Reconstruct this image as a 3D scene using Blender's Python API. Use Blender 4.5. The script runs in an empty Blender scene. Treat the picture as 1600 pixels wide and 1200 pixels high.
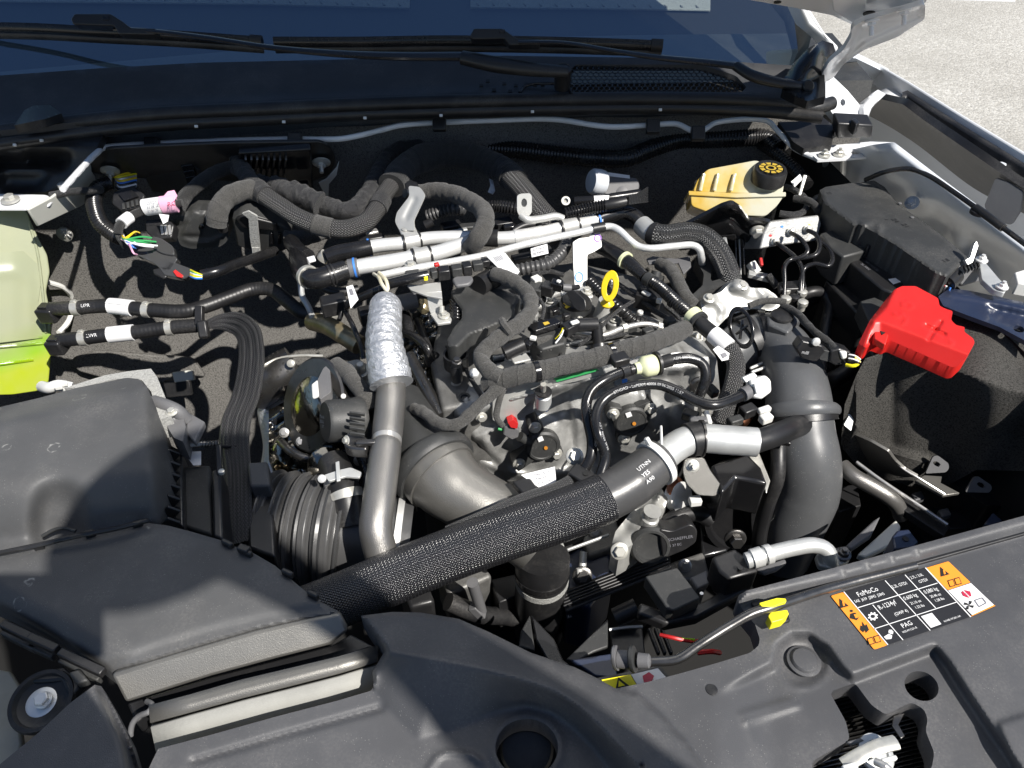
import bpy, bmesh, math, random
import numpy as np
from mathutils import Vector, Matrix
random.seed(7); np.random.seed(7)
SC = bpy.context.scene
COL = SC.collection
# ------------------------------------------------------------------ camera, sky, sun, exposure
CAM_Z, PITCH, FPX = 0.62, math.radians(42), 1200.0
cd = bpy.data.cameras.new('camera'); cam = bpy.data.objects.new('camera', cd); COL.objects.link(cam)
cam.location = (0, 0, CAM_Z); cam.rotation_euler = (math.radians(90) - PITCH, 0, 0)
cd.sensor_width = 36; cd.lens = 36 * FPX / 1600; cd.clip_start = 0.005; cd.clip_end = 400
SC.camera = cam
SUN = Vector((-0.47, 0.46, -0.75)).normalized()          # direction the light travels
wd = bpy.data.worlds.new('World'); SC.world = wd; wd.use_nodes = True
nt = wd.node_tree; sky = nt.nodes.new('ShaderNodeTexSky'); sky.sky_type = 'NISHITA'; sky.sun_disc = False
sky.sun_elevation = math.asin(-SUN.z); sky.sun_rotation = math.atan2(-SUN.x, -SUN.y)
sky.air_density = 1.0; sky.dust_density = 0.6; sky.ozone_density = 4.0
nt.links.new(sky.outputs[0], nt.nodes['Background'].inputs[0]); nt.nodes['Background'].inputs[1].default_value = 0.062
sl = bpy.data.lights.new('sun', 'SUN'); sl.energy = 5.0; sl.angle = math.radians(0.53); sl.color = (1.0, 0.955, 0.89)
so = bpy.data.objects.new('sun', sl); COL.objects.link(so); so.rotation_euler = SUN.to_track_quat('-Z', 'Y').to_euler()
so.location = (3, -3, 5)
vs = SC.view_settings; vs.view_transform = 'Standard'; vs.look = 'None'; vs.exposure = 0.48; vs.gamma = 1; vs.use_curve_mapping = False
SC.cycles.use_denoising = True
SC.cycles.max_bounces = 8; SC.cycles.transparent_max_bounces = 12; SC.cycles.sample_clamp_indirect = 6
# ------------------------------------------------------------------ pixel rays -> points of the place
C0 = Vector((0, 0, CAM_Z)); FW = Vector((0, math.cos(PITCH), -math.sin(PITCH))); UPV = Vector((0, math.sin(PITCH), math.cos(PITCH)))
X, Y, Z = Vector((1, 0, 0)), Vector((0, 1, 0)), Vector((0, 0, 1))
def ray(px, py): return FW + X * ((px - 800) / FPX) - UPV * ((py - 600) / FPX)
def pt(px, py, z):
    r = ray(px, py); return C0 + r * ((z - CAM_Z) / r.z)
def pty(px, py, y):
    r = ray(px, py); return C0 + r * (y / r.y)
def onp(px, py, plane, h=0.0):
    p0, n = plane; r = ray(px, py); return C0 + r * (((p0 - C0).dot(n) + h) / r.dot(n))
def dep(p): return (p - C0).dot(FW)
def m2(p): return dep(p) / FPX                       # metres per pixel at p
def w(a):                                            # (px,py,z) or a world Vector
    return a if isinstance(a, Vector) else pt(*a)
def zpl(z): return (Vector((0, 0, z)), Z.copy())
def ypl(y): return (Vector((0, y, 0)), -Y)
def pl3(a, b, c):
    a, b, c = w(a), w(b), w(c); n = (b - a).cross(c - a).normalized()
    if n.dot(C0 - a) < 0: n = -n
    return (a, n)
# ------------------------------------------------------------------ materials
MATS = {}
class NT:
    def __init__(s, name):
        s.m = bpy.data.materials.new(name); s.m.use_nodes = True; s.t = s.m.node_tree; s.b = s.t.nodes['Principled BSDF']; s.out = s.t.nodes['Material Output']
    def n(s, typ, **kw):
        nd = s.t.nodes.new('ShaderNode' + typ)
        for k, v in kw.items(): setattr(nd, k, v)
        return nd
    def l(s, a, b): s.t.links.new(a, b)
    def math(s, op, a, b=None, c=None):
        nd = s.n('Math', operation=op)
        for i, v in enumerate((a, b, c)):
            if v is None: continue
            if isinstance(v, (int, float)): nd.inputs[i].default_value = v
            else: s.l(v, nd.inputs[i])
        return nd.outputs[0]
    def noise(s, scale, detail=3, rough=.55, vec=None):
        nd = s.n('TexNoise'); nd.inputs['Scale'].default_value = scale; nd.inputs['Detail'].default_value = detail; nd.inputs['Roughness'].default_value = rough
        s.l(vec if vec is not None else s.obj(), nd.inputs['Vector']); return nd.outputs['Fac']
    def obj(s):
        if not hasattr(s, '_o'): s._o = s.n('TexCoord').outputs['Object']
        return s._o
    def ramp(s, fac, stops):
        nd = s.n('ValToRGB'); e = nd.color_ramp.elements
        while len(e) < len(stops): e.new(.5)
        for i, (p, c) in enumerate(stops): e[i].position = p; e[i].color = (c[0], c[1], c[2], 1) if not isinstance(c, (int, float)) else (c, c, c, 1)
        s.l(fac, nd.inputs[0]); return nd.outputs[0]
    def mix(s, fac, a, b):
        nd = s.n('Mix', data_type='RGBA')
        for k, v in ((0, fac), (6, a), (7, b)):
            if isinstance(v, (int, float)): nd.inputs[k].default_value = v
            elif isinstance(v, tuple): nd.inputs[k].default_value = (*v, 1)
            else: s.l(v, nd.inputs[k])
        return nd.outputs[2]
    def bump(s, h, strength=.3, dist=.001):
        nd = s.n('Bump'); nd.inputs['Strength'].default_value = strength; nd.inputs['Distance'].default_value = dist
        s.l(h, nd.inputs['Height'])
        if s.b.inputs['Normal'].links: s.l(s.b.inputs['Normal'].links[0].from_socket, nd.inputs['Normal'])
        s.l(nd.outputs[0], s.b.inputs['Normal'])
def mat(name, col, rough=.5, metal=0.0, var=0.0, vs=30, bump=0.0, bs=900, bd=.0006, dust=0.0, spec=.5, coat=0.0, rv=0.0, drops=False, speck=0.0):
    k = NT(name); b = k.b
    b.inputs['Roughness'].default_value = rough; b.inputs['Metallic'].default_value = metal; b.inputs['Specular IOR Level'].default_value = spec
    b.inputs['Coat Weight'].default_value = coat; b.inputs['Coat Roughness'].default_value = .08
    c = tuple(col)
    cur = c
    if var:
        f = k.noise(vs, 4); cur = k.mix(k.ramp(f, [(.3, 0), (.7, 1)]), tuple(x * (1 - var) for x in c), tuple(min(1, x * (1 + var)) for x in c))
    if dust:
        f = k.noise(14, 6, .65); g = k.noise(420, 2, .5)
        f2 = k.math('MULTIPLY', k.ramp(f, [(.45, 0), (.72, 1)]), k.ramp(g, [(.4, .25), (.65, 1)]))
        cur = k.mix(k.math('MULTIPLY', f2, dust), cur, (.36, .34, .31))
    if speck:
        v = k.n('TexVoronoi'); v.inputs['Scale'].default_value = 420; k.l(k.obj(), v.inputs['Vector'])
        s_ = k.math('MULTIPLY', k.math('LESS_THAN', v.outputs['Distance'], .16), k.ramp(k.noise(60, 3), [(.5, 0), (.6, 1)]))
        cur = k.mix(k.math('MULTIPLY', s_, speck), cur, (.55, .54, .5))
    if drops:
        v = k.n('TexVoronoi'); v.inputs['Scale'].default_value = 24; k.l(k.obj(), v.inputs['Vector'])
        d = k.math('ADD', v.outputs['Distance'], k.math('MULTIPLY', k.noise(120, 2), .14))
        r_ = k.math('SUBTRACT', 1.0, k.math('MULTIPLY', k.math('ABSOLUTE', k.math('SUBTRACT', d, .24)), 45))
        sep = k.n('SeparateColor'); k.l(v.outputs['Color'], sep.inputs[0])
        r_ = k.math('MULTIPLY', k.math('MAXIMUM', r_, 0), k.math('GREATER_THAN', sep.outputs[0], .62))
        r_ = k.math('MULTIPLY', r_, k.ramp(k.noise(150, 2), [(.45, 0), (.6, 1)]))
        cur = k.mix(k.math('MULTIPLY', r_, .5), cur, (.5, .5, .47))
    if isinstance(cur, tuple): b.inputs['Base Color'].default_value = (*cur, 1)
    else: k.l(cur, b.inputs['Base Color'])
    if rv:
        f = k.noise(vs * 1.7, 5); k.l(k.math('ADD', k.math('MULTIPLY', f, rv * 2), rough - rv), b.inputs['Roughness'])
    if bump: k.bump(k.noise(bs, 3), bump, bd)
    MATS[name] = k.m; return k.m
# plastics, rubber, paint
mat('plastic_grain', (.078, .079, .081), .48, bump=.5, bs=1500, bd=.0004, dust=.16, var=.16, vs=9, spec=.32, drops=True, rv=.08, speck=.18)
mat('plastic_cover', (.070, .071, .076), .46, bump=.55, bs=1500, bd=.0004, dust=.16, var=.18, vs=7, spec=.42, rv=.08, speck=.2)
mat('plastic_black', (.015, .015, .016), .36, bump=.3, bs=900, bd=.0003, dust=.10, rv=.1)
mat('plastic_matte', (.034, .035, .035), .5, bump=.4, bs=1000, bd=.0004, dust=.16, speck=.2)
mat('plastic_gloss', (.010, .010, .011), .18, dust=.05, rv=.06)
mat('plastic_grey', (.12, .12, .125), .5, bump=.2, dust=.2)
mat('plastic_clear', (.05, .05, .05), .12, coat=.5, rv=.05)
mat('cowl_plastic', (.030, .031, .034), .5, bump=.4, bs=1400, bd=.0003, dust=.12, rv=.06)
mat('rubber', (.014, .014, .015), .42, bump=.25, bs=500, bd=.0003, dust=.16, var=.2)
mat('rubber_gloss', (.012, .012, .013), .24, bump=.15, bs=300, bd=.0003, dust=.06, rv=.07)
mat('rubber_grey', (.060, .060, .061), .34, bump=.2, bs=60, bd=.002, dust=.1, rv=.08)
mat('conduit', (.011, .011, .012), .26, rv=.08, dust=.08)
mat('conduit_grey', (.050, .050, .051), .4, rv=.08, dust=.2)
mat('white_paint', (.74, .75, .76), .28, coat=.4, dust=.03)
mat('primer_grey', (.60, .63, .67), .4, coat=.15, var=.05, dust=.06, rv=.06)
mat('foam_pale', (.30, .30, .28), .7, var=.12, vs=18, bump=.3, bs=200, bd=.001, dust=.1)
mat('dull_paint', (.22, .22, .19), .5, var=.15, dust=.1)
mat('cream_paint', (.62, .62, .56), .4, dust=.05)
mat('white_plastic', (.74, .74, .71), .4)
mat('cream_plastic', (.70, .72, .46), .32)
mat('yellow_plastic', (.88, .62, .02), .34, var=.05)
mat('yellow_bright', (.88, .78, .02), .4)
mat('red_plastic', (.62, .018, .014), .40, bump=.25, bs=1200, bd=.0003, var=.06, vs=12, dust=.03)
mat('red_small', (.50, .02, .02), .4)
mat('green_mark', (.04, .34, .10), .5)
mat('blue_mark', (.05, .22, .70), .5)
mat('purple_mark', (.22, .05, .45), .5)
mat('paper_white', (.80, .80, .80), .55, var=.04, vs=40)
mat('paper_pink', (.80, .42, .58), .55, var=.06)
mat('ink_black', (.012, .012, .012), .6)
mat('ink_grey', (.18, .18, .2), .6)
mat('ink_white', (.78, .78, .78), .5)
mat('ink_hose', (.50, .50, .50), .5)
mat('label_orange', (.90, .30, .03), .42)
mat('label_black', (.022, .022, .024), .38)
mat('ink_red', (.45, .02, .06), .5)
mat('amber', (.55, .38, .05), .3)
mat('orange_dot', (.55, .22, .03), .4)
# metals
mat('alu', (.80, .80, .78), .36, .45, var=.06, vs=60, rv=.10, bump=.12, bs=160, bd=.0006)
mat('alu_dull', (.60, .61, .60), .42, .5, var=.10, vs=35, rv=.10, bump=.2, bs=120, bd=.0008)
mat('alu_matte', (.52, .52, .50), .48, .4, var=.06, vs=50, rv=.08, bump=.1, bs=400)
mat('cast_alu', (.36, .36, .35), .44, .4, var=.3, vs=45, bump=.55, bs=420, bd=.0010, rv=.12, dust=.05)
mat('cast_smooth', (.42, .42, .40), .42, .35, var=.2, vs=30, bump=.3, bs=300, bd=.0008, rv=.1)
mat('steel', (.60, .59, .57), .34, .7, var=.1, vs=90, rv=.1)
mat('zinc', (.60, .59, .54), .36, .55, var=.12, vs=120, rv=.1)
mat('cast_dark', (.15, .148, .142), .5, .4, var=.35, vs=40, bump=.5, bs=400, bd=.001, rv=.12, dust=.1)
mat('plastic_satin', (.085, .088, .092), .36, bump=.2, bs=1200, bd=.0003, dust=.1, speck=.4, rv=.08)
mat('steel_dark', (.16, .155, .15), .30, .9, var=.2, vs=40, rv=.12, bump=.2, bs=200)
mat('chrome_dark', (.34, .32, .28), .14, 1.0, var=.35, vs=22, rv=.08, bump=.25, bs=40, bd=.004)
mat('pipe_coated', (.25, .242, .23), .33, .7, bump=.6, bs=1300, bd=.0006, var=.06, spec=.6)
mat('duct_coated', (.19, .185, .172), .38, .55, bump=.45, bs=1100, bd=.0005, var=.08)
mat('gold_zinc', (.50, .42, .26), .38, .8, var=.3, vs=60, bump=.4, bs=300, bd=.0008)
mat('black_paint', (.012, .012, .013), .22, coat=.3, dust=.04)
mat('blue_black', (.018, .026, .055), .30, coat=.3, dust=.08, bump=.2, bs=300)
mat('copper', (.45, .20, .12), .35, 1.0)
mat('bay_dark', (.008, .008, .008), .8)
mat('skin', (.45, .28, .2), .5); mat('shirt', (.05, .06, .09), .8, bump=.3); mat('hair', (.03, .02, .015), .6)
def special():
    # foil
    k = NT('foil'); k.b.inputs['Metallic'].default_value = .75; k.b.inputs['Base Color'].default_value = (.74, .75, .77, 1); k.b.inputs['Roughness'].default_value = .36
    mp = k.n('Mapping'); k.l(k.obj(), mp.inputs[0]); mp.inputs['Scale'].default_value = (1, 1.6, 3.2)
    k.bump(k.noise(70, 4, .6, mp.outputs[0]), .9, .005); MATS['foil'] = k.m
    # braided sleeves: UV u = turns round the hose, v = metres along it
    def braid(name, N, pitch, dark, light, rough, bd=.0012):
        k = NT(name); uv = k.n('UVMap').outputs[0]; s = k.n('SeparateXYZ'); k.l(uv, s.inputs[0])
        a = k.math('MULTIPLY', s.outputs[0], N * math.pi); b_ = k.math('MULTIPLY', s.outputs[1], math.pi / pitch)
        p = k.math('SINE', k.math('ADD', a, b_)); q = k.math('SINE', k.math('SUBTRACT', a, b_))
        f = k.math('MULTIPLY', p, q); h = k.math('ABSOLUTE', f)
        alt = k.math('GREATER_THAN', f, 0)
        c = k.mix(h, dark, light); c = k.mix(k.math('MULTIPLY', alt, .45), c, dark)
        c = k.mix(k.math('MULTIPLY', k.noise(9, 3), .25), c, tuple(x * .6 for x in dark))
        k.l(c, k.b.inputs['Base Color']); k.b.inputs['Roughness'].default_value = rough; k.b.inputs['Specular IOR Level'].default_value = .8
        fine = k.math('SINE', k.math('MULTIPLY', k.math('ADD', a, k.math('MULTIPLY', b_, k.math('SUBTRACT', k.math('MULTIPLY', alt, 2), 1))), 4))
        k.bump(k.math('ADD', h, k.math('MULTIPLY', fine, .18)), 1.0, bd); MATS[name] = k.m
    braid('braid_big', 58, .0037, (.004, .004, .005), (.055, .055, .06), .2, .0006)
    braid('braid_fine', 20, .0040, (.012, .012, .012), (.16, .16, .16), .34)
    braid('braid_grey', 22, .0038, (.008, .008, .008), (.17, .165, .16), .36)
    braid('braid_flat', 8, .0050, (.012, .012, .013), (.10, .10, .105), .30)
    # cloth tape: spiral wrap seams and creases
    def tape(name, col, lap, rough):
        k = NT(name); uv = k.n('UVMap').outputs[0]; s = k.n('SeparateXYZ'); k.l(uv, s.inputs[0])
        wob = k.math('MULTIPLY', k.noise(25, 2), .35)
        t = k.math('FRACT', k.math('ADD', k.math('ADD', s.outputs[0], wob), k.math('DIVIDE', s.outputs[1], lap)))
        seam = k.ramp(t, [(.0, 0), (.05, 1), (.92, .72), (1., .72)])
        fz = k.ramp(k.noise(800, 3, .75), [(.34, 0), (.66, 1)]); c = k.mix(fz, tuple(x * .25 for x in col), tuple(min(1, x * 1.75) for x in col)); c = k.mix(k.math('MULTIPLY', k.math('SUBTRACT', 1, seam), .6), c, tuple(x * .3 for x in col))
        k.l(c, k.b.inputs['Base Color']); k.b.inputs['Roughness'].default_value = rough
        k.b.inputs['Sheen Weight'].default_value = .15
        k.bump(k.math('ADD', k.math('MULTIPLY', seam, 1.0), k.math('ADD', k.math('MULTIPLY', fz, .55), k.math('MULTIPLY', k.noise(160, 3), 1.2))), .8, .0012); MATS[name] = k.m
    tape('cloth_tape', (.056, .054, .050), .016, .8); tape('cloth_dark', (.012, .012, .012), .02, .75); tape('vinyl_tape', (.012, .012, .013), .014, .3)
    # felt
    def felt(name, lo, hi, sc):
        k = NT(name); f = k.noise(sc, 3, .75); g = k.noise(sc * 3, 2, .7)
        h = k.math('ADD', f, k.math('MULTIPLY', g, .7)); k.l(k.ramp(h, [(.62, lo), (1.12 / 1.25, hi)]), k.b.inputs['Base Color'])
        k.b.inputs['Roughness'].default_value = .9; k.b.inputs['Specular IOR Level'].default_value = .15
        k.bump(h, .9, .002); MATS[name] = k.m
    felt('felt_dark', (.005, .005, .005), (.085, .082, .076), 420); felt('felt_wall', (.030, .029, .028), (.19, .183, .172), 420); felt('felt_light', (.25, .25, .24), (.42, .42, .40), 300)
    # gravel
    k = NT('gravel'); v = k.n('TexVoronoi'); v.inputs['Scale'].default_value = 85; k.l(k.obj(), v.inputs['Vector'])
    s = k.n('SeparateColor'); k.l(v.outputs['Color'], s.inputs[0])
    c = k.ramp(s.outputs[0], [(0, (.36, .345, .31)), (.5, (.45, .435, .395)), (1, (.58, .565, .52))]); c = k.mix(k.ramp(k.noise(1.3, 4), [(.35, 0), (.65, .45)]), c, (.30, .285, .25))
    k.l(c, k.b.inputs['Base Color']); k.b.inputs['Roughness'].default_value = .9
    k.bump(k.math('SUBTRACT', 1, v.outputs['Distance']), .6, .006); k.bump(k.noise(18, 4), .4, .012); MATS['gravel'] = k.m
    # glass: clear pane with its own mirror reflection
    k = NT('glass'); k.t.nodes.remove(k.b)
    tr = k.n('BsdfTransparent'); tr.inputs[0].default_value = (.62, .72, .72, 1); gl = k.n('BsdfGlossy'); gl.inputs['Roughness'].default_value = .0; gl.inputs[0].default_value = (.62, .80, 1, 1)
    fr = k.n('Fresnel'); fr.inputs[0].default_value = 3.4; mx = k.n('MixShader'); k.l(fr.outputs[0], mx.inputs[0]); k.l(tr.outputs[0], mx.inputs[1]); k.l(gl.outputs[0], mx.inputs[2])
    df = k.n('BsdfDiffuse'); df.inputs[0].default_value = (.55, .6, .6, 1); mx2 = k.n('MixShader'); k.l(k.math('MULTIPLY', k.ramp(k.noise(700, 2, .7), [(.5, 0), (.75, 1)]), .015), mx2.inputs[0])
    k.l(mx.outputs[0], mx2.inputs[1]); k.l(df.outputs[0], mx2.inputs[2]); k.l(mx2.outputs[0], k.out.inputs[0]); MATS['glass'] = k.m
    # translucent tank walls
    def tank(name, c1, c2, sc, tf):
        k = NT(name); k.t.nodes.remove(k.b); f = k.ramp(k.noise(sc, 3), [(.38, 0), (.62, 1)]); c = k.mix(f, c1, c2)
        d = k.n('BsdfDiffuse'); t = k.n('BsdfTranslucent'); g = k.n('BsdfGlossy'); g.inputs['Roughness'].default_value = .22; g.inputs[0].default_value = (1, 1, 1, 1)
        k.l(c, d.inputs[0]); k.l(c, t.inputs[0]); m = k.n('MixShader'); m.inputs[0].default_value = tf; k.l(d.outputs[0], m.inputs[1]); k.l(t.outputs[0], m.inputs[2])
        fr = k.n('Fresnel'); fr.inputs[0].default_value = 1.45; m2_ = k.n('MixShader'); k.l(fr.outputs[0], m2_.inputs[0]); k.l(m.outputs[0], m2_.inputs[1]); k.l(g.outputs[0], m2_.inputs[2])
        k.l(m2_.outputs[0], k.out.inputs[0]); MATS[name] = k.m
    tank('tank_white', (.60, .65, .42), (.68, .72, .54), 12, .35); tank('tank_green', (.30, .66, .02), (.55, .72, .015), 8, .35)
    tank('tank_amber', (.82, .50, .06), (.86, .62, .16), 18, .35); tank('tank_cream', (.80, .74, .52), (.84, .80, .66), 20, .35)
special()
def coolant_tank_mat(zlev):
    k = NT('tank_coolant'); k.t.nodes.remove(k.b); gp = k.n('NewGeometry'); s = k.n('SeparateXYZ'); k.l(gp.outputs['Position'], s.inputs[0])
    zz_ = k.math('ADD', s.outputs[2], k.math('MULTIPLY', k.math('SUBTRACT', k.noise(9, 2), .5), .006))
    f = k.ramp(k.math('MULTIPLY', k.math('SUBTRACT', zz_, zlev - .03), 1 / .06), [(0, (.52, .62, .012)), (.26, (.34, .60, .02)), (.46, (.33, .54, .06)), (.62, (.42, .49, .24)), (1, (.47, .50, .33))])
    c = k.mix(k.math('MULTIPLY', k.ramp(k.noise(14, 3), [(.4, 0), (.65, 1)]), .25), f, (.55, .56, .30))
    d = k.n('BsdfDiffuse'); t = k.n('BsdfTranslucent'); g = k.n('BsdfGlossy'); g.inputs['Roughness'].default_value = .2; g.inputs[0].default_value = (1, 1, 1, 1)
    k.l(c, d.inputs[0]); k.l(c, t.inputs[0]); m = k.n('MixShader'); m.inputs[0].default_value = .4; k.l(d.outputs[0], m.inputs[1]); k.l(t.outputs[0], m.inputs[2])
    fr = k.n('Fresnel'); m_ = k.n('MixShader'); k.l(fr.outputs[0], m_.inputs[0]); k.l(m.outputs[0], m_.inputs[1]); k.l(g.outputs[0], m_.inputs[2]); k.l(m_.outputs[0], k.out.inputs[0]); MATS['tank_coolant'] = k.m
MT = MATS
# ------------------------------------------------------------------ objects
CUR = None
def base_of(V):
    a = np.array([tuple(v) for v in V]); return Vector((a[:, 0].mean(), a[:, 1].mean(), a[:, 2].min()))
def T(name, label, cat, at=None, group=None):
    """start a thing: an Empty that parents the parts made after it"""
    global CUR
    o = bpy.data.objects.new(name, None); COL.objects.link(o); o.empty_display_size = .02
    o.location = w(at) if at is not None else Vector((0, 0, 0)); o['label'] = label; o['category'] = cat
    if group: o['group'] = group
    o['_w'] = tuple(o.location); CUR = o; return o
def wloc(o):
    l = Vector((0, 0, 0))
    while o: l = l + o.location; o = o.parent
    return l
def mk(name, V, F, m, par='cur', smooth=38, bevel=0, seg=2, uv=None, solid=0, label=None, cat=None, group=None, kind=None, sub=0):
    par = CUR if par == 'cur' else par
    V = [v if isinstance(v, Vector) else Vector(v) for v in V]
    o0 = base_of(V)
    me = bpy.data.meshes.new(name); me.from_pydata([tuple(v - o0) for v in V], [], F); me.update()
    o = bpy.data.objects.new(name, me); COL.objects.link(o)
    me.materials.append(MT[m] if isinstance(m, str) else m)
    if uv is not None:
        l = me.uv_layers.new(name='UVMap'); l.data.foreach_set('uv', np.array(uv, dtype=np.float32).ravel())
    if smooth:
        me.polygons.foreach_set('use_smooth', [True] * len(me.polygons)); me.set_sharp_from_angle(angle=math.radians(smooth))
    if par is not None: o.parent = par; o.location = o0 - wloc(par)
    else: o.location = o0
    if solid: md = o.modifiers.new('thickness', 'SOLIDIFY'); md.thickness = solid; md.offset = -1
    if bevel: md = o.modifiers.new('bevel', 'BEVEL'); md.width = bevel; md.segments = seg; md.limit_method = 'ANGLE'; md.angle_limit = math.radians(32); md.harden_normals = False
    if sub: md = o.modifiers.new('sub', 'SUBSURF'); md.levels = sub; md.render_levels = sub
    if label: o['label'] = label
    if cat: o['category'] = cat
    if group: o['group'] = group
    if kind: o['kind'] = kind
    return o
def single(name, label, cat, group=None): return dict(par=None, label=label, cat=cat, group=group)
# ---- tubes
class Path:
    def __init__(s, pts, step=.004, closed=False):
        P = [w(p) for p in pts]; s.pts = []; n = len(P)
        if n == 2:
            k = max(2, int((P[1] - P[0]).length / step)); s.pts = [P[0].lerp(P[1], i / k) for i in range(k + 1)]
        else:
            for i in range(n - 1):
                p0 = P[i - 1] if i > 0 else P[0] * 2 - P[1]; p1, p2 = P[i], P[i + 1]; p3 = P[i + 2] if i + 2 < n else P[-1] * 2 - P[-2]
                k = max(2, int((p2 - p1).length / step))
                # centripetal catmull-rom
                t0 = 0; t1 = t0 + max(1e-5, (p1 - p0).length) ** .5; t2 = t1 + max(1e-5, (p2 - p1).length) ** .5; t3 = t2 + max(1e-5, (p3 - p2).length) ** .5
                for j in range(k):
                    t = t1 + (t2 - t1) * j / k
                    a1 = p0 * ((t1 - t) / (t1 - t0)) + p1 * ((t - t0) / (t1 - t0)); a2 = p1 * ((t2 - t) / (t2 - t1)) + p2 * ((t - t1) / (t2 - t1)); a3 = p2 * ((t3 - t) / (t3 - t2)) + p3 * ((t - t2) / (t3 - t2))
                    b1 = a1 * ((t2 - t) / (t2 - t0)) + a2 * ((t - t0) / (t2 - t0)); b2 = a2 * ((t3 - t) / (t3 - t1)) + a3 * ((t - t1) / (t3 - t1))
                    s.pts.append(b1 * ((t2 - t) / (t2 - t1)) + b2 * ((t - t1) / (t2 - t1)))
            s.pts.append(P[-1])
        s.len()
    def len(s):
        s.S = [0.0]
        for a, b in zip(s.pts, s.pts[1:]): s.S.append(s.S[-1] + (b - a).length)
        s.L = s.S[-1]; s.frames()
    def frames(s):
        s.fr = []; n = len(s.pts); u = None
        for i in range(n):
            t = (s.pts[min(i + 1, n - 1)] - s.pts[max(i - 1, 0)]).normalized()
            if u is None:
                u = Z - t * Z.dot(t)
                if u.length < .15: u = -Y - t * (-Y).dot(t)
            u = (u - t * u.dot(t)).normalized(); s.fr.append((t, u, t.cross(u)))
    def at(s, d):
        d = max(0, min(s.L, d)); i = int(np.searchsorted(s.S, d)) ; i = max(1, min(i, len(s.S) - 1))
        f = (d - s.S[i - 1]) / max(1e-9, s.S[i] - s.S[i - 1]); p = s.pts[i - 1].lerp(s.pts[i], f)
        t, u, v = [a.lerp(b, f).normalized() for a, b in zip(s.fr[i - 1], s.fr[i])]; return p, t, u, v
    def near(s, px, py):           # arc length where the path passes nearest to a pixel
        best = None
        for i, p in enumerate(s.pts):
            q = p - C0; d = q.dot(FW); x = 800 + q.x / d * FPX; y = 600 - q.dot(UPV) / d * FPX; e = (x - px) ** 2 + (y - py) ** 2
            if best is None or e < best[0]: best = (e, s.S[i])
        return best[1]
def sweep(name, path, r, m, d0=0, d1=None, n=16, step=.004, cap=True, prof=None, ru=1.0, rv=1.0, wob=0.0, off=0.0, **kw):
    """tube along a path from d0 to d1; r metres or [(d fraction, r)...]; prof(d)->multiplier"""
    d1 = path.L if d1 is None else d1; k = max(2, int(math.ceil((d1 - d0) / step)))
    V, F, UV = [], [], []; rr = r if isinstance(r, (list, tuple)) else [(0, r), (1, r)]
    ph = [random.uniform(0, 6.28) for _ in range(6)]
    for i in range(k + 1):
        f = i / k; d = d0 + (d1 - d0) * f; p, t, u, v = path.at(d)
        R = float(np.interp(f, [a for a, _ in rr], [b for _, b in rr])) * (prof(d) if prof else 1)
        for j in range(n):
            a = 2 * math.pi * j / n
            q = R * (1 + (wob * (math.sin(2 * a + d * 160 + ph[0]) * .5 + math.sin(3 * a - d * 260 + ph[1]) * .35 + math.sin(d * 420 + ph[2]) * .4 + math.sin(a + d * 90 + ph[3]) * .4) if wob else 0))
            V.append(p + u * (math.cos(a) * q * ru + off) + v * (math.sin(a) * q * rv))
    for i in range(k):
        for j in range(n):
            j2 = (j + 1) % n; F.append((i * n + j, i * n + j2, (i + 1) * n + j2, (i + 1) * n + j))
            a0 = d0 + (d1 - d0) * i / k; a1 = d0 + (d1 - d0) * (i + 1) / k
            UV += [(j / n, a0), ((j + 1) / n, a0), ((j + 1) / n, a1), (j / n, a1)]
    if cap:
        F.append(tuple(reversed(range(n)))); F.append(tuple(range(k * n, k * n + n))); UV += [(0, 0)] * (2 * n)
    o = mk(name, V, F, m, uv=UV, smooth=kw.pop('smooth', 45), **kw)
    if not hasattr(path, 'part'): path.part = o
    return o
def px(path_or_pt, r):               # r pixels -> metres near a point or mid path
    p = path_or_pt.at(path_or_pt.L / 2)[0] if isinstance(path_or_pt, Path) else w(path_or_pt); return r * m2(p)
def tube(name, pts, rp, m, n=14, **kw):
    pa = Path(pts); sweep(name, pa, px(pa, rp), m, n=n, **kw); return pa
def band(name, path, at, width, r, m, n=20, **kw):
    """ring round a path centred where it passes pixel at=(px,py); width, r in px"""
    d = path.near(*at); q = m2(path.at(d)[0]); ww = width * q / 2
    return sweep(name, path, r * q, m, d0=max(0, d - ww), d1=min(path.L, d + ww), n=n, step=max(.0015, ww / 2), **kw)
def corr(pitch, amp=.12, sharp=False):
    if sharp: return lambda d: 1 + amp * (1 if (d / pitch) % 1 < .55 else -1) * .5
    return lambda d: 1 + amp * math.sin(2 * math.pi * d / pitch)
def cork(pitch): return pitch / 6
def wraptext(name, path, s, at, hp, ang, m, flip=False, n=0, **kw):
    """lettering laid on a hose surface: starts where path passes pixel at; hp = letter height px; ang = angle round the hose; n hose radius px"""
    tm = textmesh(s); d0 = path.near(*at); q = m2(path.at(d0)[0]); h = hp * q; R = n * q * 1.015; V = []
    for x, y in tm[0]:
        d = d0 + (x * h) * (-1 if flip else 1); p, t, u, v = path.at(d); a = ang - (y - .35) * h / R * (-1 if flip else 1)
        V.append(p + u * math.cos(a) * R + v * math.sin(a) * R)
    kw.setdefault('par', getattr(path, 'part', CUR)); return mk(name, V, tm[1], m, smooth=0, **kw)
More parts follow.
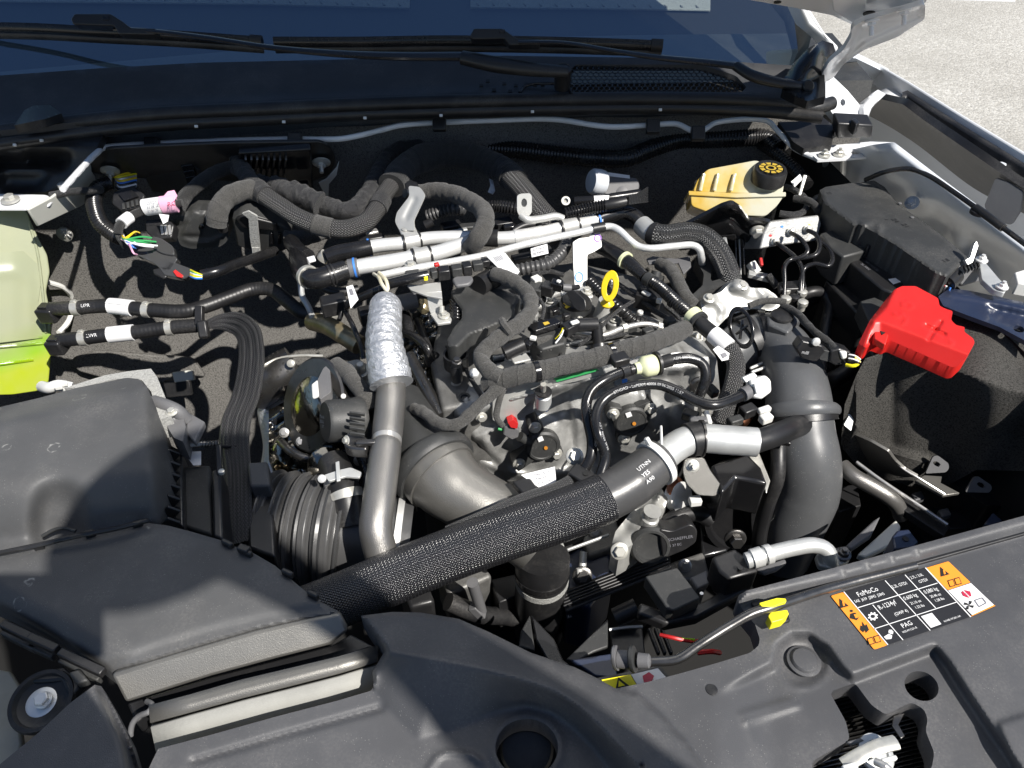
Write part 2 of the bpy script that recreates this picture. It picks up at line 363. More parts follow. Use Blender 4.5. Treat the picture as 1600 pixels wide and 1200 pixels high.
# ---- lathe, prisms, boxes
def lathe(name, a, axis, prof, m, n=28, unit=None, sx=1.0, **kw):
    """prof: [(radius px, height px along axis)]"""
    o = w(a); q = m2(o) if unit is None else unit; ax = axis.normalized()
    u = (Z if abs(ax.z) < .9 else -Y); u = (u - ax * u.dot(ax)).normalized(); v = ax.cross(u); V, F = [], []
    for r, h in prof:
        for j in range(n):
            t = 2 * math.pi * j / n; V.append(o + ax * (h * q) + u * (math.cos(t) * r * q) + v * (math.sin(t) * r * q * sx))
    k = len(prof)
    for i in range(k - 1):
        for j in range(n): j2 = (j + 1) % n; F.append((i * n + j, i * n + j2, (i + 1) * n + j2, (i + 1) * n + j))
    F.append(tuple(reversed(range(n)))); F.append(tuple(range((k - 1) * n, k * n)))
    return mk(name, V, F, m, **kw)
def ccw(P, nrm):
    s = Vector((0, 0, 0))
    for a, b in zip(P, P[1:] + P[:1]): s += a.cross(b)
    return P if s.dot(nrm) > 0 else P[::-1]
def slab(name, out, plane, depth, m, h=0.0, bevel=.002, seg=2, rnd=0, taper=1.0, **kw):
    """flat plate: pixel outline on a plane raised by h, going depth metres back along -normal"""
    if isinstance(plane, (int, float)): plane = zpl(plane)
    if rnd: out = roundpoly(out, rnd)
    P = ccw([onp(a, b, plane, h) for a, b in out], plane[1]); n = len(P); c = sum(P, Vector()) / n
    V = P + [c + (p - c) * taper - plane[1] * depth for p in P]
    F = [tuple(range(n)), tuple(reversed(range(n, 2 * n)))] + [(i, i + n, (i + 1) % n + n, (i + 1) % n) for i in range(n)]
    return mk(name, V, F, m, bevel=bevel, seg=seg, smooth=kw.pop('smooth', 32), **kw)
def roundpoly(P, r, k=4):
    out = []; n = len(P)
    for i in range(n):
        a, b, c = [np.array(P[j % n], float)[:2] for j in (i - 1, i, i + 1)]
        u, v = a - b, c - b; lu, lv = np.linalg.norm(u), np.linalg.norm(v); q = min(r, lu * .45, lv * .45)
        s, e = b + u / lu * q, b + v / lv * q
        for j in range(k + 1): t = j / k; out.append(tuple((1 - t) ** 2 * s + 2 * t * (1 - t) * b + t * t * e))
    return out
def bar(name, a, b, wp, hp, m, up=None, bevel=.0012, ext=0, **kw):
    """box from point a to point b (top centre line), wp wide and hp high in px"""
    a, b = w(a), w(b); q = m2((a + b) / 2); t = (b - a).normalized(); up = Z if up is None else up
    u = (up - t * up.dot(t)).normalized(); s = t.cross(u); W, H = wp * q / 2, hp * q; V = []
    for p in (a, b):
        for x, y in ((-W, 0), (W, 0), (W, -H), (-W, -H)): V.append(p + s * x + u * y)
    F = [(0, 1, 2, 3), (7, 6, 5, 4), (0, 4, 5, 1), (1, 5, 6, 2), (2, 6, 7, 3), (3, 7, 4, 0)]
    return mk(name, V, F, m, bevel=bevel, smooth=30, **kw)
def join(name, parts, m=None, **kw):
    """merge freshly made meshes into one part"""
    par = kw.pop('par', CUR); V, F, mats, mi, sm = [], [], [], [], []; dg = None
    for o in parts:
        bm = bmesh.new(); bm.from_mesh(o.data); L = wloc(o); k = len(V); bm.verts.ensure_lookup_table()
        V += [v.co + L for v in bm.verts]; F += [tuple(v.index + k for v in f.verts) for f in bm.faces]
        mm = o.data.materials[0]
        if mm not in mats: mats.append(mm)
        mi += [mats.index(mm)] * len(bm.faces); bm.free(); me = o.data; bpy.data.objects.remove(o); bpy.data.meshes.remove(me)
    o = mk(name, V, F, mats[0], par=par, **kw)
    for q in mats[1:]: o.data.materials.append(q)
    o.data.polygons.foreach_set('material_index', mi); return o
HEXM = {}
def bolt(a, axis, rp, m='zinc', stud=0, par='cur', name='bolt', washer=1.55, hh=.75):
    """flanged hex bolt head"""
    o = w(a); q = m2(o) * rp; ax = axis.normalized(); key = (m, stud, washer, hh)
    par = CUR if par == 'cur' else par
    if key not in HEXM:
        V, F = [], []
        def ring(r, h, n, ph=0): 
            k = len(V); V.extend((r * math.cos(2 * math.pi * j / n + ph), r * math.sin(2 * math.pi * j / n + ph), h) for j in range(n)); return list(range(k, k + n))
        def wallf(a, b): n = len(a); F.extend((a[j], a[(j + 1) % n], b[(j + 1) % n], b[j]) for j in range(n))
        r = [ring(washer, -.2, 24), ring(washer, .12, 24), ring(washer * .86, .26, 24), ring(1.0, .30, 24)]
        for x, y in zip(r, r[1:]): wallf(x, y)
        F.append(tuple(r[-1])); F.append(tuple(reversed(r[0])))
        h1, h2, h3 = ring(1, .28, 6), ring(1, .28 + hh * .85, 6), ring(.86, .28 + hh, 6); wallf(h1, h2); wallf(h2, h3); F.append(tuple(h3))
        if stud:
            s1, s2 = ring(.5, .2, 12), ring(.5, .28 + hh + stud, 12); wallf(s1, s2); F.append(tuple(s2))
        me = bpy.data.meshes.new('bolt'); me.from_pydata(V, [], F); me.update(); me.materials.append(MT[m])
        me.polygons.foreach_set('use_smooth', [True] * len(me.polygons)); me.set_sharp_from_angle(angle=math.radians(35)); HEXM[key] = me
    b = bpy.data.objects.new(name, HEXM[key]); COL.objects.link(b); b.rotation_mode = 'QUATERNION'; b.rotation_quaternion = ax.to_track_quat('Z', 'Y') @ Vector((0, 0, 1)).rotation_difference(Vector((0, 0, 1))); b.scale = (q, q, q)
    b.location = o - (wloc(par) if par else Vector()); b.parent = par; return b
# ---- moulded sheets traced in the view and stood on a plane
def sdpoly(P, XX, YY):
    P = np.array(P, float); d = np.full(XX.shape, 1e18); ins = np.zeros(XX.shape, bool); n = len(P); gx = np.zeros(XX.shape); gy = np.zeros(XX.shape)
    for i in range(n):
        a, b = P[i], P[(i + 1) % n]; e = b - a; L = max(1e-9, e @ e)
        t = np.clip(((XX - a[0]) * e[0] + (YY - a[1]) * e[1]) / L, 0, 1); cx, cy = a[0] + t * e[0], a[1] + t * e[1]
        q = (XX - cx) ** 2 + (YY - cy) ** 2; k = q < d; d = np.where(k, q, d); gx = np.where(k, cx, gx); gy = np.where(k, cy, gy)
        c = ((a[1] > YY) != (b[1] > YY)); ins ^= c & (XX < (b[0] - a[0]) * (YY - a[1]) / (b[1] - a[1] + 1e-12) + a[0])
    return np.where(ins, -1, 1) * np.sqrt(d), gx, gy
def dline(P, XX, YY):
    P = np.array(P, float); d = np.full(XX.shape, 1e18)
    for a, b in zip(P, P[1:]):
        e = b - a; L = max(1e-9, e @ e); t = np.clip(((XX - a[0]) * e[0] + (YY - a[1]) * e[1]) / L, 0, 1)
        d = np.minimum(d, (XX - a[0] - t * e[0]) ** 2 + (YY - a[1] - t * e[1]) ** 2)
    return np.sqrt(d)
def blur(A, s):
    if s <= 0: return A
    k = int(3 * s + 1); g = np.exp(-.5 * (np.arange(-k, k + 1) / s) ** 2); g /= g.sum()
    for ax in (0, 1):
        p = np.pad(A, [(k, k) if i == ax else (0, 0) for i in (0, 1)], mode='edge'); A = np.apply_along_axis(lambda v: np.convolve(v, g, 'valid'), ax, p)
    return A
def relief(name, out, plane, m, cell=4, feats=(), holes=(), base=None, sig=1.2, skirt=.012, lip=0.0, post=(), **kw):
    """sheet with moulded relief. feats: ('poly',P,h) ('add',P,h) ('ramp',A,B,hA,hB) ('line',P,w,h) ('dome',cx,cy,rx,ry,h) ('fn',f)"""
    if isinstance(plane, (int, float)): plane = zpl(plane)
    O = np.array(out, float); x0, y0 = O.min(0) - 2 * cell; x1, y1 = O.max(0) + 2 * cell
    xs = np.arange(x0, x1 + cell, cell); ys = np.arange(y0, y1 + cell, cell); XX, YY = np.meshgrid(xs, ys)
    def apply(H, fs):
        for f in fs:
            k = f[0]
            if k == 'poly': H = np.where(sdpoly(f[1], XX, YY)[0] < 0, f[2], H)
            elif k == 'add': H = H + np.where(sdpoly(f[1], XX, YY)[0] < 0, f[2], 0)
            elif k == 'ramp':
                A, B = f[1], f[2]; ins = sdpoly(list(A) + list(B)[::-1], XX, YY)[0] < 0; a, b = dline(A, XX, YY), dline(B, XX, YY); t = a / (a + b + 1e-9); H = np.where(ins, f[3] + (f[4] - f[3]) * t, H)
            elif k == 'line': d = dline(f[1], XX, YY); H = H + f[3] * np.exp(-(d / max(f[2] * .75, cell * 1.25)) ** 2)
            elif k == 'dome':
                q = ((XX - f[1]) / f[3]) ** 2 + ((YY - f[2]) / f[4]) ** 2; H = H + f[5] * np.clip(1 - q, 0, None) ** .5 if f[5] > 0 else H + f[5] * (q < 1)
            elif k == 'soft': q = np.clip(.5 - sdpoly(f[1], XX, YY)[0] / f[3], 0, 1); H = H + f[2] * q * q * (3 - 2 * q)
            elif k == 'fn': H = f[1](XX, YY, H)
        return H
    H = np.zeros(XX.shape) if base is None else base(XX, YY)
    H = apply(H, feats)
    H = blur(H, sig); H = apply(H, post)
    S, gx, gy = sdpoly(out, XX, YY)
    for hp in holes:
        s2, hx, hy = sdpoly(hp, XX, YY); s2 = -s2; k = s2 > S; S = np.where(k, s2, S); gx = np.where(k, hx, gx); gy = np.where(k, hy, gy)
    near = np.abs(S) < cell * .75; PX = np.where(near, gx, XX); PY = np.where(near, gy, YY); ok = (S < 0) | near
    gy_, gx_ = np.gradient(H, cell); H = np.where(near, H + np.clip(gx_, -.004, .004) * (PX - XX) + np.clip(gy_, -.004, .004) * (PY - YY), H)
    if lip:
        e = np.clip(-np.where(near, 0, S) / lip, 0, 1); H = H - (1 - np.sqrt(np.clip(1 - (1 - e) ** 2, 0, 1))) * lip * .0005
    p0, nn = plane; idx = -np.ones(XX.shape, int); V = []
    rows, cols = XX.shape
    for i in range(rows):
        for j in range(cols):
            if ok[i, j]: idx[i, j] = len(V); V.append(onp(PX[i, j], PY[i, j], plane, H[i, j]))
    F = []; ins = S < cell * .0 + 1e-6
    for i in range(rows - 1):
        for j in range(cols - 1):
            q = (idx[i, j], idx[i + 1, j], idx[i + 1, j + 1], idx[i, j + 1])
            c = S[i:i + 2, j:j + 2].mean()
            if min(q) >= 0:
                if c < cell * .45: F.append(q)
            else:
                t3 = tuple(v for v in q if v >= 0)
                if len(t3) == 3 and c < cell * .9: F.append(t3)
    if skirt:
        cnt = {}
        for f in F:
            for a, b in zip(f, f[1:] + f[:1]): cnt[(a, b)] = 1
        bd = [(a, b) for (a, b) in cnt if (b, a) not in cnt]; low = {}
        for a, b in bd:
            for q in (a, b):
                if q not in low: low[q] = len(V); V.append(V[q] - nn * skirt)
            F.append((b, a, low[a], low[b]))
    used = sorted({q for f in F for q in f}); mp = {q: i for i, q in enumerate(used)}
    V = [V[q] for q in used]; F = [tuple(mp[q] for q in f) for f in F]
    return mk(name, V, F, m, smooth=kw.pop('smooth', 42), **kw)
# ---- lettering
TXT = {}
def textmesh(s):
    if s not in TXT:
        c = bpy.data.curves.new('lettering', 'FONT'); c.body = s; c.size = 1; c.resolution_u = 2
        o = bpy.data.objects.new('lettering', c); COL.objects.link(o); dg = bpy.context.evaluated_depsgraph_get(); e = o.evaluated_get(dg); me = e.to_mesh()
        TXT[s] = ([(v.co.x, v.co.y) for v in me.vertices], [tuple(p.vertices) for p in me.polygons]); e.to_mesh_clear(); bpy.data.objects.remove(o); bpy.data.curves.remove(c)
    return TXT[s]
def text(name, s, at, right, hp, plane, m, h=.0006, align='l', squash=1.0, **kw):
    """lettering on a plane: at = pixel of the baseline start, right = pixel further along the baseline, hp = size px"""
    tm = textmesh(s); o = onp(*at, plane, h); r = onp(*right, plane, h); u = (r - o).normalized(); v = plane[1].cross(u); q = m2(o) * hp
    xs = [x for x, _ in tm[0]]; x0 = {'l': 0, 'c': (min(xs) + max(xs)) / 2, 'r': max(xs)}[align]
    V = [o + u * ((x - x0) * q * squash) + v * (y * q) for x, y in tm[0]]
    return mk(name, V, tm[1], m, smooth=0, **kw)
def flat(name, out, plane, m, h=.0006, **kw):
    P = ccw([onp(a, b, plane, h) for a, b in out], plane[1]); return mk(name, P, [tuple(range(len(P)))], m, smooth=0, **kw)
def ell(cx, cy, rx, ry, n=28, rot=0, a0=0, a1=360):
    c, s = math.cos(math.radians(rot)), math.sin(math.radians(rot)); o = []
    for j in range(n):
        t = math.radians(a0 + (a1 - a0) * j / (n if a1 - a0 == 360 else n - 1)); x, y = rx * math.cos(t), ry * math.sin(t); o.append((cx + x * c - y * s, cy + x * s + y * c))
    return o
TOCAM = (-FW).normalized()
# ================================================================== SETTING
def structure(o): o['kind'] = 'structure'; return o
CUR = None
g = 60
structure(mk('ground', [(-g, -g, -1.05), (g, -g, -1.05), (g, g, -1.05), (-g, g, -1.05)], [(0, 1, 2, 3)], 'gravel', smooth=0))
# bay: firewall (curved), floor, side walls
FWL = [(-1.05, 1.06), (-.8, 1.13), (-.55, 1.20), (-.3, 1.255), (0, 1.285), (.3, 1.30), (.62, 1.31)]
def fwy(x): return float(np.interp(x, [a for a, _ in FWL], [b for _, b in FWL]))
V, F = [], []; zz = [.075, 0, -.08, -.18, -.27, -.33, -.40, -.5, -.62]
offs = [0, 0, 0, 0, -.005, -.02, -.05, -.07, -.08]
xs = np.linspace(-1.05, .62, 40)
for z_, of in zip(zz, offs):
    for x_ in xs: V.append((x_, fwy(x_) + of + .003 * math.sin(x_ * 40 + z_ * 30), z_))
n_ = len(xs)
for i in range(len(zz) - 1):
    for j in range(n_ - 1): F.append((i * n_ + j, i * n_ + j + 1, (i + 1) * n_ + j + 1, (i + 1) * n_ + j))
structure(mk('firewall', V, F, 'felt_wall', smooth=60))
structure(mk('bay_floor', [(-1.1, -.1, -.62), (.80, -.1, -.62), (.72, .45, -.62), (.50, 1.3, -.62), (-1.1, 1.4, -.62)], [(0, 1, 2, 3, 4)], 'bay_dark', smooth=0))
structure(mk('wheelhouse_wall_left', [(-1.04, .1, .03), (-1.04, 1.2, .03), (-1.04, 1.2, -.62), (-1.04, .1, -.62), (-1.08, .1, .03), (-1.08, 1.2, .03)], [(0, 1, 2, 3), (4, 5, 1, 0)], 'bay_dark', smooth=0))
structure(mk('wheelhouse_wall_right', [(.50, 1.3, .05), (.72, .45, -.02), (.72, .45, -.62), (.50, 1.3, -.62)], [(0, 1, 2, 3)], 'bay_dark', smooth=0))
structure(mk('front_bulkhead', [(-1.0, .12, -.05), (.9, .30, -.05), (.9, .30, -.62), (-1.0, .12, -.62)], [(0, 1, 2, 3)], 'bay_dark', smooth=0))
# underside of the cowl between firewall and seal
V, F = [], []
for x_ in xs: V.append((x_, fwy(x_) + .004, .070)); V.append((x_, fwy(x_) + .02, .125)); V.append((x_, fwy(x_) + .25, .13))
for j in range(n_ - 1):
    for k_ in (0, 1): F.append((j * 3 + k_, (j + 1) * 3 + k_, (j + 1) * 3 + k_ + 1, j * 3 + k_ + 1))
structure(mk('cowl_support_panel', V, F, 'plastic_matte', smooth=30))

# ---- cowl panel with its grille
T('cowl', 'long black plastic cowl panel below the windshield with perforated grille', 'cowl panel', (700, 140, .13))
GB = [(-40, 122), (0, 118), (150, 107), (310, 98), (530, 93), (790, 87), (1060, 91), (1250, 103)]
SB = [(-40, 208), (0, 204), (60, 198), (160, 185), (250, 177), (400, 170), (530, 164), (700, 157), (900, 153), (1060, 152), (1200, 156), (1262, 160)]
def interp(L, x): return np.interp(x, [a for a, _ in L], [b for _, b in L])
cowl_out = GB + SB[::-1]
grid_hole = roundpoly([(893, 101), (1095, 101), (1150, 118), (1172, 143), (893, 148)], 4)
relief('panel', cowl_out, .135, 'cowl_plastic', cell=5, base=lambda a, b: .034 * np.clip((interp(SB, a) - b) / (interp(SB, a) - interp(GB, a) + 1e-6), 0, 1) ** 1.2 + .004 * np.exp(-((b - interp(SB, a) + 9) / 6) ** 2), holes=[grid_hole], sig=.6, skirt=.01)
CP = pl3((893, 148, .138), (1150, 146, .138), (1000, 101, .16))
# honeycomb grille: sheet with rows of punched holes
V, F = [], []
def hexgrid(out, plane, pitch, rh, name):
    P = np.array(out); x0, y0 = P.min(0); x1, y1 = P.max(0); V, F = [], []; row = 0; yy = y0
    ph = pitch * .62
    def S1(a, b): return sdpoly(out, np.array([[a]]), np.array([[b]]))[0][0, 0]
    while yy < y1:
        xx = x0 + (pitch / 2 if row % 2 else 0)
        while xx < x1:
            if S1(xx, yy) < pitch * .3:
                k = len(V)
                cor = [(xx - pitch / 2, yy - ph * .33), (xx, yy - ph * .67), (xx + pitch / 2, yy - ph * .33), (xx + pitch / 2, yy + ph * .33), (xx, yy + ph * .67), (xx - pitch / 2, yy + ph * .33)]
                for a, b in cor: V.append(onp(a, b, plane, 0))
                for a, b in cor: V.append(onp(xx + (a - xx) * rh, yy + (b - yy) * rh, plane, .0006))
                for a, b in cor: V.append(onp(xx + (a - xx) * rh, yy + (b - yy) * rh, plane, -.003))
                for i in range(6):
                    j = (i + 1) % 6; F.append((k + i, k + j, k + 6 + j, k + 6 + i)); F.append((k + 6 + i, k + 6 + j, k + 12 + j, k + 12 + i))
            xx += pitch
        yy += ph; row += 1
    return mk(name, V, F, 'plastic_gloss', smooth=0, kind='stuff')
hexgrid(grid_hole, CP, 8.5, .74, 'grille_mesh')
for cx, cy in [(752, 133), (762, 126), (772, 140), (788, 130), (797, 142), (806, 133), (822, 131), (836, 132), (848, 132)]:
    slab('vent_slot', [(cx - 3, cy - 2), (cx + 3, cy - 2), (cx + 3, cy + 2), (cx - 3, cy + 2)], CP, .002, 'ink_black', h=.004, bevel=0)
tube('grille_rim', [(812, 145, .142), (822, 134, .146), (850, 130, .150), (885, 134, .148), (893, 147, .142)], 2.5, 'plastic_gloss', n=8)

CUR = None
sp = Path([(-60, 218, .128), (0, 206, .13), (60, 198, .131), (160, 186, .132), (250, 178, .132), (400, 171, .132), (530, 165, .132), (700, 159, .132), (900, 155, .132), (1060, 154, .132), (1180, 157, .131), (1240, 163, .128), (1272, 168, .125), (1300, 161, .125)])
sweep('hood_seal', sp, px(sp, 10.5), 'rubber', n=18, **single('', 'black rubber bulb seal running along the front edge of the cowl', 'seal'))
T('seal_carrier', 'black plastic lip with white clips beneath the rubber cowl seal', 'trim strip', (700, 175, .12))
lp = Path([(a, b + 12, .117) for a, b in [(-60, 222), (0, 214), (60, 206), (160, 193), (250, 184), (400, 176), (530, 169), (700, 163), (900, 159), (1060, 158), (1200, 163), (1285, 172)]])
sweep('lip', lp, px(lp, 6), 'plastic_black', n=8, ru=1.6)
for a, b in [(22, 226), (64, 219), (158, 203), (306, 197), (443, 190), (570, 184), (689, 180), (832, 174), (1032, 171), (1120, 169), (1208, 169), (1255, 175)]:
    slab('clip', [(a - 2.5, b - 2), (a + 2.5, b - 2), (a + 2.5, b + 2), (a - 2.5, b + 2)], TOP := (pt(a, b, .12), TOCAM), .003, 'white_plastic', bevel=.0005)
# left corner of the cowl: black moulded end
CUR = None
relief('cowl_end_cover', [(-30, 232), (40, 222), (120, 205), (165, 205), (150, 232), (92, 292), (70, 300), (-30, 306)], .112, 'plastic_black', cell=5, base=lambda a, b: -.001 * np.clip(b - 225, 0, None) * .9, feats=[('poly', [(-30, 248), (110, 242), (95, 262), (-30, 266)], -.045), ('add', [(0, 270), (85, 268), (60, 296), (0, 300)], -.01)], par=None, label='black moulded cowl corner above the coolant tank', cat='cover')
relief('cowl_bump_stop', [(22, 196), (38, 172), (52, 165), (78, 164), (96, 177), (70, 186)], .15, 'plastic_black', cell=3, base=lambda a, b: .010 * np.clip(1 - ((a - 58) / 34) ** 2, 0, 1), par=None, label='small black raised bump on the left end of the cowl panel', cat='cover')

# ---- windshield, dashboard behind it
CUR = None
V, F = [], []; gb = [pt(a, b, .168) for a, b in [(-200, 138), (-60, 124)] + GB[1:]]; k_ = 10
for p in gb:
    for i in range(k_): t = i / (k_ - 1); V.append(p + Vector((0, .70 * t, .37 * t + .02 * math.sin(math.pi * t))))
for j in range(len(gb) - 1):
    for i in range(k_ - 1): F.append((j * k_ + i, (j + 1) * k_ + i, (j + 1) * k_ + i + 1, j * k_ + i + 1))
mk('windshield', V, F, 'glass', smooth=60, par=None, label='sloping windshield glass reflecting the blue sky', cat='windshield')
T('dashboard', 'black dashboard top seen through the windshield with pale defroster vent', 'dashboard', (700, 30, .10))
V = [(-1.3, 1.33, .118), (.50, 1.33, .118), (.635, 1.8, .118), (.80, 2.5, .118), (-1.3, 2.5, .118), (-1.3, 1.33, .0), (.50, 1.33, .0)]
mk('dash_top', V, [(0, 1, 2, 3, 4), (5, 6, 1, 0)], 'bay_dark', smooth=0)
ve = [(-60, 0), (200, 3), (420, 6), (560, 10), (640, 12)]; vf = [(735, 11), (850, 12), (960, 13), (1060, 14), (1110, 15)]
for L in (ve, vf):
    slab('defroster_vent', [(a, -30) for a, _ in (L[0], L[-1])] + L[::-1], zpl(.118), .004, 'felt_light', h=.008, bevel=.001)
for i in range(48):
    x_ = -40 + i * 24.5
    if 640 < x_ < 735 or x_ > 1105: continue
    yb = float(np.interp(x_, [a for a, _ in ve + vf], [b for _, b in ve + vf])) - 2
    slab('vent_fin', [(x_, yb - 5), (x_ + 2, yb - 1), (x_ + 5, yb - 1)], zpl(.118), .004, 'plastic_grey', h=.0095, bevel=0)
slab('identification_plate', [(1074, 57), (1132, 56), (1134, 67), (1074, 69)], zpl(.118), .002, 'paper_white', h=.006, bevel=0)

# ---- windshield side: black end piece, pillar
T('cowl_end_piece', 'glossy black plastic cowl end beside the windshield corner and hinge', 'trim', (1265, 120, .13))
relief('corner', [(1225, 122), (1241, 98), (1262, 76), (1285, 63), (1302, 68), (1306, 82), (1291, 88), (1288, 112), (1290, 150), (1262, 158), (1242, 150), (1222, 140)], .15, 'plastic_gloss', cell=3, base=lambda a, b: .03 + .0007 * np.clip(120 - b, 0, 60), feats=[('add', [(1242, 98), (1262, 76), (1285, 66), (1280, 110), (1255, 130), (1230, 128)], .012)], sig=2)
lathe('plug', (1263, 134, .185), TOCAM, [(9, -2), (9, 1), (7, 3), (2, 3)], 'plastic_black')
CUR = None
P_ = [pt(a, b, z_) for a, b, z_ in [(1210, -20, .22), (1236, 10, .215), (1250, 60, .19), (1240, 98, .172), (1262, 80, .19), (1272, 40, .215), (1258, -20, .25)]]
mk('windshield_edge_trim', P_ + [p - Vector((0, -.02, .03)) for p in P_], [tuple(range(7))[::-1], tuple(range(7, 14))] + [(i, (i + 1) % 7, (i + 1) % 7 + 7, i + 7) for i in range(7)], 'plastic_black', smooth=30, par=None, label='black border strip along the side of the windshield', cat='trim')
slab('windshield_pillar', [(1245, -12), (1266, 14), (1290, 52), (1312, 74), (1306, 84), (1288, 62), (1262, 40), (1248, 10)], pl3((1250, 0, .27), (1310, 78, .2), (1266, 40, .235)), .05, 'white_paint', par=None, label='narrow white body pillar beside the windshield', cat='pillar', bevel=.004)

# ---- wipers
def wiper(lbl, bl, adapter, arm, armr, head, tail, capx):
    T('wiper', lbl, 'wiper', bl[0], group='windshield wipers')
    b = Path(bl); q = px(b, 1)
    sweep('blade', b, q * 8.5, 'rubber_gloss', n=8, ru=1.0, rv=.5)
    sweep('wiping_edge', b, q * 6, 'rubber', n=6, off=-q * 11, rv=.35)
    sweep('end_cap', b, q * 10.5, 'plastic_black', n=8, d0=b.L - q * 18, d1=b.L + 0, rv=.6)
    (a1, a2, a3) = adapter
    slab('adapter', roundpoly(a1, 3), (w(a2), TOCAM), .018, 'plastic_black', bevel=.002, seg=3)
    slab('adapter_clip', a3, (w(a2), TOCAM), .002, 'plastic_gloss', h=.0012, bevel=.0004)
    ap = Path(arm); sweep('arm', ap, [(i / (len(armr) - 1), px(ap, r)) for i, r in enumerate(armr)], 'black_paint', n=10, ru=.55)
    if head:
        hp = Path(head[0]); sweep('arm_head', hp, [(0, px(hp, head[1])), (.35, px(hp, head[1] * 1.15)), (1, px(hp, head[1] * .85))], 'plastic_black', n=12, ru=.8)
    if tail: lathe('pivot_cap', tail, TOCAM + Z, [(13, -30), (13, 2), (12, 6), (8, 9), (2, 10)], 'plastic_black')
wiper('long black wiper whose arm pivots in the middle of the cowl',
      [(-80, 42, .225), (60, 45, .223), (150, 50, .221), (270, 56, .217), (410, 66, .212)],
      ([(110, 30), (116, 21), (172, 21), (190, 32), (204, 43), (243, 44), (243, 54), (185, 53), (178, 40), (114, 38)], (150, 40, .243), [(160, 25), (170, 25), (170, 31), (160, 31)]),
      [(180, 45, .236), (250, 50, .235), (330, 60, .230), (420, 74, .222), (530, 84, .213), (630, 88, .207), (722, 88, .203)], [6, 6, 6, 7, 9, 11, 12],
      ([(722, 90, .203), (770, 100, .198), (830, 108, .192), (885, 112, .185)], 13), (880, 112, .178), 0)
wiper('black wiper with its arm reaching toward the windshield corner',
      [(428, 66, .207), (560, 66, .207), (700, 64, .208), (860, 66, .208), (960, 69, .208), (1035, 72, .206)],
      ([(734, 56), (740, 44), (785, 44), (808, 60), (844, 61), (844, 70), (796, 70), (788, 60), (738, 61)], (790, 58, .232), [(780, 46), (789, 46), (789, 51), (780, 51)]),
      [(810, 66, .226), (880, 67, .226), (960, 80, .216), (1030, 90, .207), (1100, 97, .202), (1150, 103, .200)], [5, 5, 6, 7, 8, 9],
      ([(1150, 103, .200), (1175, 118, .194), (1205, 127, .188), (1240, 133, .184), (1262, 135, .18)], 9), None, 0)

# ---- hood and hinge (hood stands up out of the picture; its foot shows in the corner)
T('hood', 'open white hood raised above the engine bay, its lower corner showing', 'hood', (1300, 10, .30))
hz = .335
A_, B_ = Vector((-.92, .83, .407)), Vector((.60, 1.045, .352)); up_ = Vector((0, -.19, .98)); nrm = (B_ - A_).cross(up_).normalized()
def hp_(s, t, d): return A_.lerp(B_, s) + up_ * t + nrm * d
V, F = [], []; nu, nv = 17, 13
for i in range(nu):
    for j in range(nv):
        s_, t_ = i / (nu - 1), j / (nv - 1)
        edge = .03 * (2 * s_ - 1) ** 2
        V.append(hp_(s_, t_ * 1.12, -.03 - .06 * math.sin(math.pi * t_) + edge))
        V.append(hp_(s_, t_ * 1.12, .02 - .05 * math.sin(math.pi * t_) + edge))
ix = lambda i, j, k: (i * nv + j) * 2 + k
for i in range(nu - 1):
    for j in range(nv - 1):
        F.append((ix(i, j, 0), ix(i + 1, j, 0), ix(i + 1, j + 1, 0), ix(i, j + 1, 0))); F.append((ix(i, j, 1), ix(i, j + 1, 1), ix(i + 1, j + 1, 1), ix(i + 1, j, 1)))
for i in range(nu - 1):
    for j in (0, nv - 1): F.append((ix(i, j, 0), ix(i, j, 1), ix(i + 1, j, 1), ix(i + 1, j, 0)))
for j in range(nv - 1):
    for i in (0, nu - 1): F.append((ix(i, j, 0), ix(i, j + 1, 0), ix(i, j + 1, 1), ix(i, j, 1)))
mk('hood_panel', V, F, 'white_paint', smooth=40)
yh = 1.12
HN = Vector((.05, -.6, -.8)).normalized()
HPL = (pty(1340, 20, yh), HN)
slab('inner_corner', roundpoly([(1140, -40), (1165, -1), (1240, 12), (1300, 24), (1332, 39), (1350, 40), (1372, 30), (1400, 14), (1448, 4), (1452, -40)], 3), HPL, .03, 'white_paint', bevel=.004, seg=3)
slab('inner_rib', roundpoly([(1296, -40), (1302, 18), (1332, 36), (1352, 36), (1356, -40)], 4), HPL, .02, 'white_paint', h=.008, bevel=.004, seg=3)
for a, b, rx, ry in ((1215, 4, 6, 2), (1358, 22, 10, 3.2)): slab('drain_hole', ell(a, b, rx, ry, 18, rot=-6), HPL, .002, 'ink_black', h=.0092 if a > 1300 else .0012, bevel=0)
GP = (pty(1360, 60, 1.115), Vector((.25, -.65, -.72)).normalized())
hin = relief('hinge_arm', roundpoly([(1332, 42), (1350, 32), (1400, 18), (1446, 6), (1445, 30), (1402, 58), (1350, 78), (1318, 100), (1302, 122), (1288, 130), (1283, 118), (1296, 96), (1318, 78), (1330, 58)], 5), GP, 'white_paint', cell=2.5, feats=[('soft', [(1345, 42), (1440, 14), (1440, 26), (1350, 66), (1320, 92), (1300, 112), (1306, 98), (1328, 76)], -.006, 8)], sig=1, skirt=.006)
for a, b in [(1362, 33), (1413, 16)]: bolt(onp(a, b, GP, .004), Vector((.1, -.45, -.9)), 7, 'white_paint', stud=2.0, par=hin)

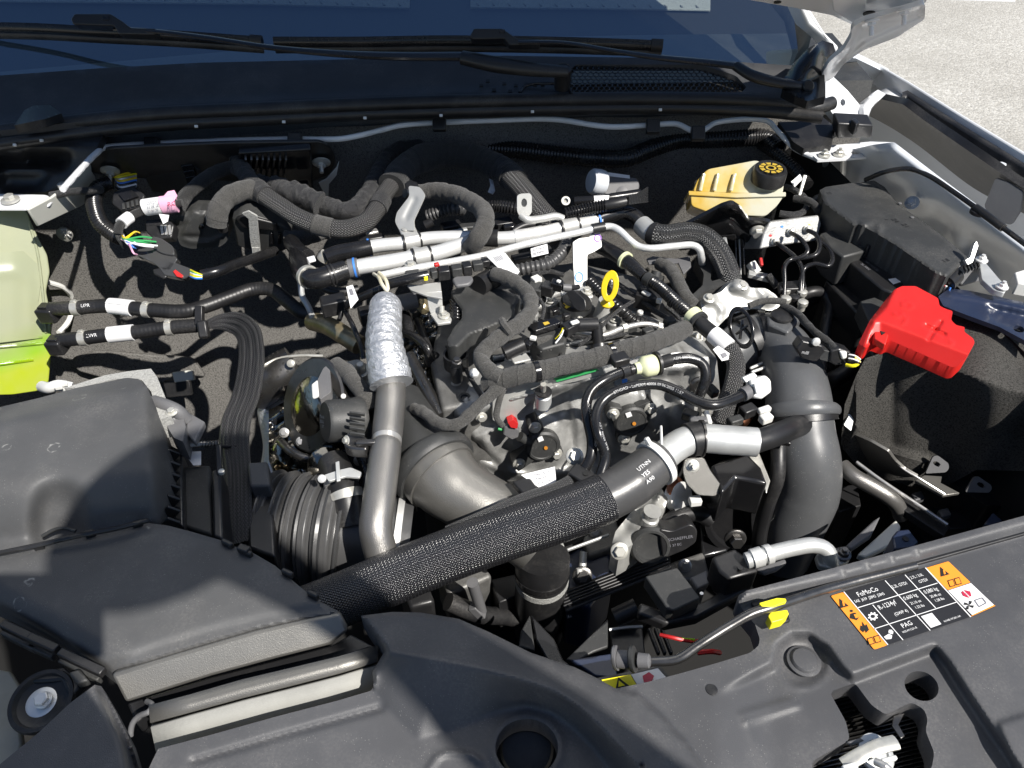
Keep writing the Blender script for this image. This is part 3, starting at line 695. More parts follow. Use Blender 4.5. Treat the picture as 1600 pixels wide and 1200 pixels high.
# ---- right fender side
T('fender', 'white fender edge with black weatherstrip along the right of the bay', 'fender', (1480, 170, 0.06))
fo = [(1325, 76), (1360, 93), (1420, 127), (1500, 177), (1600, 237), (1760, 337)]
fi = [(1330, 92), (1372, 109), (1416, 142), (1500, 195), (1600, 257), (1760, 362)]
P1 = [pt(a, b, .100) for a, b in fo]; P2 = [pt(a, b, .0865) for a, b in fi]; P0 = [p + Vector((.03, .02, -.02)) for p in P1]; P00 = [p + Vector((.09, .06, -.55)) for p in P1]; P3 = [p + Vector((.004, .003, -.03)) for p in P2]
V = P00 + P0 + P1 + P2 + P3; n_ = len(fo); F = [(k * n_ + i, k * n_ + i + 1, (k + 1) * n_ + i + 1, (k + 1) * n_ + i) for k in range(4) for i in range(n_ - 1)]
mk('fender_top', V, F, 'white_paint', smooth=50, bevel=.004, seg=3)
wsu = [(1410, 144), (1418, 141), (1460, 168), (1500, 193), (1560, 230), (1600, 255), (1700, 320)]; wsl = [(1402, 166), (1412, 168), (1454, 194), (1496, 220), (1545, 256), (1600, 286), (1700, 350)]
VU = [pt(a, b, .089) for a, b in wsu]; VM = [pt(a, b + 6, .088) for a, b in wsu]; VL = [pt(a, b, .070) for a, b in wsl]; VB = [p + Vector((.03, .02, -.01)) for p in VL]; n_ = 7; V = VU + VM + VL + VB
mk('weatherstrip', V, [(k * n_ + i, k * n_ + i + 1, (k + 1) * n_ + i + 1, (k + 1) * n_ + i) for k in range(3) for i in range(n_ - 1)], 'rubber', smooth=30, bevel=.003, seg=3)
fl = [(1366, 147), (1385, 153), (1403, 166), (1420, 178), (1460, 203), (1505, 231), (1520, 245), (1539, 258), (1562, 268), (1600, 293), (1680, 345)]
V = []
for i, (a, b) in enumerate(fl): p = pt(a, b, .070); q_ = .030 if i < 2 else (.010 if i < 7 else .022); V += [p, p + Vector((q_, q_ * .6, .002))]
mk('flange', V, [(2 * i, 2 * i + 1, 2 * i + 3, 2 * i + 2) for i in range(len(fl) - 1)], 'white_paint', solid=.003)
bolt((1563, 262, .074), Z, 7, 'primer_grey')
CUR = None
LP_ = pl3((1374, 156, .068), (1600, 300, .068), (1500, 300, -.08))
relief('inner_fender_liner', [(1372, 154), (1411, 163), (1441, 186), (1509, 233), (1560, 268), (1610, 302), (1610, 420), (1560, 360), (1532, 324), (1470, 275), (1397, 224), (1355, 184)], LP_, 'rubber', cell=5, base=lambda a, b: .004 * np.sin(a * .03), par=None, label='dark black plastic liner panel under the fender flange', cat='panel')
# white body corner under the hinge
CUR = None
relief('hinge_pillar', [(1290, 128), (1300, 118), (1325, 142), (1345, 166), (1358, 150), (1372, 140), (1384, 147), (1362, 168), (1356, 186), (1340, 192), (1318, 198), (1300, 176), (1290, 160)], pl3((1290, 130, .13), (1370, 145, .10), (1330, 195, .07)), 'white_paint', cell=3, holes=[ell(1317, 160, 4, 6)], feats=[('add', [(1345, 168), (1360, 150), (1384, 146), (1360, 175), (1345, 190)], .015)], par=None, label='white folded body corner with a hole below the hood hinge', cat='body panel')
relief('fender_inner_gap', [(1301, 124), (1318, 100), (1335, 90), (1391, 117), (1386, 139), (1368, 142), (1356, 152), (1348, 164), (1340, 166), (1322, 150), (1308, 138)], pl3((1301, 124, .08), (1391, 117, .075), (1340, 164, -.02)), 'primer_grey', cell=4, par=None, label='grey inner fender surface behind the hinge', cat='body panel', kind=None)
T('relay_box', 'small black rectangular relay box in the corner below the hinge', 'box', (1335, 200, .08))
slab('case', [(1309, 193), (1365, 196), (1362, 216), (1308, 217)], pl3((1309, 193, .105), (1365, 196, .10), (1335, 217, .075)), .03, 'plastic_black', bevel=.003)
slab('tab', [(1305, 172), (1318, 186), (1340, 193), (1306, 196)], zpl(.09), .02, 'plastic_black')
slab('tab', [(1330, 186), (1336, 183), (1344, 190), (1338, 194)], zpl(.11), .02, 'plastic_black')
CUR = None
relief('cowl_side_panel', [(1216, 190), (1245, 190), (1285, 182), (1302, 196), (1300, 226), (1256, 232), (1240, 222)], zpl(.085), 'plastic_black', cell=4, base=lambda a, b: -.0004 * (b - 190), par=None, label='black sloping panel beneath the seal next to the relay box', cat='panel')
# white mounting plate with holes
T('mounting_plate', 'white steel plate with punched holes above the fuse box', 'bracket', (1320, 238, .05))
relief('plate', [(1262, 236), (1300, 231), (1345, 228), (1370, 234), (1366, 244), (1316, 248), (1278, 250)], zpl(.06), 'white_paint', cell=2.5, holes=[ell(1337, 238, 8, 3.2)], skirt=.004)
slab('support_strip', [(1255, 231), (1360, 221), (1397, 222), (1398, 225), (1360, 228), (1300, 232), (1262, 236)], zpl(.062), .003, 'white_paint', bevel=.0005)
bolt((1288, 243, .062), Z, 6, 'zinc', stud=.6); bolt((1311, 241, .062), Z, 6, 'zinc', stud=.6)
tube('hold_down_rod', [(1290, 248, .058), (1290, 262, .02), (1288, 290, -.02)], 5, 'alu_dull', n=8); tube('hold_down_rod', [(1318, 246, .058), (1317, 262, .02), (1315, 288, -.02)], 5, 'alu_dull', n=8)
# apron
CUR = None
AP = pl3((1300, 250, .015), (1600, 400, .015), (1540, 420, -.05))
relief('wheel_apron', [(1255, 250), (1300, 240), (1365, 226), (1397, 222), (1470, 278), (1535, 326), (1600, 378), (1640, 420), (1640, 520), (1600, 480), (1560, 500), (1500, 470), (1420, 390), (1360, 330), (1280, 300)], AP, 'primer_grey', cell=4,
       feats=[('soft', [(1365, 226), (1397, 222), (1480, 285), (1600, 378), (1660, 430), (1660, 456), (1590, 406), (1516, 360), (1436, 308), (1386, 270), (1360, 240)], .024, 26),
              ('soft', [(1395, 290), (1425, 298), (1460, 312), (1452, 335), (1420, 330), (1400, 310)], .006, 8), ('soft', [(1490, 345), (1510, 360), (1505, 390), (1540, 410), (1560, 440), (1530, 450), (1490, 410), (1480, 365)], .008, 12),
              ('line', [(1330, 262), (1345, 285)], 3, .004), ('line', [(1350, 258), (1340, 280)], 3, .004)], holes=[ell(1372, 256, 3.5, 3), ell(1440, 292, 3, 2)], sig=1.2, skirt=0, par=None, label='grey painted wheel apron sheet metal beside the fuse box', cat='body panel')
T('apron_bolt', 'grey painted bolt on the embossed pad of the wheel apron', 'bolt', (1425, 317, .02)); bolt((1425, 317, .032), Vector((-.6, -.5, .6)), 7, 'primer_grey', stud=.4)
CUR = None
slab('side_bracket', [(1555, 278), (1575, 285), (1598, 300), (1594, 330), (1580, 352), (1562, 348), (1545, 335), (1537, 322)], pl3((1555, 278, .066), (1597, 300, .066), (1560, 350, .0)), .004, 'plastic_grey', rnd=5, bevel=.001, par=None, label='grey bracket tab with a small hole under the fender flange', cat='bracket')
T('release_cable', 'thin black cable arching over the wheel apron along the fender liner', 'cable', (1420, 270, .08))
cp = tube('cable', [(1352, 281, .06), (1385, 268, .085), (1420, 264, .095), (1450, 274, .095), (1490, 300, .09), (1532, 330, .088), (1570, 358, .085), (1640, 410, .08)], 4, 'rubber_gloss', n=8)
band('sleeve', cp, (1545, 340), 60, 6.5, 'plastic_black', n=10)
lathe('grommet', (1530, 330, .085), Z, [(13, -4), (13, 1), (8, 3)], 'rubber')
# ================================================================== LEFT REAR: module plate, harnesses, connectors
CUR = None
# white flange along the firewall top
fpts = [(98, 296, .120), (125, 266, .116), (150, 240, .105), (168, 230, .090), (233, 225, .076), (363, 219, .078), (460, 217, .079), (530, 217, .079), (560, 212, .081), (600, 202, .084), (625, 196, .086), (700, 191, .087), (780, 188, .088), (850, 186, .089), (880, 188, .088), (950, 198, .084), (1010, 196, .084), (1058, 194, .084), (1078, 203, .08), (1092, 207, .078), (1106, 199, .08), (1118, 192, .083), (1198, 189, .084), (1216, 206, .074), (1242, 232, .06), (1276, 248, .056)]
T('firewall_flange', 'white painted sheet metal flange along the top of the firewall', 'flange', (700, 192, .087))
fp = Path(fpts); sweep('flange_edge', fp, px(fp, 4.2), 'white_paint', n=8, ru=1.0, rv=1.0)
for a, b in [(242, 224), (465, 217), (686, 192), (1018, 196), (1090, 200)]:
    P0_ = fp.at(fp.near(a, b))[0]; bar('flange_clip', P0_ + Vector((-.011, -.006, .012)), P0_ + Vector((.011, -.006, .012)), 13, 22, 'plastic_black', up=UPV, bevel=.002)
CUR = None
slab('firewall_corner_panel', [(152, 238), (142, 252), (144, 268), (158, 288), (150, 306), (128, 322), (60, 354), (44, 328), (82, 308), (100, 294)], pl3((152, 238, .07), (100, 294, .055), (128, 322, .0)), .004, 'cream_paint', par=None, label='pale painted firewall corner behind the coolant tank', cat='body panel')
CUR = None
MPL = pl3((140, 260, .055), (520, 240, .055), (330, 320, -.07))
T('module_plate', 'black rounded module carrier plate bolted to the firewall with two nuts', 'mounting plate', (330, 260, .05))
slab('plate', [(140, 258), (150, 240), (170, 233), (240, 229), (360, 224), (500, 222), (518, 232), (526, 252), (516, 274), (492, 282), (470, 300), (300, 320), (180, 305), (152, 285)], MPL, .006, 'plastic_black', rnd=8)
slab('heat_sink', [(372, 240), (486, 234), (490, 300), (378, 306)], MPL, .02, 'plastic_gloss', h=.012, bevel=.003)
for i in range(8): x_ = 384 + i * 9; bar('fin', onp(x_, 250, MPL, .020), onp(x_ - 4, 276, MPL, .020), 3.2, 9, 'steel_dark', up=MPL[1], bevel=.0006)
tube('wire_clip', [(438, 262, .02), (446, 268, .02), (470, 267, .02), (478, 260, .02)], 1.6, 'steel_dark', n=6)
for a, b in [(172, 266), (502, 253)]:
    o = onp(a, b, MPL, .004); lathe('washer', o, MPL[1], [(14, 0), (14, 2), (12, 3.5), (5, 4)], 'zinc'); bolt(o + MPL[1] * .003, MPL[1], 6.5, 'zinc', stud=1.4, name='nut')
slab('retaining_strap', [(498, 286), (510, 280), (526, 262), (530, 252), (526, 274), (514, 288), (513, 312), (508, 318), (505, 300)], MPL, .002, 'white_plastic', h=.02, bevel=.0004)
# big multi-row connector
T('harness_connector', 'large black multi-row connector at the end of the firewall harness', 'connector', (255, 270, .03))
CPL = (pt(255, 268, .03), (MPL[1] * .8 + Z * .5 - X * .1).normalized())
slab('shell', [(222, 258), (262, 236), (282, 240), (292, 262), (302, 290), (262, 302), (238, 300), (228, 282)], CPL, .03, 'plastic_black', rnd=4)
slab('lock_bar', [(226, 250), (266, 234), (276, 238), (232, 262)], CPL, .008, 'plastic_matte', h=.006)
slab('lever', [(210, 258), (224, 252), (232, 296), (216, 290)], CPL, .02, 'plastic_matte', h=-.004)
for i in range(7): bar('terminal_tower', onp(276 + i * 3.2, 240 + i * 9, CPL, .008), onp(296 + i * 2.5, 237 + i * 9, CPL, .004), 6, 10, 'plastic_gloss', bevel=.001)
for i, (c, r_) in enumerate([('yellow_plastic', 2), ('yellow_bright', 2), ('steel', 2), ('yellow_plastic', 2), ('blue_mark', 2), ('plastic_gloss', 2.4), ('paper_white', 2), ('plastic_gloss', 2.4)]):
    tube('wire', [(158 + i, 300 - i * 2, .02), (168 + i, 284 - i, .03), (188, 274 + i * 3.2, .035), (213, 268 + i * 3.4, .03)], r_, c, n=6)
# looped harnesses
def harness(lbl, pts, rp, m, wob=.05, n=16, name='wire_harness', cat='wire harness', bands=(), **kw):
    T(name, lbl, cat, pts[0]); pa = Path(pts); sweep(kw.get('part', 'sleeve'), pa, px(pa, rp), m, n=n, wob=wob, step=.003)
    for (at, wd_, rr, mm) in bands: band('tape_band', pa, at, wd_, rr, mm, n=16, wob=.02)
    return pa
harness('dark cloth wrapped harness looping over the module plate into a braided hose run', [(300, 262, .035), (318, 244, .045), (345, 231, .05), (362, 234, .052), (376, 258, .05), (392, 284, .045), (405, 298, .04)], 13, 'cloth_dark', bands=[((372, 250), 12, 14, 'vinyl_tape')])
pa = Path([(398, 290, .046), (412, 304, .042), (438, 322, .036), (470, 342, .03), (505, 354, .024), (538, 358, .02), (568, 349, .02), (588, 328, .022), (600, 305, .026), (612, 288, .03)])
T('braided_harness', 'thick speckled braided harness dipping in a U below the firewall', 'wire harness', (538, 358, .02))
sweep('sleeve', pa, px(pa, 14.5), 'braid_grey', n=18, step=.003)
band('tape_band', pa, (408, 300), 26, 16, 'vinyl_tape', wob=.02); band('tape_band', pa, (507, 353), 28, 16, 'cloth_tape', wob=.02); band('tape_band', pa, (592, 318), 26, 15.6, 'vinyl_tape', wob=.02)
pa2 = Path([(612, 290, .03), (624, 272, .034), (645, 254, .038), (675, 243, .04), (712, 241, .038), (750, 249, .034), (782, 264, .028), (808, 285, .022)])
T('trunk_harness', 'thickest black cloth harness arching over the back of the engine', 'wire harness', (712, 241, .038))
sweep('sleeve', pa2, px(pa2, 20), 'cloth_dark', n=20, wob=.04, step=.003)
pa3 = Path([(800, 280, .024), (822, 305, .018), (842, 330, .012), (862, 352, .004), (876, 372, -.01)])
sweep('braid', pa3, px(pa3, 19), 'braid_grey', n=20, step=.003)
band('tape_band', pa2, (660, 247), 30, 21.5, 'cloth_dark', wob=.03); band('tape_band', pa2, (790, 270), 26, 21, 'vinyl_tape', wob=.03)
harness('dark shiny taped harness behind the U shaped braided one', [(402, 286, .03), (440, 298, .025), (480, 312, .018), (520, 326, .014), (548, 330, .014), (570, 312, .016), (586, 285, .02), (600, 258, .025), (622, 236, .03), (660, 228, .03)], 15, 'vinyl_tape', wob=.09)
harness('grey cloth harness entering the square black plug from above', [(338, 352, .015), (341, 330, .035), (352, 312, .045), (372, 300, .05), (392, 297, .046), (408, 302, .04)], 16, 'cloth_tape', wob=.05)
harness('narrow black harness curving beneath the large connector', [(278, 330, .02), (290, 306, .03), (310, 288, .04), (336, 270, .045), (362, 262, .046), (384, 274, .044), (396, 290, .042)], 10.5, 'cloth_dark')
harness('black taped lead running from the coolant tank to the conduit loop', [(80, 306, .05), (110, 300, .055), (138, 298, .05), (158, 296, .04)], 6, 'vinyl_tape', wob=.08, n=12)
T('conduit_loop', 'black corrugated conduit loop hanging below the cowl corner', 'conduit', (150, 340, .0))
cl = Path([(172, 286, .035), (156, 292, .035), (147, 308, .03), (149, 330, .02), (158, 350, .01), (175, 364, .0), (190, 372, -.005)]); sweep('conduit', cl, px(cl, 12), 'conduit', n=14, prof=corr(.0045, .07), step=.0009)
# tags
T('harness_tag', 'white and pink paper tag wrapped round a thin harness', 'tag', (252, 320, .04))
tg = Path([(222, 325, .035), (250, 321, .04), (285, 317, .042)]); sweep('harness', tg, px(tg, 6), 'cloth_dark', n=10)
sweep('white_wrap', tg, px(tg, 14), 'paper_white', d0=px(tg, 5), d1=px(tg, 33), n=14, ru=1.0, rv=.7); sweep('pink_wrap', tg, px(tg, 14.6), 'paper_pink', d0=px(tg, 34), d1=px(tg, 56), n=14, rv=.7)
TPL = (pt(252, 320, .04) + TOCAM * .0145, (TOCAM + Z * .5).normalized())
for i, t_ in enumerate(['GW22', '11 34 18', '15 06 29', '10 44 21']): text('print', t_, (230, 317 + i * 5), (255, 314 + i * 5), 5.2, (tg.at(px(tg, 18))[0] + TOCAM * .0158, TOCAM), 'ink_grey')
text('print', 'RC', (262, 323), (282, 320), 10, (tg.at(px(tg, 44))[0] + TOCAM * .0165, TOCAM), 'ink_red')
slab('pink_flag', [(256, 306), (262, 299), (272, 297), (277, 306), (272, 314), (258, 314)], (pt(266, 306, .055), TOCAM), .001, 'paper_pink', bevel=0)
slab('clear_tail', [(248, 334), (264, 336), (262, 346), (255, 350)], (pt(256, 340, .03), TOCAM), .001, 'paper_white', bevel=0)
# small connectors with coloured wires
T('signal_connector', 'black smoky connector with coloured wires hanging under the tags', 'connector', (260, 410, -.02))
wt = Path([(222, 330, .03), (208, 336, .03), (196, 344, .03), (186, 354, .028), (184, 366, .02)]); sweep('lead', wt, px(wt, 7), 'cloth_dark', n=10); band('white_tape', wt, (197, 343), 20, 9.5, 'paper_white')
sweep('loose_tape', Path([(184, 362, .02), (190, 374, .012), (196, 384, .0)]), .006, 'vinyl_tape', n=10, wob=.1)
SPL = (pt(260, 405, -.01), (TOCAM + Z * .3 + X * .1).normalized())
for i, (c, sx, sy) in enumerate([('yellow_plastic', 212, 366), ('yellow_plastic', 218, 364), ('green_mark', 238, 372), ('green_mark', 244, 378), ('green_mark', 234, 380), ('paper_white', 240, 386), ('paper_white', 246, 384), ('blue_mark', 216, 384), ('blue_mark', 212, 388), ('paper_pink', 214, 398), ('paper_white', 222, 380), ('purple_mark', 206, 380)]):
    tube('wire', [(190 + (i % 3), 366 + (i % 5) * 2, .015), (196 + i * .6, 372 + i, .022), ((200 + sx) / 2 + 2, sy - 2, .02), (sx, sy, .012)], 1.5, c, n=5)
slab('shell', [(214, 386), (230, 380), (262, 392), (278, 404), (262, 428), (238, 410), (212, 398)], SPL, .016, 'plastic_clear', rnd=3)
slab('dome', [(236, 368), (252, 372), (270, 384), (274, 400), (252, 396), (236, 386)], SPL, .014, 'plastic_clear', h=.004, rnd=6, bevel=.004)
slab('shell', [(246, 416), (258, 404), (300, 420), (304, 428), (286, 436), (256, 430)], SPL, .014, 'plastic_clear', rnd=3)
slab('latch', [(238, 420), (250, 418), (262, 432), (256, 436), (240, 428)], SPL, .004, 'plastic_black', h=-.002)
slab('lock_tab', [(270, 424), (274, 421), (286, 430), (284, 434), (276, 432)], SPL, .004, 'red_small', h=.003, bevel=.0005)
for i, c in enumerate(['yellow_bright', 'green_mark', 'paper_white', 'yellow_plastic', 'yellow_bright', 'blue_mark']):
    tube('wire', [(298, 422 + i * 2, -.008), (306, 426 + i * 1.8, -.002), (316, 430 + i, -.004)], 1.6, c, n=5)
harness('black corrugated conduit leading right from the coloured wire connector', [(314, 430, -.012), (340, 424, -.012), (365, 414, -.02), (395, 404, -.03), (430, 392, -.045)], 8, 'conduit', wob=0, name='corrugated_conduit', cat='conduit')
# square plugs
PP = pl3((275, 340, .0), (358, 336, .0), (318, 388, -.055))
T('square_plug', 'squat black square plug with moulded frame below the grey harness', 'plug', (315, 385, -.05))
relief('body', roundpoly([(272, 346), (282, 332), (300, 328), (345, 330), (358, 345), (356, 376), (344, 386), (300, 389), (282, 384), (275, 366)], 5), PP, 'plastic_matte', cell=2.5, feats=[('add', [(284, 366), (300, 330), (322, 332), (312, 366)], .006), ('add', [(280, 336), (296, 334), (296, 346), (280, 350)], .004), ('line', [(288, 374), (298, 378), (330, 378), (346, 370)], 2.5, .004), ('add', [(335, 340), (352, 346), (350, 356), (330, 348)], .006)], sig=.8, skirt=.04)
sweep('collar', Path([onp(322, 338, PP, .012), onp(342, 348, PP, .014), onp(350, 358, PP, .008)]), .009, 'plastic_black', n=10)
lathe('pin', onp(316, 352, PP, .008), PP[1], [(4, 0), (4, 3), (2, 4)], 'plastic_gloss', n=10)
text('print', 'Hirschko', (310, 380), (330, 379), 4.5, PP, 'ink_grey', h=.003)
P2 = pl3((362, 345, .01), (450, 358, -.01), (400, 395, -.06))
T('long_plug', 'black long plug with a pale grey locking lever across it', 'plug', (405, 390, -.05))
slab('body', [(362, 342), (374, 336), (398, 338), (440, 352), (455, 362), (452, 388), (440, 394), (404, 396), (370, 384), (366, 360)], P2, .035, 'plastic_matte', bevel=.003)
slab('cover', [(368, 342), (380, 337), (432, 350), (436, 362), (378, 356)], P2, .006, 'plastic_black', h=.005)
for a in (422, 434, 444): slab('rib', [(a, 364), (a + 5, 365), (a + 5, 382), (a, 382)], P2, .003, 'plastic_gloss', h=.003, bevel=.0005)
slab('locking_lever', [(378, 334), (388, 330), (402, 338), (404, 360), (408, 400), (394, 399), (390, 370), (388, 342)], P2, .003, 'felt_light', h=.012, bevel=.0005)
for i in range(6): slab('lever_rib', [(394 + i * 2, 387), (395 + i * 2, 387), (396 + i * 2, 399), (395 + i * 2, 399)], P2, .001, 'white_plastic', h=.0135, bevel=0)
harness('grey taped harness stub leaving the long plug', [(448, 374, -.02), (468, 372, -.018), (490, 366, -.02), (512, 360, -.03)], 13, 'cloth_tape', wob=.1)
# small round grommet on the firewall
T('firewall_grommet', 'silver star shaped fastener on the dark firewall behind the tank', 'fastener', pty(102, 365, 1.12)); lathe('disc', pty(102, 365, 1.12), -Y, [(12, 0), (12, 4), (9, 6), (3, 6)], 'zinc', n=16)
for i in range(6):
    t = i * math.pi / 3; o = pty(102, 365, 1.11); bar('petal', o + Vector((.003 * math.cos(t), 0, .003 * math.sin(t))), o + Vector((.010 * math.cos(t), 0, .010 * math.sin(t))), 3, 3, 'steel', up=-Y)

# ================================================================== COOLANT TANK AND HOSES
T('coolant_tank', 'translucent coolant expansion tank with bright green coolant at the left edge', 'coolant tank', (30, 610, -.25))
TPY = ypl(.86); TPY = (pt(40, 480, -.10), (C0 - pt(40, 480, -.10)).normalized())
tank_hi = [(-90, 318), (0, 322), (40, 326), (48, 345), (60, 372), (74, 398), (78, 425), (72, 455), (76, 475), (80, 505), (80, 536), (-90, 548)]
tank_lo = [(-90, 549), (80, 537), (79, 565), (76, 598), (60, 611), (20, 617), (-90, 620)]
coolant_tank_mat(onp(40, 536, TPY).z)
tank_all = [(-90, 318), (0, 322), (40, 326), (48, 345), (60, 372), (74, 398), (78, 425), (72, 455), (76, 475), (80, 505), (80, 536), (79, 565), (76, 598), (60, 611), (20, 617), (-90, 620)]
slab('tank_body', tank_all, TPY, .16, 'tank_coolant', bevel=.016, seg=5, rnd=5, taper=.72)
relief('front_moulding', [(-40, 398), (36, 392), (58, 412), (64, 440), (60, 470), (66, 528), (-40, 540)], TPY, 'tank_coolant', cell=3, base=lambda a, b: .003 + .006 * np.clip((62 - a) / 40, 0, 1), feats=[('line', [(-40, 430), (30, 424), (46, 440), (48, 520)], 4, .003)], sig=2, skirt=.004)
for a, b, c, d in [(-40, 534, 66, 526), (-40, 545, 70, 536), (-40, 574, 52, 562)]: tube('seam', [onp(a, b, TPY, .002), onp((a + c) / 2, (b + d) / 2, TPY, .003), onp(c, d, TPY, .001)], 2.6, 'tank_coolant', n=8)
tube('wall_rib', [onp(46, 350, TPY, .002), onp(58, 392, TPY, .003), onp(68, 470, TPY, .003), onp(72, 520, TPY, .002)], 2.2, 'tank_coolant', n=8)
T('tank_bracket', 'white painted bracket bolted over the top of the coolant tank', 'bracket', (35, 312, .05))
slab('plate', [(-40, 302), (30, 303), (72, 304), (84, 310), (76, 320), (40, 326), (-40, 326)], zpl(.05), .004, 'white_paint', rnd=4, bevel=.001)
bolt((16, 312, .054), Z, 8, 'zinc', washer=1.7); tube('stud', [(67, 322, .045), (67, 330, .035)], 4, 'zinc', n=8); lathe('end_bolt', (97, 289, .064), Z, [(7, -3), (7, 2), (4, 4)], 'zinc', n=12)
tube('edge_cable', [(72, 440, -.13), (100, 450, -.16), (114, 470, -.2), (108, 500, -.22), (92, 520, -.22)], 4, 'white_plastic', n=8)
# upper and lower hoses
def coolant_hose(lbl, pts, rp, blk, txt, tat, clamps, tags, m='rubber'):
    T('coolant_hose', lbl, 'hose', pts[0], group='coolant tank hoses'); pa = Path(pts); q = px(pa, 1)
    sweep('hose', pa, rp * q, m, n=18, prof=lambda d: 1 + .012 * math.sin(2 * math.pi * d / .006), step=.0015)
    bar('quick_connector', blk[0], blk[1], 26, 25, 'plastic_black', bevel=.003); d = (w(blk[1]) - w(blk[0]))
    bar('release_button', w(blk[0]) + Z * .003 + d * .15, w(blk[0]) + Z * .003 + d * .85, 15, 6, 'plastic_gloss', bevel=.001)
    sweep('nipple', pa, rp * q * .9, 'plastic_black', d0=0, d1=30 * q, n=14, prof=lambda d: 1.1 if (d / q) % 11 < 5 else .95, step=.0008)
    for at in clamps:
        band('clamp', pa, at, 10, rp * 1.12, 'zinc', n=22); p, t, u, v = pa.at(pa.near(*at)); bar('clamp_ear', p + u * (rp * 1.32 * q) - v * .003, p + u * (rp * 1.32 * q) + v * .003, 8, 5, 'zinc', up=u, bevel=.0008)
    band('white_tag', pa, tags, 38, rp * 1.16, 'paper_white', n=18)
    p, t, u, v = pa.at(pa.near(*tags)); bar('tag_flap', p + u * rp * q * 1.1 - t * 18 * q + v * .004, p + u * rp * q * 1.1 + t * 18 * q + v * .004, 9, 1.5, 'paper_white', up=u, bevel=0)
    wraptext('print', pa, txt, tat, 7.5, math.radians(42), 'ink_white', n=rp)
    return pa
hu = coolant_hose('ribbed black coolant hose printed UPR, upper of the two at the tank', [(80, 483, -.085), (120, 481, -.08), (170, 478, -.078), (230, 484, -.078), (290, 486, -.08), (322, 478, -.08), (360, 464, -.08), (395, 452, -.08), (422, 452, -.08), (448, 470, -.082), (472, 488, -.085), (500, 491, -.088), (526, 488, -.09)], 11, ((58, 479, -.082), (84, 479, -.08)), 'UPR', (134, 483), [(118, 481), (229, 484), (521, 489)], (191, 480))
hl = coolant_hose('black coolant hose printed LWR, lower of the two at the tank', [(92, 532, -.105), (131, 528, -.10), (172, 523, -.098), (220, 518, -.096), (265, 512, -.094), (318, 508, -.092)], 11, ((72, 530, -.10), (96, 529, -.098)), 'LWR', (138, 528), [(131, 528), (267, 512)], (190, 521))
T('hose_clip', 'small black double clip tying the two coolant hoses together', 'clip', (312, 495, -.075))
bar('strap', (306, 478, -.066), (318, 478, -.066), 12, 30, 'plastic_black', up=UPV); bar('strap', (308, 502, -.078), (324, 500, -.078), 18, 28, 'plastic_black', up=UPV, bevel=.003); bar('post', (311, 486, -.07), (311, 503, -.08), 6, 6, 'plastic_black')
# flat braided sleeve bundle
T('flat_sleeve', 'flat ribbed braided sleeve dropping from the lower coolant hose past the airbox', 'sleeve', (380, 600, -.07))
fl_ = [(318, 508, -.088), (345, 503, -.082), (372, 506, -.075), (388, 522, -.07), (393, 550, -.066), (390, 590, -.062), (382, 625, -.058), (370, 655, -.055), (366, 690, -.055), (370, 740, -.056), (371, 800, -.06), (372, 850, -.07)]
fpth = Path(fl_); q = px(fpth, 1); wd0 = [2, 10, 17, 19, 19, 19, 19, 19, 19, 17, 16, 16]
for i in range(7):
    k_ = (i - 3) / 3; pts_ = []
    for j, p in enumerate(fl_):
        P = w(p); a = w(fl_[min(j + 1, len(fl_) - 1)]) - w(fl_[max(j - 1, 0)]); t = a.normalized(); s = t.cross(TOCAM).normalized(); pts_.append(P + s * (k_ * wd0[j] * q) + TOCAM * (.002 * (i % 2)))
    pq = Path(pts_); sweep('braided_strand', pq, q * 4.2, 'braid_flat', n=8, step=.004)
p_ = fpth.at(fpth.near(366, 697))[0]; bar('cable_tie', p_ + TOCAM * .006 - X * .016, p_ + TOCAM * .006 + X * .016, 4, 8, 'plastic_black', up=TOCAM, bevel=.0008)
# thermoformed grey things under the hoses
CUR = None
# ================================================================== AIR BOX, INTAKE DUCT, FRONT COVER
T('air_box', 'large charcoal plastic air filter box with rounded lid and dimple', 'air box', (130, 720, -.1))
lid = [(-240, 700), (-60, 652), (0, 636), (60, 622), (120, 606), (170, 596), (198, 590), (216, 592), (230, 604), (240, 628), (250, 655), (259, 690), (263, 725), (264, 790), (252, 812), (225, 816), (180, 826), (120, 838), (60, 848), (0, 860), (-60, 872), (-240, 908)]
relief('lid', lid, zpl(0), 'plastic_grain', cell=4,
       base=lambda a, b: .045 - .052 * np.clip((b - (742 - .10 * (a - 100))) / 95, 0, 1) ** 1.3 - .05 * np.clip((a - (222 + .10 * (b - 600))) / 34, 0, 1) ** 1.8 - .02 * np.clip((612 - b - .25 * (a - 190)) / 14, 0, 1) ** 2,
       feats=[], post=[('fn', lambda a, b, h: h - .020 * np.exp(-np.clip(((a - 92) / 40) ** 2 + ((b - 815) / 58) ** 2, 0, 9) ** 2))], sig=2.0, skirt=.05)
tube('dimple_ring', [(66, 838, .002), (84, 828, .006), (100, 825, .006), (118, 830, .004)], 3, 'plastic_matte', n=8)
relief('insulation', [(100, 606), (165, 586), (200, 580), (236, 576), (246, 590), (258, 620), (268, 650), (250, 655), (236, 612), (220, 592), (180, 592), (120, 606)], zpl(.02), 'felt_light', cell=4, skirt=.03)
for i in range(7): bar('side_rib', (262, 700 + i * 18, .0), (283, 708 + i * 18, -.01), 5, 30, 'plastic_black')
slab('side_wall', [(258, 690), (284, 704), (286, 822), (262, 812)], zpl(-.02), .08, 'plastic_black')
slab('outlet_block', [(284, 728), (328, 726), (332, 836), (286, 822)], zpl(-.035), .08, 'plastic_matte', bevel=.003)
slab('outlet_block', [(330, 735), (345, 730), (348, 842), (332, 838)], zpl(-.02), .08, 'plastic_black', bevel=.003)
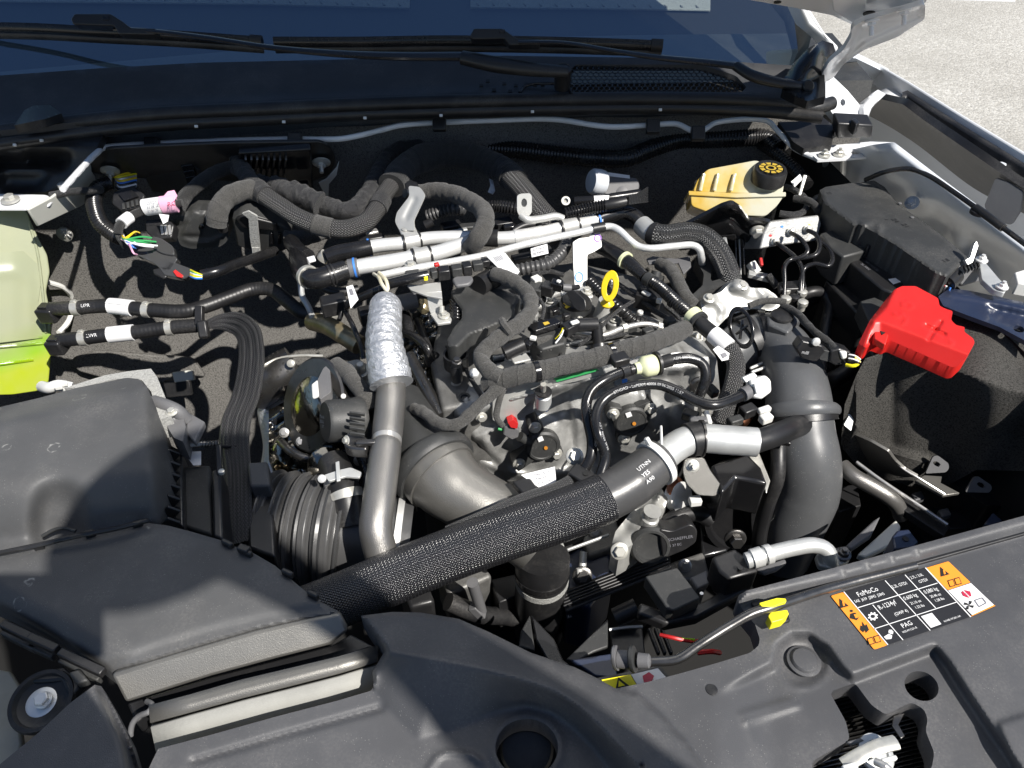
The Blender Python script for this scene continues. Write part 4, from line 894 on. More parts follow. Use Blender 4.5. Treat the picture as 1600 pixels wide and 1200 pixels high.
slab('outlet_shelf', [(386, 722), (418, 720), (422, 758), (390, 760)], zpl(-.04), .05, 'plastic_grain', bevel=.003)
slab('outlet_shelf', [(385, 760), (425, 758), (430, 870), (388, 856)], zpl(-.06), .05, 'plastic_black', bevel=.003)
bar('latch_arm', (341, 694, .005), (342, 742, -.01), 8, 6, 'plastic_black'); lathe('latch_pin', (346, 737, -.005), Z, [(5, -3), (5, 2), (3, 3)], 'zinc', n=10)
bar('rail', (284, 694, -.012), (335, 690, -.012), 5, 6, 'alu_dull'); bar('rail', (286, 702, -.02), (320, 698, -.02), 3, 6, 'plastic_matte')
slab('pale_sticker', [(286, 706), (314, 705), (314, 726), (302, 727)], zpl(-.03), .001, 'paper_white', bevel=0)
tg_ = Path([(315, 694, .004), (328, 694, .004), (342, 692, .004)]); sweep('screw', tg_, px(tg_, 5), 'steel_dark', n=10, prof=corr(.003, .2), step=.0006)
T('vent_elbow', 'silver grey moulded elbow with bolt beside the air box lid', 'elbow', (265, 640, .0))
tube('pipe', [(240, 628, .015), (258, 634, .018), (276, 642, .015), (290, 655, .0)], 11, 'plastic_grey', n=14)
relief('housing', [(258, 648), (272, 640), (286, 648), (290, 668), (286, 690), (272, 684), (262, 668)], zpl(.008), 'plastic_grey', cell=3, feats=[('dome', 268, 647, 9, 7, .008)], skirt=.03)
bolt((268, 644, .02), Z, 6, 'zinc'); slab('clear_guard', [(292, 642), (320, 658), (304, 690), (290, 676)], zpl(.0), .01, 'plastic_grey', bevel=.002)
tube('drain_hose', [(66, 604, -.05), (78, 606, -.04), (92, 602, -.035), (112, 606, -.04)], 9, 'white_plastic', n=12)
for a, b in [(84, 603), (92, 598)]: bar('white_clip', (a, b, -.025), (a + 12, b - 2, -.025), 6, 8, 'white_plastic')

# intake duct cover
DP = zpl(0.0)
duct = [(-180, 902), (-60, 878), (0, 867), (50, 858), (110, 844), (180, 829), (222, 816), (262, 821), (300, 831), (345, 844), (376, 858), (392, 862), (430, 884), (470, 918), (505, 943), (529, 955), (518, 964), (470, 970), (400, 984), (300, 1013), (230, 1034), (176, 1052), (140, 1024), (60, 976), (0, 946), (-60, 920), (-180, 912)]
T('intake_duct', 'wide flat charcoal intake duct curving from the air box to the front', 'intake duct', (260, 930, -.05))
relief('duct_top', duct, DP, 'plastic_grain', cell=4, base=lambda a, b: .004 - .02 * np.clip((20 - (a * .515 + 935 - b) * -1) / 60 * 0 + (b - (930 + a * .56 - 22)) / 60, 0, 1) ** 1.5,
       feats=[('soft', [(160, 1044), (178, 1033), (240, 1008), (330, 981), (402, 964), (474, 950), (560, 940), (560, 990), (300, 1040), (176, 1080)], -.0045, 13)], sig=.9, skirt=.03, lip=8)
tube('parting_flange', [(-40, 872, .012), (58, 852, .012), (118, 838, .014), (180, 826, .014), (232, 813, .012)], 4, 'plastic_black', n=8)
for a, b in [(50, 852), (130, 832), (205, 817), (346, 842), (376, 856), (440, 888), (480, 922)]: bar('edge_tab', (a, b, .010), (a + 16, b + (8 if a > 300 else -4), .010), 8, 14, 'plastic_black', bevel=.0015)
bar('edge_clip', (372, 852, .012), (388, 858, .012), 12, 12, 'plastic_black')
for a, b, c, d in [(2, 972, 60, 1000), (44, 992, 88, 1012), (92, 1016, 160, 1048)]: bar('side_rail', (a, b, .0), (c, d, -.004), 13, 16, 'plastic_black'); bar('side_rail', (a, b + 14, -.02), (c - 6, d + 12, -.02), 8, 16, 'plastic_matte')
slab('front_lip', [(173, 1054), (230, 1037), (300, 1016), (400, 987), (478, 969), (531, 958), (545, 985), (517, 1008), (430, 1030), (330, 1057), (196, 1099)], pl3((173, 1054, .0), (531, 958, .0), (330, 1057, -.018)), .012, 'duct_coated', bevel=.003)
slab('lip_underside', [(198, 1098), (330, 1057), (430, 1031), (517, 1008), (548, 990), (585, 1010), (530, 1028), (380, 1064), (238, 1106), (212, 1130)], zpl(-.035), .02, 'plastic_black')
# foam weather seal in front of the duct
T('front_foam_seal', 'pale grey foam strip standing between intake duct and front cover', 'seal', (380, 1090, -.03))
SE1 = [(236, 1104), (300, 1087), (380, 1064), (460, 1045), (530, 1028), (592, 1010)]; SE2 = [(238, 1131), (300, 1114), (380, 1092), (460, 1072), (530, 1054), (590, 1036)]; SE3 = [(246, 1168), (300, 1154), (380, 1133), (460, 1112), (530, 1093), (586, 1077)]
V = [pt(a, b, -.012) for a, b in SE1] + [pt(a, b, -.016) for a, b in SE2] + [pt(a, b, -.034) for a, b in SE3]; n_ = 6
mk('upper_face', V[:12], [(i, i + 1, n_ + i + 1, n_ + i) for i in range(5)], 'duct_coated', solid=.006)
mk('sloping_face', V[6:], [(i, i + 1, n_ + i + 1, n_ + i) for i in range(5)], 'foam_pale', solid=.006)
tube('end_lip', [(204, 1150, -.03), (206, 1132, -.022), (218, 1118, -.016), (234, 1112, -.010), (238, 1102, -.012), (230, 1096, -.02)], 4.5, 'plastic_grey', n=10)

# front cover over the radiator support
T('front_cover', 'broad dark grey moulded radiator cover across the front of the bay', 'cover', (1100, 1120, -.05))
fc = [(165, 1340), (225, 1216), (247, 1170), (330, 1148), (430, 1120), (530, 1094), (584, 1078), (582, 1050), (603, 1014), (578, 985), (564, 962), (613, 956), (657, 957), (717, 967), (763, 987), (830, 1020), (897, 1042), (930, 1058), (962, 1076), (1010, 1066), (1060, 1053), (1120, 1036), (1172, 1020), (1186, 1008), (1187, 998), (1180, 976), (1160, 952), (1152, 938), (1154, 930), (1166, 923), (1300, 888), (1450, 847), (1625, 799), (1900, 724), (1900, 1340)]
R_ = [(605, 1018), (680, 1030), (763, 1047), (820, 1062), (863, 1077), (895, 1096), (913, 1110), (955, 1150), (997, 1190), (1015, 1216), (1090, 1340)]
TE = [(564, 962), (613, 956), (657, 957), (717, 967), (763, 987), (830, 1020), (897, 1042), (930, 1058), (962, 1076)]
Q_ = TE + [(997, 1085), (1040, 1125), (1075, 1165), (1110, 1216), (1210, 1340)]
B_ = [(584, 1078), (600, 1102), (652, 1157), (720, 1135), (780, 1112), (823, 1102), (863, 1113), (897, 1137), (925, 1165), (947, 1193), (958, 1216), (1010, 1340)]
rec = [(1100, 1340), (1100, 1095), (1210, 1040), (1216, 1010), (1238, 993), (1264, 993), (1290, 1010), (1313, 1043), (1331, 1061), (1395, 1037), (1461, 1012), (1480, 1035), (1512, 1085), (1552, 1145), (1602, 1216), (1690, 1340)]
HOLE_BIG = ell(823, 1168, 49, 45, 40); HOLE_OV = ell(1440, 1072, 28, 22, 30, rot=28)
CUT = roundpoly([(1296, 1081), (1336, 1067), (1362, 1102), (1384, 1117), (1402, 1108), (1424, 1097), (1444, 1108), (1450, 1124), (1446, 1142), (1460, 1176), (1456, 1200), (1440, 1216), (1272, 1216), (1268, 1190), (1328, 1156), (1322, 1128)], 7)
def recess(a, b, h):
    s = np.clip((a - 1110) / 105, 0, 1); s = s * s * (3 - 2 * s); q = np.clip(.5 - sdpoly(rec, a, b)[0] / 12, 0, 1); return h - .014 * s * q * q * (3 - 2 * q)
COVO = relief('cover', fc, zpl(0), 'plastic_cover', cell=3.5,
       feats=[('ramp', Q_, R_, .010, .036), ('poly', [(962, 1076), (997, 1085), (1040, 1125), (1075, 1165), (1110, 1216), (1210, 1340), (1900, 1340), (1900, 724), (1625, 799), (1166, 923), (1152, 938), (1187, 998)], .0), ('fn', lambda a, b, h: np.where((sdpoly(TE + [(997, 1085), (1040, 1125), (1075, 1165), (1110, 1216), (1210, 1340)] + R_[::-1], a, b)[0] < 0) & (a > 940), h * np.clip((1 - (a - 940) / 400), 0, 1), h)),
              ('ramp', R_, B_, .036, .0), ('poly', [(564, 962), (605, 1018), (584, 1078), (582, 1050), (603, 1014)], .015),
              ('ramp', [(1150, 940), (1166, 930), (1300, 900), (1400, 873), (1450, 859), (1625, 811), (1900, 736)], [(1155, 950), (1170, 947), (1300, 918), (1400, 891), (1450, 877), (1625, 829), (1900, 754)], .012, .0),
              ('poly', [(1150, 938), (1166, 918), (1300, 880), (1625, 792), (1900, 717), (1900, 736), (1625, 811), (1450, 859), (1300, 900), (1166, 932)], .012),
              ('fn', recess), ('line', [(300, 1190), (430, 1152), (596, 1106)], 5, -.005), ('dome', 1253, 1036, 42, 38, -.003), ('line', ell(1253, 1036, 40, 36, 30) + [ell(1253, 1036, 40, 36, 30)[0]], 5, .003),
              ('line', [(1160, 1117), (1238, 1094)], 4, .003), ('line', [(1166, 1127), (1246, 1102)], 4, .003), ('line', [(1165, 1127), (1195, 1200)], 5, .0015), ('line', ell(823, 1168, 54, 50, 30) + [ell(823, 1168, 54, 50, 30)[0]], 6, .002),
              ('line', [(668, 1206), (684, 1182), (700, 1176), (738, 1180), (750, 1190)], 5, .004), ('add', [(1560, 1130), (1700, 1085), (1700, 1216), (1590, 1216)], .004)],
       holes=[HOLE_BIG, HOLE_OV, CUT], sig=.9, skirt=.022)
lathe('plug', (1256, 1033, -.014), Z, [(26, -2), (26, 1), (21, 2), (20, 5), (18, 7), (6, 7.5)], 'plastic_cover', n=36)
lathe('round_cap', (823, 1170, -.03), (Z - Y * .3), [(42, -20), (42, 0), (38, 4), (12, 6)], 'plastic_black', n=40)
slab('groove_shade_strip', [(1172, 940), (1300, 908), (1400, 881), (1450, 867), (1625, 818), (1890, 746), (1890, 755), (1625, 828), (1450, 877), (1400, 891), (1300, 918), (1178, 948)], zpl(.0), .004, 'rubber', h=.0035, bevel=.001)  # dark strip added to stand in for the shade in the lip groove
# radiator fins seen through the cut-outs
T('radiator', 'dark radiator core with thin horizontal fins behind the latch opening', 'radiator', (1370, 1160, -.12))
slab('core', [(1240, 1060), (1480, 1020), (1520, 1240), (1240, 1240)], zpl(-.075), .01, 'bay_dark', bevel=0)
for i in range(26): b = 1052 + i * 7; bar('fin', (1255, b + 14, -.06), (1480, b - 40, -.06), 1.6, 8, 'steel_dark', bevel=0)
tube('latch_rod', [(1404, 1068, -.03), (1420, 1096, -.035), (1440, 1130, -.04)], 2.5, 'steel', n=8)
# latch
T('hood_latch', 'silver hood latch with a ringed lever in the cover opening', 'latch', (1375, 1185, -.03))
lathe('ring', (1368, 1178, -.02), (Z + X * .25 - Y * .2), [(26, -3), (30, -1), (30, 3), (25, 5), (20, 5), (19, 1), (8, 1)], 'alu_dull', n=28)
sweep('lever', Path([(1318, 1196, -.012), (1345, 1180, -.006), (1375, 1166, -.004), (1400, 1160, -.006)]), .006, 'zinc', n=10, ru=.5)
tube('pin', [(1368, 1190, -.002), (1385, 1198, .002), (1392, 1212, -.01)], 6, 'steel', n=12)
bar('stop', (1378, 1188, -.0), (1402, 1182, -.0), 7, 10, 'white_plastic'); bar('stop', (1318, 1200, -.006), (1340, 1194, -.006), 10, 10, 'white_plastic')
slab('bracket_strip', [(1396, 1118), (1414, 1114), (1404, 1132), (1414, 1150), (1408, 1154), (1394, 1134)], zpl(-.025), .002, 'steel_dark', bevel=.0005)
slab('tab', [(1322, 1158), (1344, 1152), (1352, 1156), (1330, 1164)], zpl(-.012), .004, 'plastic_grey')
# sticker on the cover
T('refrigerant_label', 'orange and black refrigerant data sticker with white print on the front cover', 'sticker', (1420, 945, .0))
LPN = zpl(.0)
LH = .0012
OS = flat('orange_strip', roundpoly([(1298, 931), (1318, 925), (1387, 1008), (1366, 1015)], 3), LPN, 'label_orange', h=LH)
BF = flat('black_field', [(1318.5, 924.5), (1446, 887), (1516, 964), (1387.5, 1007.5)], LPN, 'label_black', h=LH)
OC = flat('orange_corner', roundpoly([(1446.5, 887.5), (1482, 877), (1516.5, 910), (1481, 922)], 2), LPN, 'label_orange', h=LH)
WC = flat('white_corner', [(1481.5, 922.8), (1517, 911), (1553, 945), (1519, 961)], LPN, 'paper_white', h=LH)
flat('orange_rim', [(1517, 963.5), (1519, 961), (1553, 945), (1555.5, 946.5)], LPN, 'label_orange', h=LH)
h2 = LH + .0005
def rule(p, q_, wpx=1.2):
    a, b = np.array(p, float), np.array(q_, float); d = b - a; n = np.array([-d[1], d[0]]) / np.linalg.norm(d) * wpx / 2
    flat('rule', [tuple(a + n), tuple(b + n), tuple(b - n), tuple(a - n)], LPN, 'ink_white', h=h2, par=BF)
rule((1383, 907), (1453.5, 985)); rule((1414, 898), (1462, 950)); rule((1363.5, 945), (1411, 1000)); rule((1339, 950), (1465, 911)); rule((1366, 982.5), (1495.5, 940.5)); rule((1318.5, 924.5), (1387.5, 1007.5), 1.4); rule((1446, 887), (1517, 964), 1.6)
def lab(s, a, b, size, m='ink_white', sq=1.0): text('print', s, a, b, size, LPN, m, h=h2, squash=sq, par=BF)
lab('FoMoCo', (1341.5, 932.6), (1375, 922), 11.5, sq=.92); lab('SAE  J639  J2842  J2845', (1336.5, 942), (1392, 926.5), 6.6, sq=.86)
lab('2.3L GTDI', (1395, 919.5), (1422, 911.6), 7.5, sq=.85); lab('2.7L / 3.0L', (1424, 905), (1449, 897.6), 6.8, sq=.8); lab('GTDI', (1437, 911.3), (1449, 907.5), 7)
lab('R-1234yf', (1375, 953), (1406, 941.5), 11, sq=.82); lab('(GWP 4)', (1399, 962.4), (1421, 955.3), 7.5, sq=.9)
lab('0.600 kg', (1414, 938), (1440, 929.5), 9, sq=.8); lab('21.16 oz', (1424, 945), (1443, 939), 6.5, sq=.85); lab('1.32 lbs', (1431, 951.4), (1449, 946), 6.5, sq=.85)
lab('0.580 kg', (1446, 928), (1472, 920), 9, sq=.8); lab('20.46 oz', (1455, 934.4), (1475, 928.5), 6.5, sq=.85); lab('1.28 lbs', (1462, 940.6), (1481, 935), 6.5, sq=.85)
lab('PAG', (1411, 981.6), (1429, 974.6), 10.5); lab('WSS-M1C231-B', (1411, 989.5), (1440, 979), 4.6, sq=.9); lab('N1WB-19C601-AA', (1476, 972.5), (1507, 961.5), 4.4, sq=.9)
flat('code_patch', [(1439, 963), (1456, 957.5), (1471, 975), (1454.5, 981)], LPN, 'ink_white', h=h2)
def tri(cx, cy, s, m='ink_black', par=None):
    flat('warning_sign', [(cx - 1.5 * s * .5, cy - s), (cx + s * 1.1, cy + s * .45), (cx - s * .6, cy + s * .95)], LPN, m, h=h2, par=par); flat('warning_mark', [(cx - .2 * s, cy - .4 * s), (cx + .15 * s, cy - .5 * s), (cx + .35 * s, cy + .4 * s), (cx, cy + .5 * s)], LPN, 'label_orange', h=h2 + .0004, par=par)
tri(1317.5, 943, 8, par=OS); tri(1475, 893.5, 8, par=OC)
def book(cx, cy):
    for dx, dy in ((-5, 1.5), (5, -1.5)):
        o = [(cx + dx - 4.6, cy + dy - 4), (cx + dx + 4, cy + dy - 6.5), (cx + dx + 8, cy + dy + 4), (cx + dx - .6, cy + dy + 6.6)]
        flat('book_page', o, LPN, 'ink_black', h=h2); c = (sum(x for x, _ in o) / 4, sum(y for _, y in o) / 4); flat('book_page', [(c[0] + (x - c[0]) * .76, c[1] + (y - c[1]) * .76) for x, y in o], LPN, 'label_orange', h=h2 + .0004)
book(1364, 1000); book(1490, 909.5)
flat('reader_symbol', ell(1330.5, 954.5, 2.4, 2, 12), LPN, 'ink_black', h=h2); flat('reader_symbol', [(1329, 959), (1336, 957), (1343, 963), (1339, 969), (1328, 966)], LPN, 'ink_black', h=h2); flat('reader_symbol', [(1334, 960), (1340, 959), (1343, 964), (1337, 966)], LPN, 'label_orange', h=h2 + .0004)
flat('flame_symbol', [(1344, 984), (1345, 977), (1348, 979), (1347, 971), (1352, 978), (1354, 975), (1358, 984), (1353, 989), (1352, 984), (1349, 988)], LPN, 'ink_black', h=h2)
def star(cx, cy, r1, r2, n, m, nm):
    P = [];
    for i in range(2 * n): t = math.pi * i / n; r = r1 if i % 2 else r2; P.append((cx + r * math.cos(t) * 1.05, cy + r * math.sin(t) * .9))
    for i in range(2 * n): flat(nm, [(cx, cy), P[i], P[(i + 1) % (2 * n)]], LPN, m, h=h2)
def gear(cx, cy, m, hole):
    P = []
    for i in range(24): t = 2 * math.pi * i / 24; r = 8 if i % 3 else 5.2; P.append((cx + r * math.cos(t), cy + r * .85 * math.sin(t)))
    flat('snow_symbol', P, LPN, m, h=h2); flat('snow_symbol', ell(cx, cy, 3.4, 2.8, 14), LPN, hole, h=h2 + .0004)
gear(1364, 963, 'ink_white', 'label_black')
flat('oil_symbol', [(1381, 995), (1389, 990), (1394, 993), (1393, 998), (1385, 999)], LPN, 'ink_white', h=h2); flat('oil_symbol', [(1388, 988), (1389, 984), (1393, 984), (1396, 987), (1395, 991), (1391, 990)], LPN, 'ink_white', h=h2)
for k_ in range(4):
    t = k_ * math.pi / 2 + .4; flat('fan_symbol', [(1514, 945.5), (1514 + 8 * math.cos(t - .35), 945.5 + 7 * math.sin(t - .35)), (1514 + 8.5 * math.cos(t + .25), 945.5 + 7.5 * math.sin(t + .25)), (1514 + 4 * math.cos(t + .6), 945.5 + 3.5 * math.sin(t + .6))], LPN, 'ink_black', h=h2)
flat('hand_symbol', [(1502, 925), (1508, 922), (1516, 924), (1518, 931), (1513, 934), (1505, 931)], LPN, 'ink_red', h=h2); rule((1503, 921), (1517, 935), 1.6)
for a, b in (((1523, 938), (1535, 934)), ((1535, 934), (1541, 942)), ((1541, 942), (1530, 948)), ((1530, 948), (1523, 938))): 
    d = np.array(b, float) - np.array(a, float); n = np.array([-d[1], d[0]]) / np.linalg.norm(d) * .8; flat('car_symbol', [tuple(np.array(a) + n), tuple(np.array(b) + n), tuple(np.array(b) - n), tuple(np.array(a) - n)], LPN, 'ink_grey', h=h2)

# prop rod with its socket and yellow clip
T('prop_rod', 'dark steel hood prop rod lying across the cover notch', 'rod', (1090, 1010, .0))
pr = tube('rod', [(988, 1036, -.015), (1020, 1034, -.01), (1058, 1030, -.004), (1092, 1008, .004), (1140, 978, .012), (1176, 958, .018), (1202, 950, .019), (1300, 918, .006), (1430, 884, .001)], 7.5, 'steel_dark', n=14, step=.003)
T('rod_socket', 'grey plastic socket with two discs holding the prop rod end', 'socket', (975, 1020, -.02))
ax = (w((1020, 1034, -.01)) - w((960, 1030, -.02))).normalized()
lathe('disc', (962, 1028, -.015), ax, [(22, -3), (24, -1), (24, 3), (20, 4)], 'plastic_grey', n=24, sx=.7); lathe('disc', (988, 1030, -.008), ax, [(24, -3), (26, -1), (26, 4), (20, 5)], 'plastic_matte', n=24, sx=.7); lathe('neck', (968, 1030, -.013), ax, [(14, -2), (14, 18)], 'plastic_grey', n=18); lathe('bush', (1000, 1032, -.006), ax, [(12, -2), (11, 14), (8, 16)], 'plastic_grey', n=18)
T('yellow_clip', 'bright yellow plastic clip holding the prop rod on the front cover', 'clip', (1212, 955, .01))
slab('upper_jaw', [(1186, 942), (1214, 934), (1228, 935), (1229, 940), (1208, 948), (1190, 947)], zpl(.024), .006, 'yellow_bright', rnd=2); slab('lower_jaw', [(1200, 962), (1204, 956), (1230, 952), (1233, 959), (1224, 968), (1206, 973)], zpl(.018), .012, 'yellow_bright', rnd=2)
slab('base', [(1198, 962), (1232, 956), (1236, 970), (1210, 978)], zpl(.004), .004, 'plastic_black')
T('warning_sticker', 'yellow and white warning sticker on the fan shroud edge', 'sticker', (995, 1065, -.03))
WP = zpl(-.035); flat('yellow_field', [(940, 1062), (985, 1054), (996, 1072), (950, 1082)], WP, 'yellow_bright', h=.001); flat('white_field', [(986, 1054), (1028, 1044), (1042, 1060), (997, 1072)], WP, 'paper_white', h=.001)
flat('red_mark', [(1004, 1056), (1014, 1050), (1022, 1056), (1018, 1066), (1006, 1066)], WP, 'ink_red', h=.0016); flat('triangle', [(966, 1058), (984, 1072), (962, 1076)], WP, 'ink_black', h=.0016); flat('triangle', [(967, 1063), (977, 1071), (966, 1073)], WP, 'yellow_bright', h=.002)
slab('backing', [(930, 1060), (1030, 1040), (1050, 1062), (945, 1090)], WP, .01, 'plastic_black', bevel=0)

# lower left: lamp adjuster and trims
T('lamp_mount', 'black round lamp mount cup with a shiny bolt in the lower left corner', 'mount', (65, 1100, -.03))
lathe('cup', (66, 1096, -.02), (Z + Y * -.15), [(48, -8), (50, 0), (48, 6), (42, 6), (38, -2), (30, -4), (6, -4)], 'plastic_black', n=40)
lathe('bolt_washer', (66, 1098, -.024), (Z + Y * -.15), [(24, 0), (24, 3), (20, 5), (8, 5)], 'alu', n=30); bolt((68, 1094, -.018), (Z + Y * -.15), 11, 'alu', washer=1.2)
slab('cup_arm', [(44, 1056), (100, 1040), (130, 1066), (110, 1090), (96, 1062), (50, 1066)], zpl(-.016), .01, 'plastic_black')
slab('arm_clip', [(106, 1050), (124, 1044), (138, 1062), (120, 1068)], zpl(-.008), .01, 'plastic_matte')
CUR = None
slab('bumper_bracket', [(-20, 1042), (16, 1048), (30, 1070), (26, 1110), (34, 1160), (26, 1200), (-20, 1210)], zpl(-.045), .01, 'dull_paint', par=None, label='dull cream body bracket at the lower left corner', cat='bracket')
relief('corner_trim', [(-20, 1216), (0, 1194), (60, 1145), (110, 1098), (148, 1070), (158, 1072), (180, 1110), (205, 1160), (222, 1216)], zpl(0), 'plastic_cover', cell=4, base=lambda a, b: .012 - .02 * np.clip((a - 150 - (b - 1070) * .45) / 30, -1, 1) * 0, feats=[('ramp', [(148, 1070), (190, 1150), (200, 1216)], [(160, 1068), (206, 1160), (224, 1216)], .012, -.02)], par=None, label='smooth dark corner trim panel below the lamp mount', cat='trim panel')
# ================================================================== ENGINE
def conduit(lbl, pts, rp, pitch=.005, amp=.1, m='conduit', n=14, name='corrugated_conduit'):
    T(name, lbl, 'conduit', pts[0]); pa = Path(pts, step=.002); sweep('conduit', pa, px(pa, rp), m, n=n, prof=corr(pitch, amp), step=pitch / 6, smooth=50); return pa
def stub(name, a, b, rp, m, n=16, **kw): pa = Path([a, b]); return sweep(name, pa, px(pa, rp), m, n=n, **kw)
TCP = pl3((770, 610, -.035), (1110, 570, -.035), (900, 740, -.19))
TN = TCP[1]
T('engine_block', 'bare cast aluminium engine front and cylinder head in the middle of the bay', 'engine', (900, 760, -.5))
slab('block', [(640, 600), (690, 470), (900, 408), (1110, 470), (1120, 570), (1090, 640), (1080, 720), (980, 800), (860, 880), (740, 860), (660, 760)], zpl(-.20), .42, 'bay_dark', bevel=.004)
slab('cylinder_head', [(690, 640), (672, 560), (690, 478), (780, 424), (900, 408), (1020, 436), (1092, 482), (1110, 572), (960, 592), (820, 604), (775, 622)], zpl(-.045), .16, 'cast_dark', bevel=.006, seg=3)
relief('timing_cover', [(690, 640), (740, 625), (775, 606), (800, 596), (860, 584), (960, 566), (1060, 550), (1120, 560), (1125, 612), (1112, 650), (1090, 680), (1050, 690), (1000, 740), (950, 760), (900, 760), (870, 780), (830, 782), (770, 770), (720, 735), (690, 690), (676, 655)], TCP, 'cast_alu', cell=3,
       base=lambda a, b: .004 * np.sin(a * .05) * np.sin(b * .06),
       feats=[('ramp', [(690, 640), (775, 604), (860, 582), (960, 564), (1120, 545)], [(700, 665), (790, 632), (870, 612), (965, 592), (1110, 575)], .004, .022), ('line', [(728, 690), (780, 668), (800, 625), (870, 605)], 7, .010), ('soft', [(670, 640), (700, 640), (740, 690), (800, 745), (860, 760), (860, 800), (740, 790), (660, 700)], -.02, 14), ('line', [(700, 660), (745, 710), (800, 752)], 5, .006), ('line', [(690, 676), (740, 726), (800, 766)], 4, .006), ('dome', 760, 690, 10, 10, .01), ('dome', 880, 655, 8, 8, .008), ('dome', 925, 740, 14, 12, .012), ('line', [(1000, 600), (1030, 690)], 4, .008), ('line', [(735, 715), (800, 742), (860, 742), (905, 735), (945, 745), (1010, 720)], 8, .010), ('dome', 843, 693, 48, 46, .012), ('dome', 986, 655, 50, 46, .012), ('dome', 900, 645, 16, 60, -.006), ('line', [(890, 620), (905, 665), (900, 735)], 7, .008), ('line', [(935, 612), (960, 705)], 5, .006), ('dome', 1070, 650, 26, 30, .014), ('line', [(1040, 600), (1095, 660)], 6, .008), ('dome', 1100, 590, 20, 20, .012), ('line', [(820, 608), (1010, 575)], 4, .006)], sig=1.1, skirt=.05)
relief('cam_cap_casting', [(770, 628), (800, 592), (850, 578), (905, 573), (938, 568), (945, 584), (900, 596), (850, 606), (815, 640), (790, 668), (770, 656)], TCP, 'cast_smooth', cell=3, base=lambda a, b: .022 + 0 * a, feats=[('line', [(800, 600), (900, 580)], 6, .004)], skirt=.02)
slab('green_mark', [(866, 592), (932, 576), (936, 579), (870, 597)], TCP, .0008, 'green_mark', h=.0285, bevel=0)
for a, b in [(728, 696), (752, 652), (1040, 745), (1105, 640)]: bolt(onp(a, b, TCP, .012), TN, 6, 'zinc')
# head details: cam bearing caps, screws, ridges so the top reads as castings
for a, b in [(805, 470), (830, 488), (860, 470), (872, 486), (845, 452), (820, 455), (905, 515), (935, 512), (960, 500), (800, 560), (780, 575), (890, 548)]:
    slab('casting_pad', ell(a, b, 12, 8, 14), zpl(-.045), .02, 'cast_alu', h=.012, bevel=.002); bolt((a, b, -.03), Z, 4.5, 'zinc')
for P in ([(790, 520), (840, 480), (900, 470)], [(770, 560), (860, 545), (980, 520)], [(960, 480), (1040, 510), (1090, 540)], [(800, 500), (880, 455), (960, 440)]):
    tube('casting_rib', [(a, b, -.04) for a, b in P], 5, 'cast_alu', n=8)

# black top cover
T('engine_cover', 'small black plastic resonator cover with a narrow tongue on the engine', 'engine cover', (750, 500, -.02))
cov = roundpoly([(703, 456), (720, 447), (747, 443), (782, 452), (815, 463), (803, 482), (806, 492), (797, 503), (779, 506), (760, 515), (735, 523), (722, 537), (713, 545), (699, 541), (698, 532), (710, 511), (722, 498), (722, 483), (713, 473)], 5)
relief('shell', cov, zpl(.012), 'plastic_matte', cell=2.5, feats=[('add', [(703, 456), (747, 443), (815, 463), (806, 472), (740, 462), (710, 470)], -.004)], sig=1.5, skirt=.022, lip=6)
stub('resonator_neck', (748, 446, .02), (772, 432, .018), 16, 'plastic_black'); stub('neck_ring', (770, 434, .019), (774, 431, .019), 18, 'plastic_matte'); stub('neck_ring', (778, 430, .019), (782, 428, .019), 18, 'plastic_matte')
for i in range(5): tube('bellows_fold', [(705, 470 + i * 5, .0), (712, 476 + i * 5, .004), (720, 478 + i * 5, .0)], 3, 'plastic_gloss', n=8)
lathe('cup', (712, 553, -.01), Z, [(20, -24), (20, 0), (17, 0), (16, -10)], 'plastic_black', n=24)
tube('cover_edge', [(698, 541, -.008), (714, 548, -.008), (726, 538, -.008), (740, 527, -.008), (765, 518, -.008)], 3, 'plastic_gloss', n=8)
T('stud_post', 'upright stud with black rubber sleeve and cap below the resonator cover', 'stud', (714, 610, -.06))
lathe('sleeve', (714, 594, -.035), Z, [(9, 0), (9.5, 26), (8, 28), (8, 30)], 'rubber', n=18); lathe('collar', (714, 620, -.07), Z, [(9, 0), (8, 30)], 'alu_matte', n=18); bolt((714, 565, .002), Z, 6, 'steel_dark', washer=1.3)
T('filler_stud', 'white round bolt head beside the rubber sleeved stud', 'bolt', (741, 582, -.03)); lathe('head', (741, 582, -.02), Z + TOCAM * .5, [(8, -4), (8, 1), (6, 3), (2, 3.5)], 'alu', n=16)
lathe('boss', (726, 623, -.045), Z + TOCAM * .6, [(10, -3), (10, 3), (6, 4), (5, 1)], 'plastic_matte', n=18, par=None, label='dark round boss with a hole on the side casting', cat='boss')

# aluminium coolant pipes across the back
T('coolant_pipe', 'upper bright aluminium coolant pipe across the back of the engine', 'pipe', (700, 372, .02), group='aluminium coolant pipes')
pA = Path([(556, 391, .018), (590, 384, .02), (630, 380, .02), (665, 373, .02), (700, 371, .02), (740, 371, .02), (790, 372, .02), (835, 366, .022), (880, 356, .024), (910, 349, .025), (938, 342, .026)]); r_ = px(pA, 10.5)
sweep('pipe', pA, r_, 'alu', n=20, step=.004); band('joint_sleeve', pA, (825, 368), 45, 11.4, 'alu'); band('black_band', pA, (766, 371), 22, 13.5, 'plastic_black')
sweep('rubber_end', Path([(512, 402, .012), (528, 396, .016), (556, 391, .019), (580, 386, .02)]), r_ * 1.25, 'rubber_gloss', n=18); band('blue_paint', pA, (579, 386), 3, 14, 'blue_mark'); band('clear_sleeve', pA, (570, 388), 16, 12.5, 'plastic_grey')
sweep('end_elbow', Path([(930, 343, .026), (950, 336, .028), (975, 331, .028), (992, 338, .024), (1003, 350, .016)]), px(pA, 12), 'rubber_gloss', n=18)
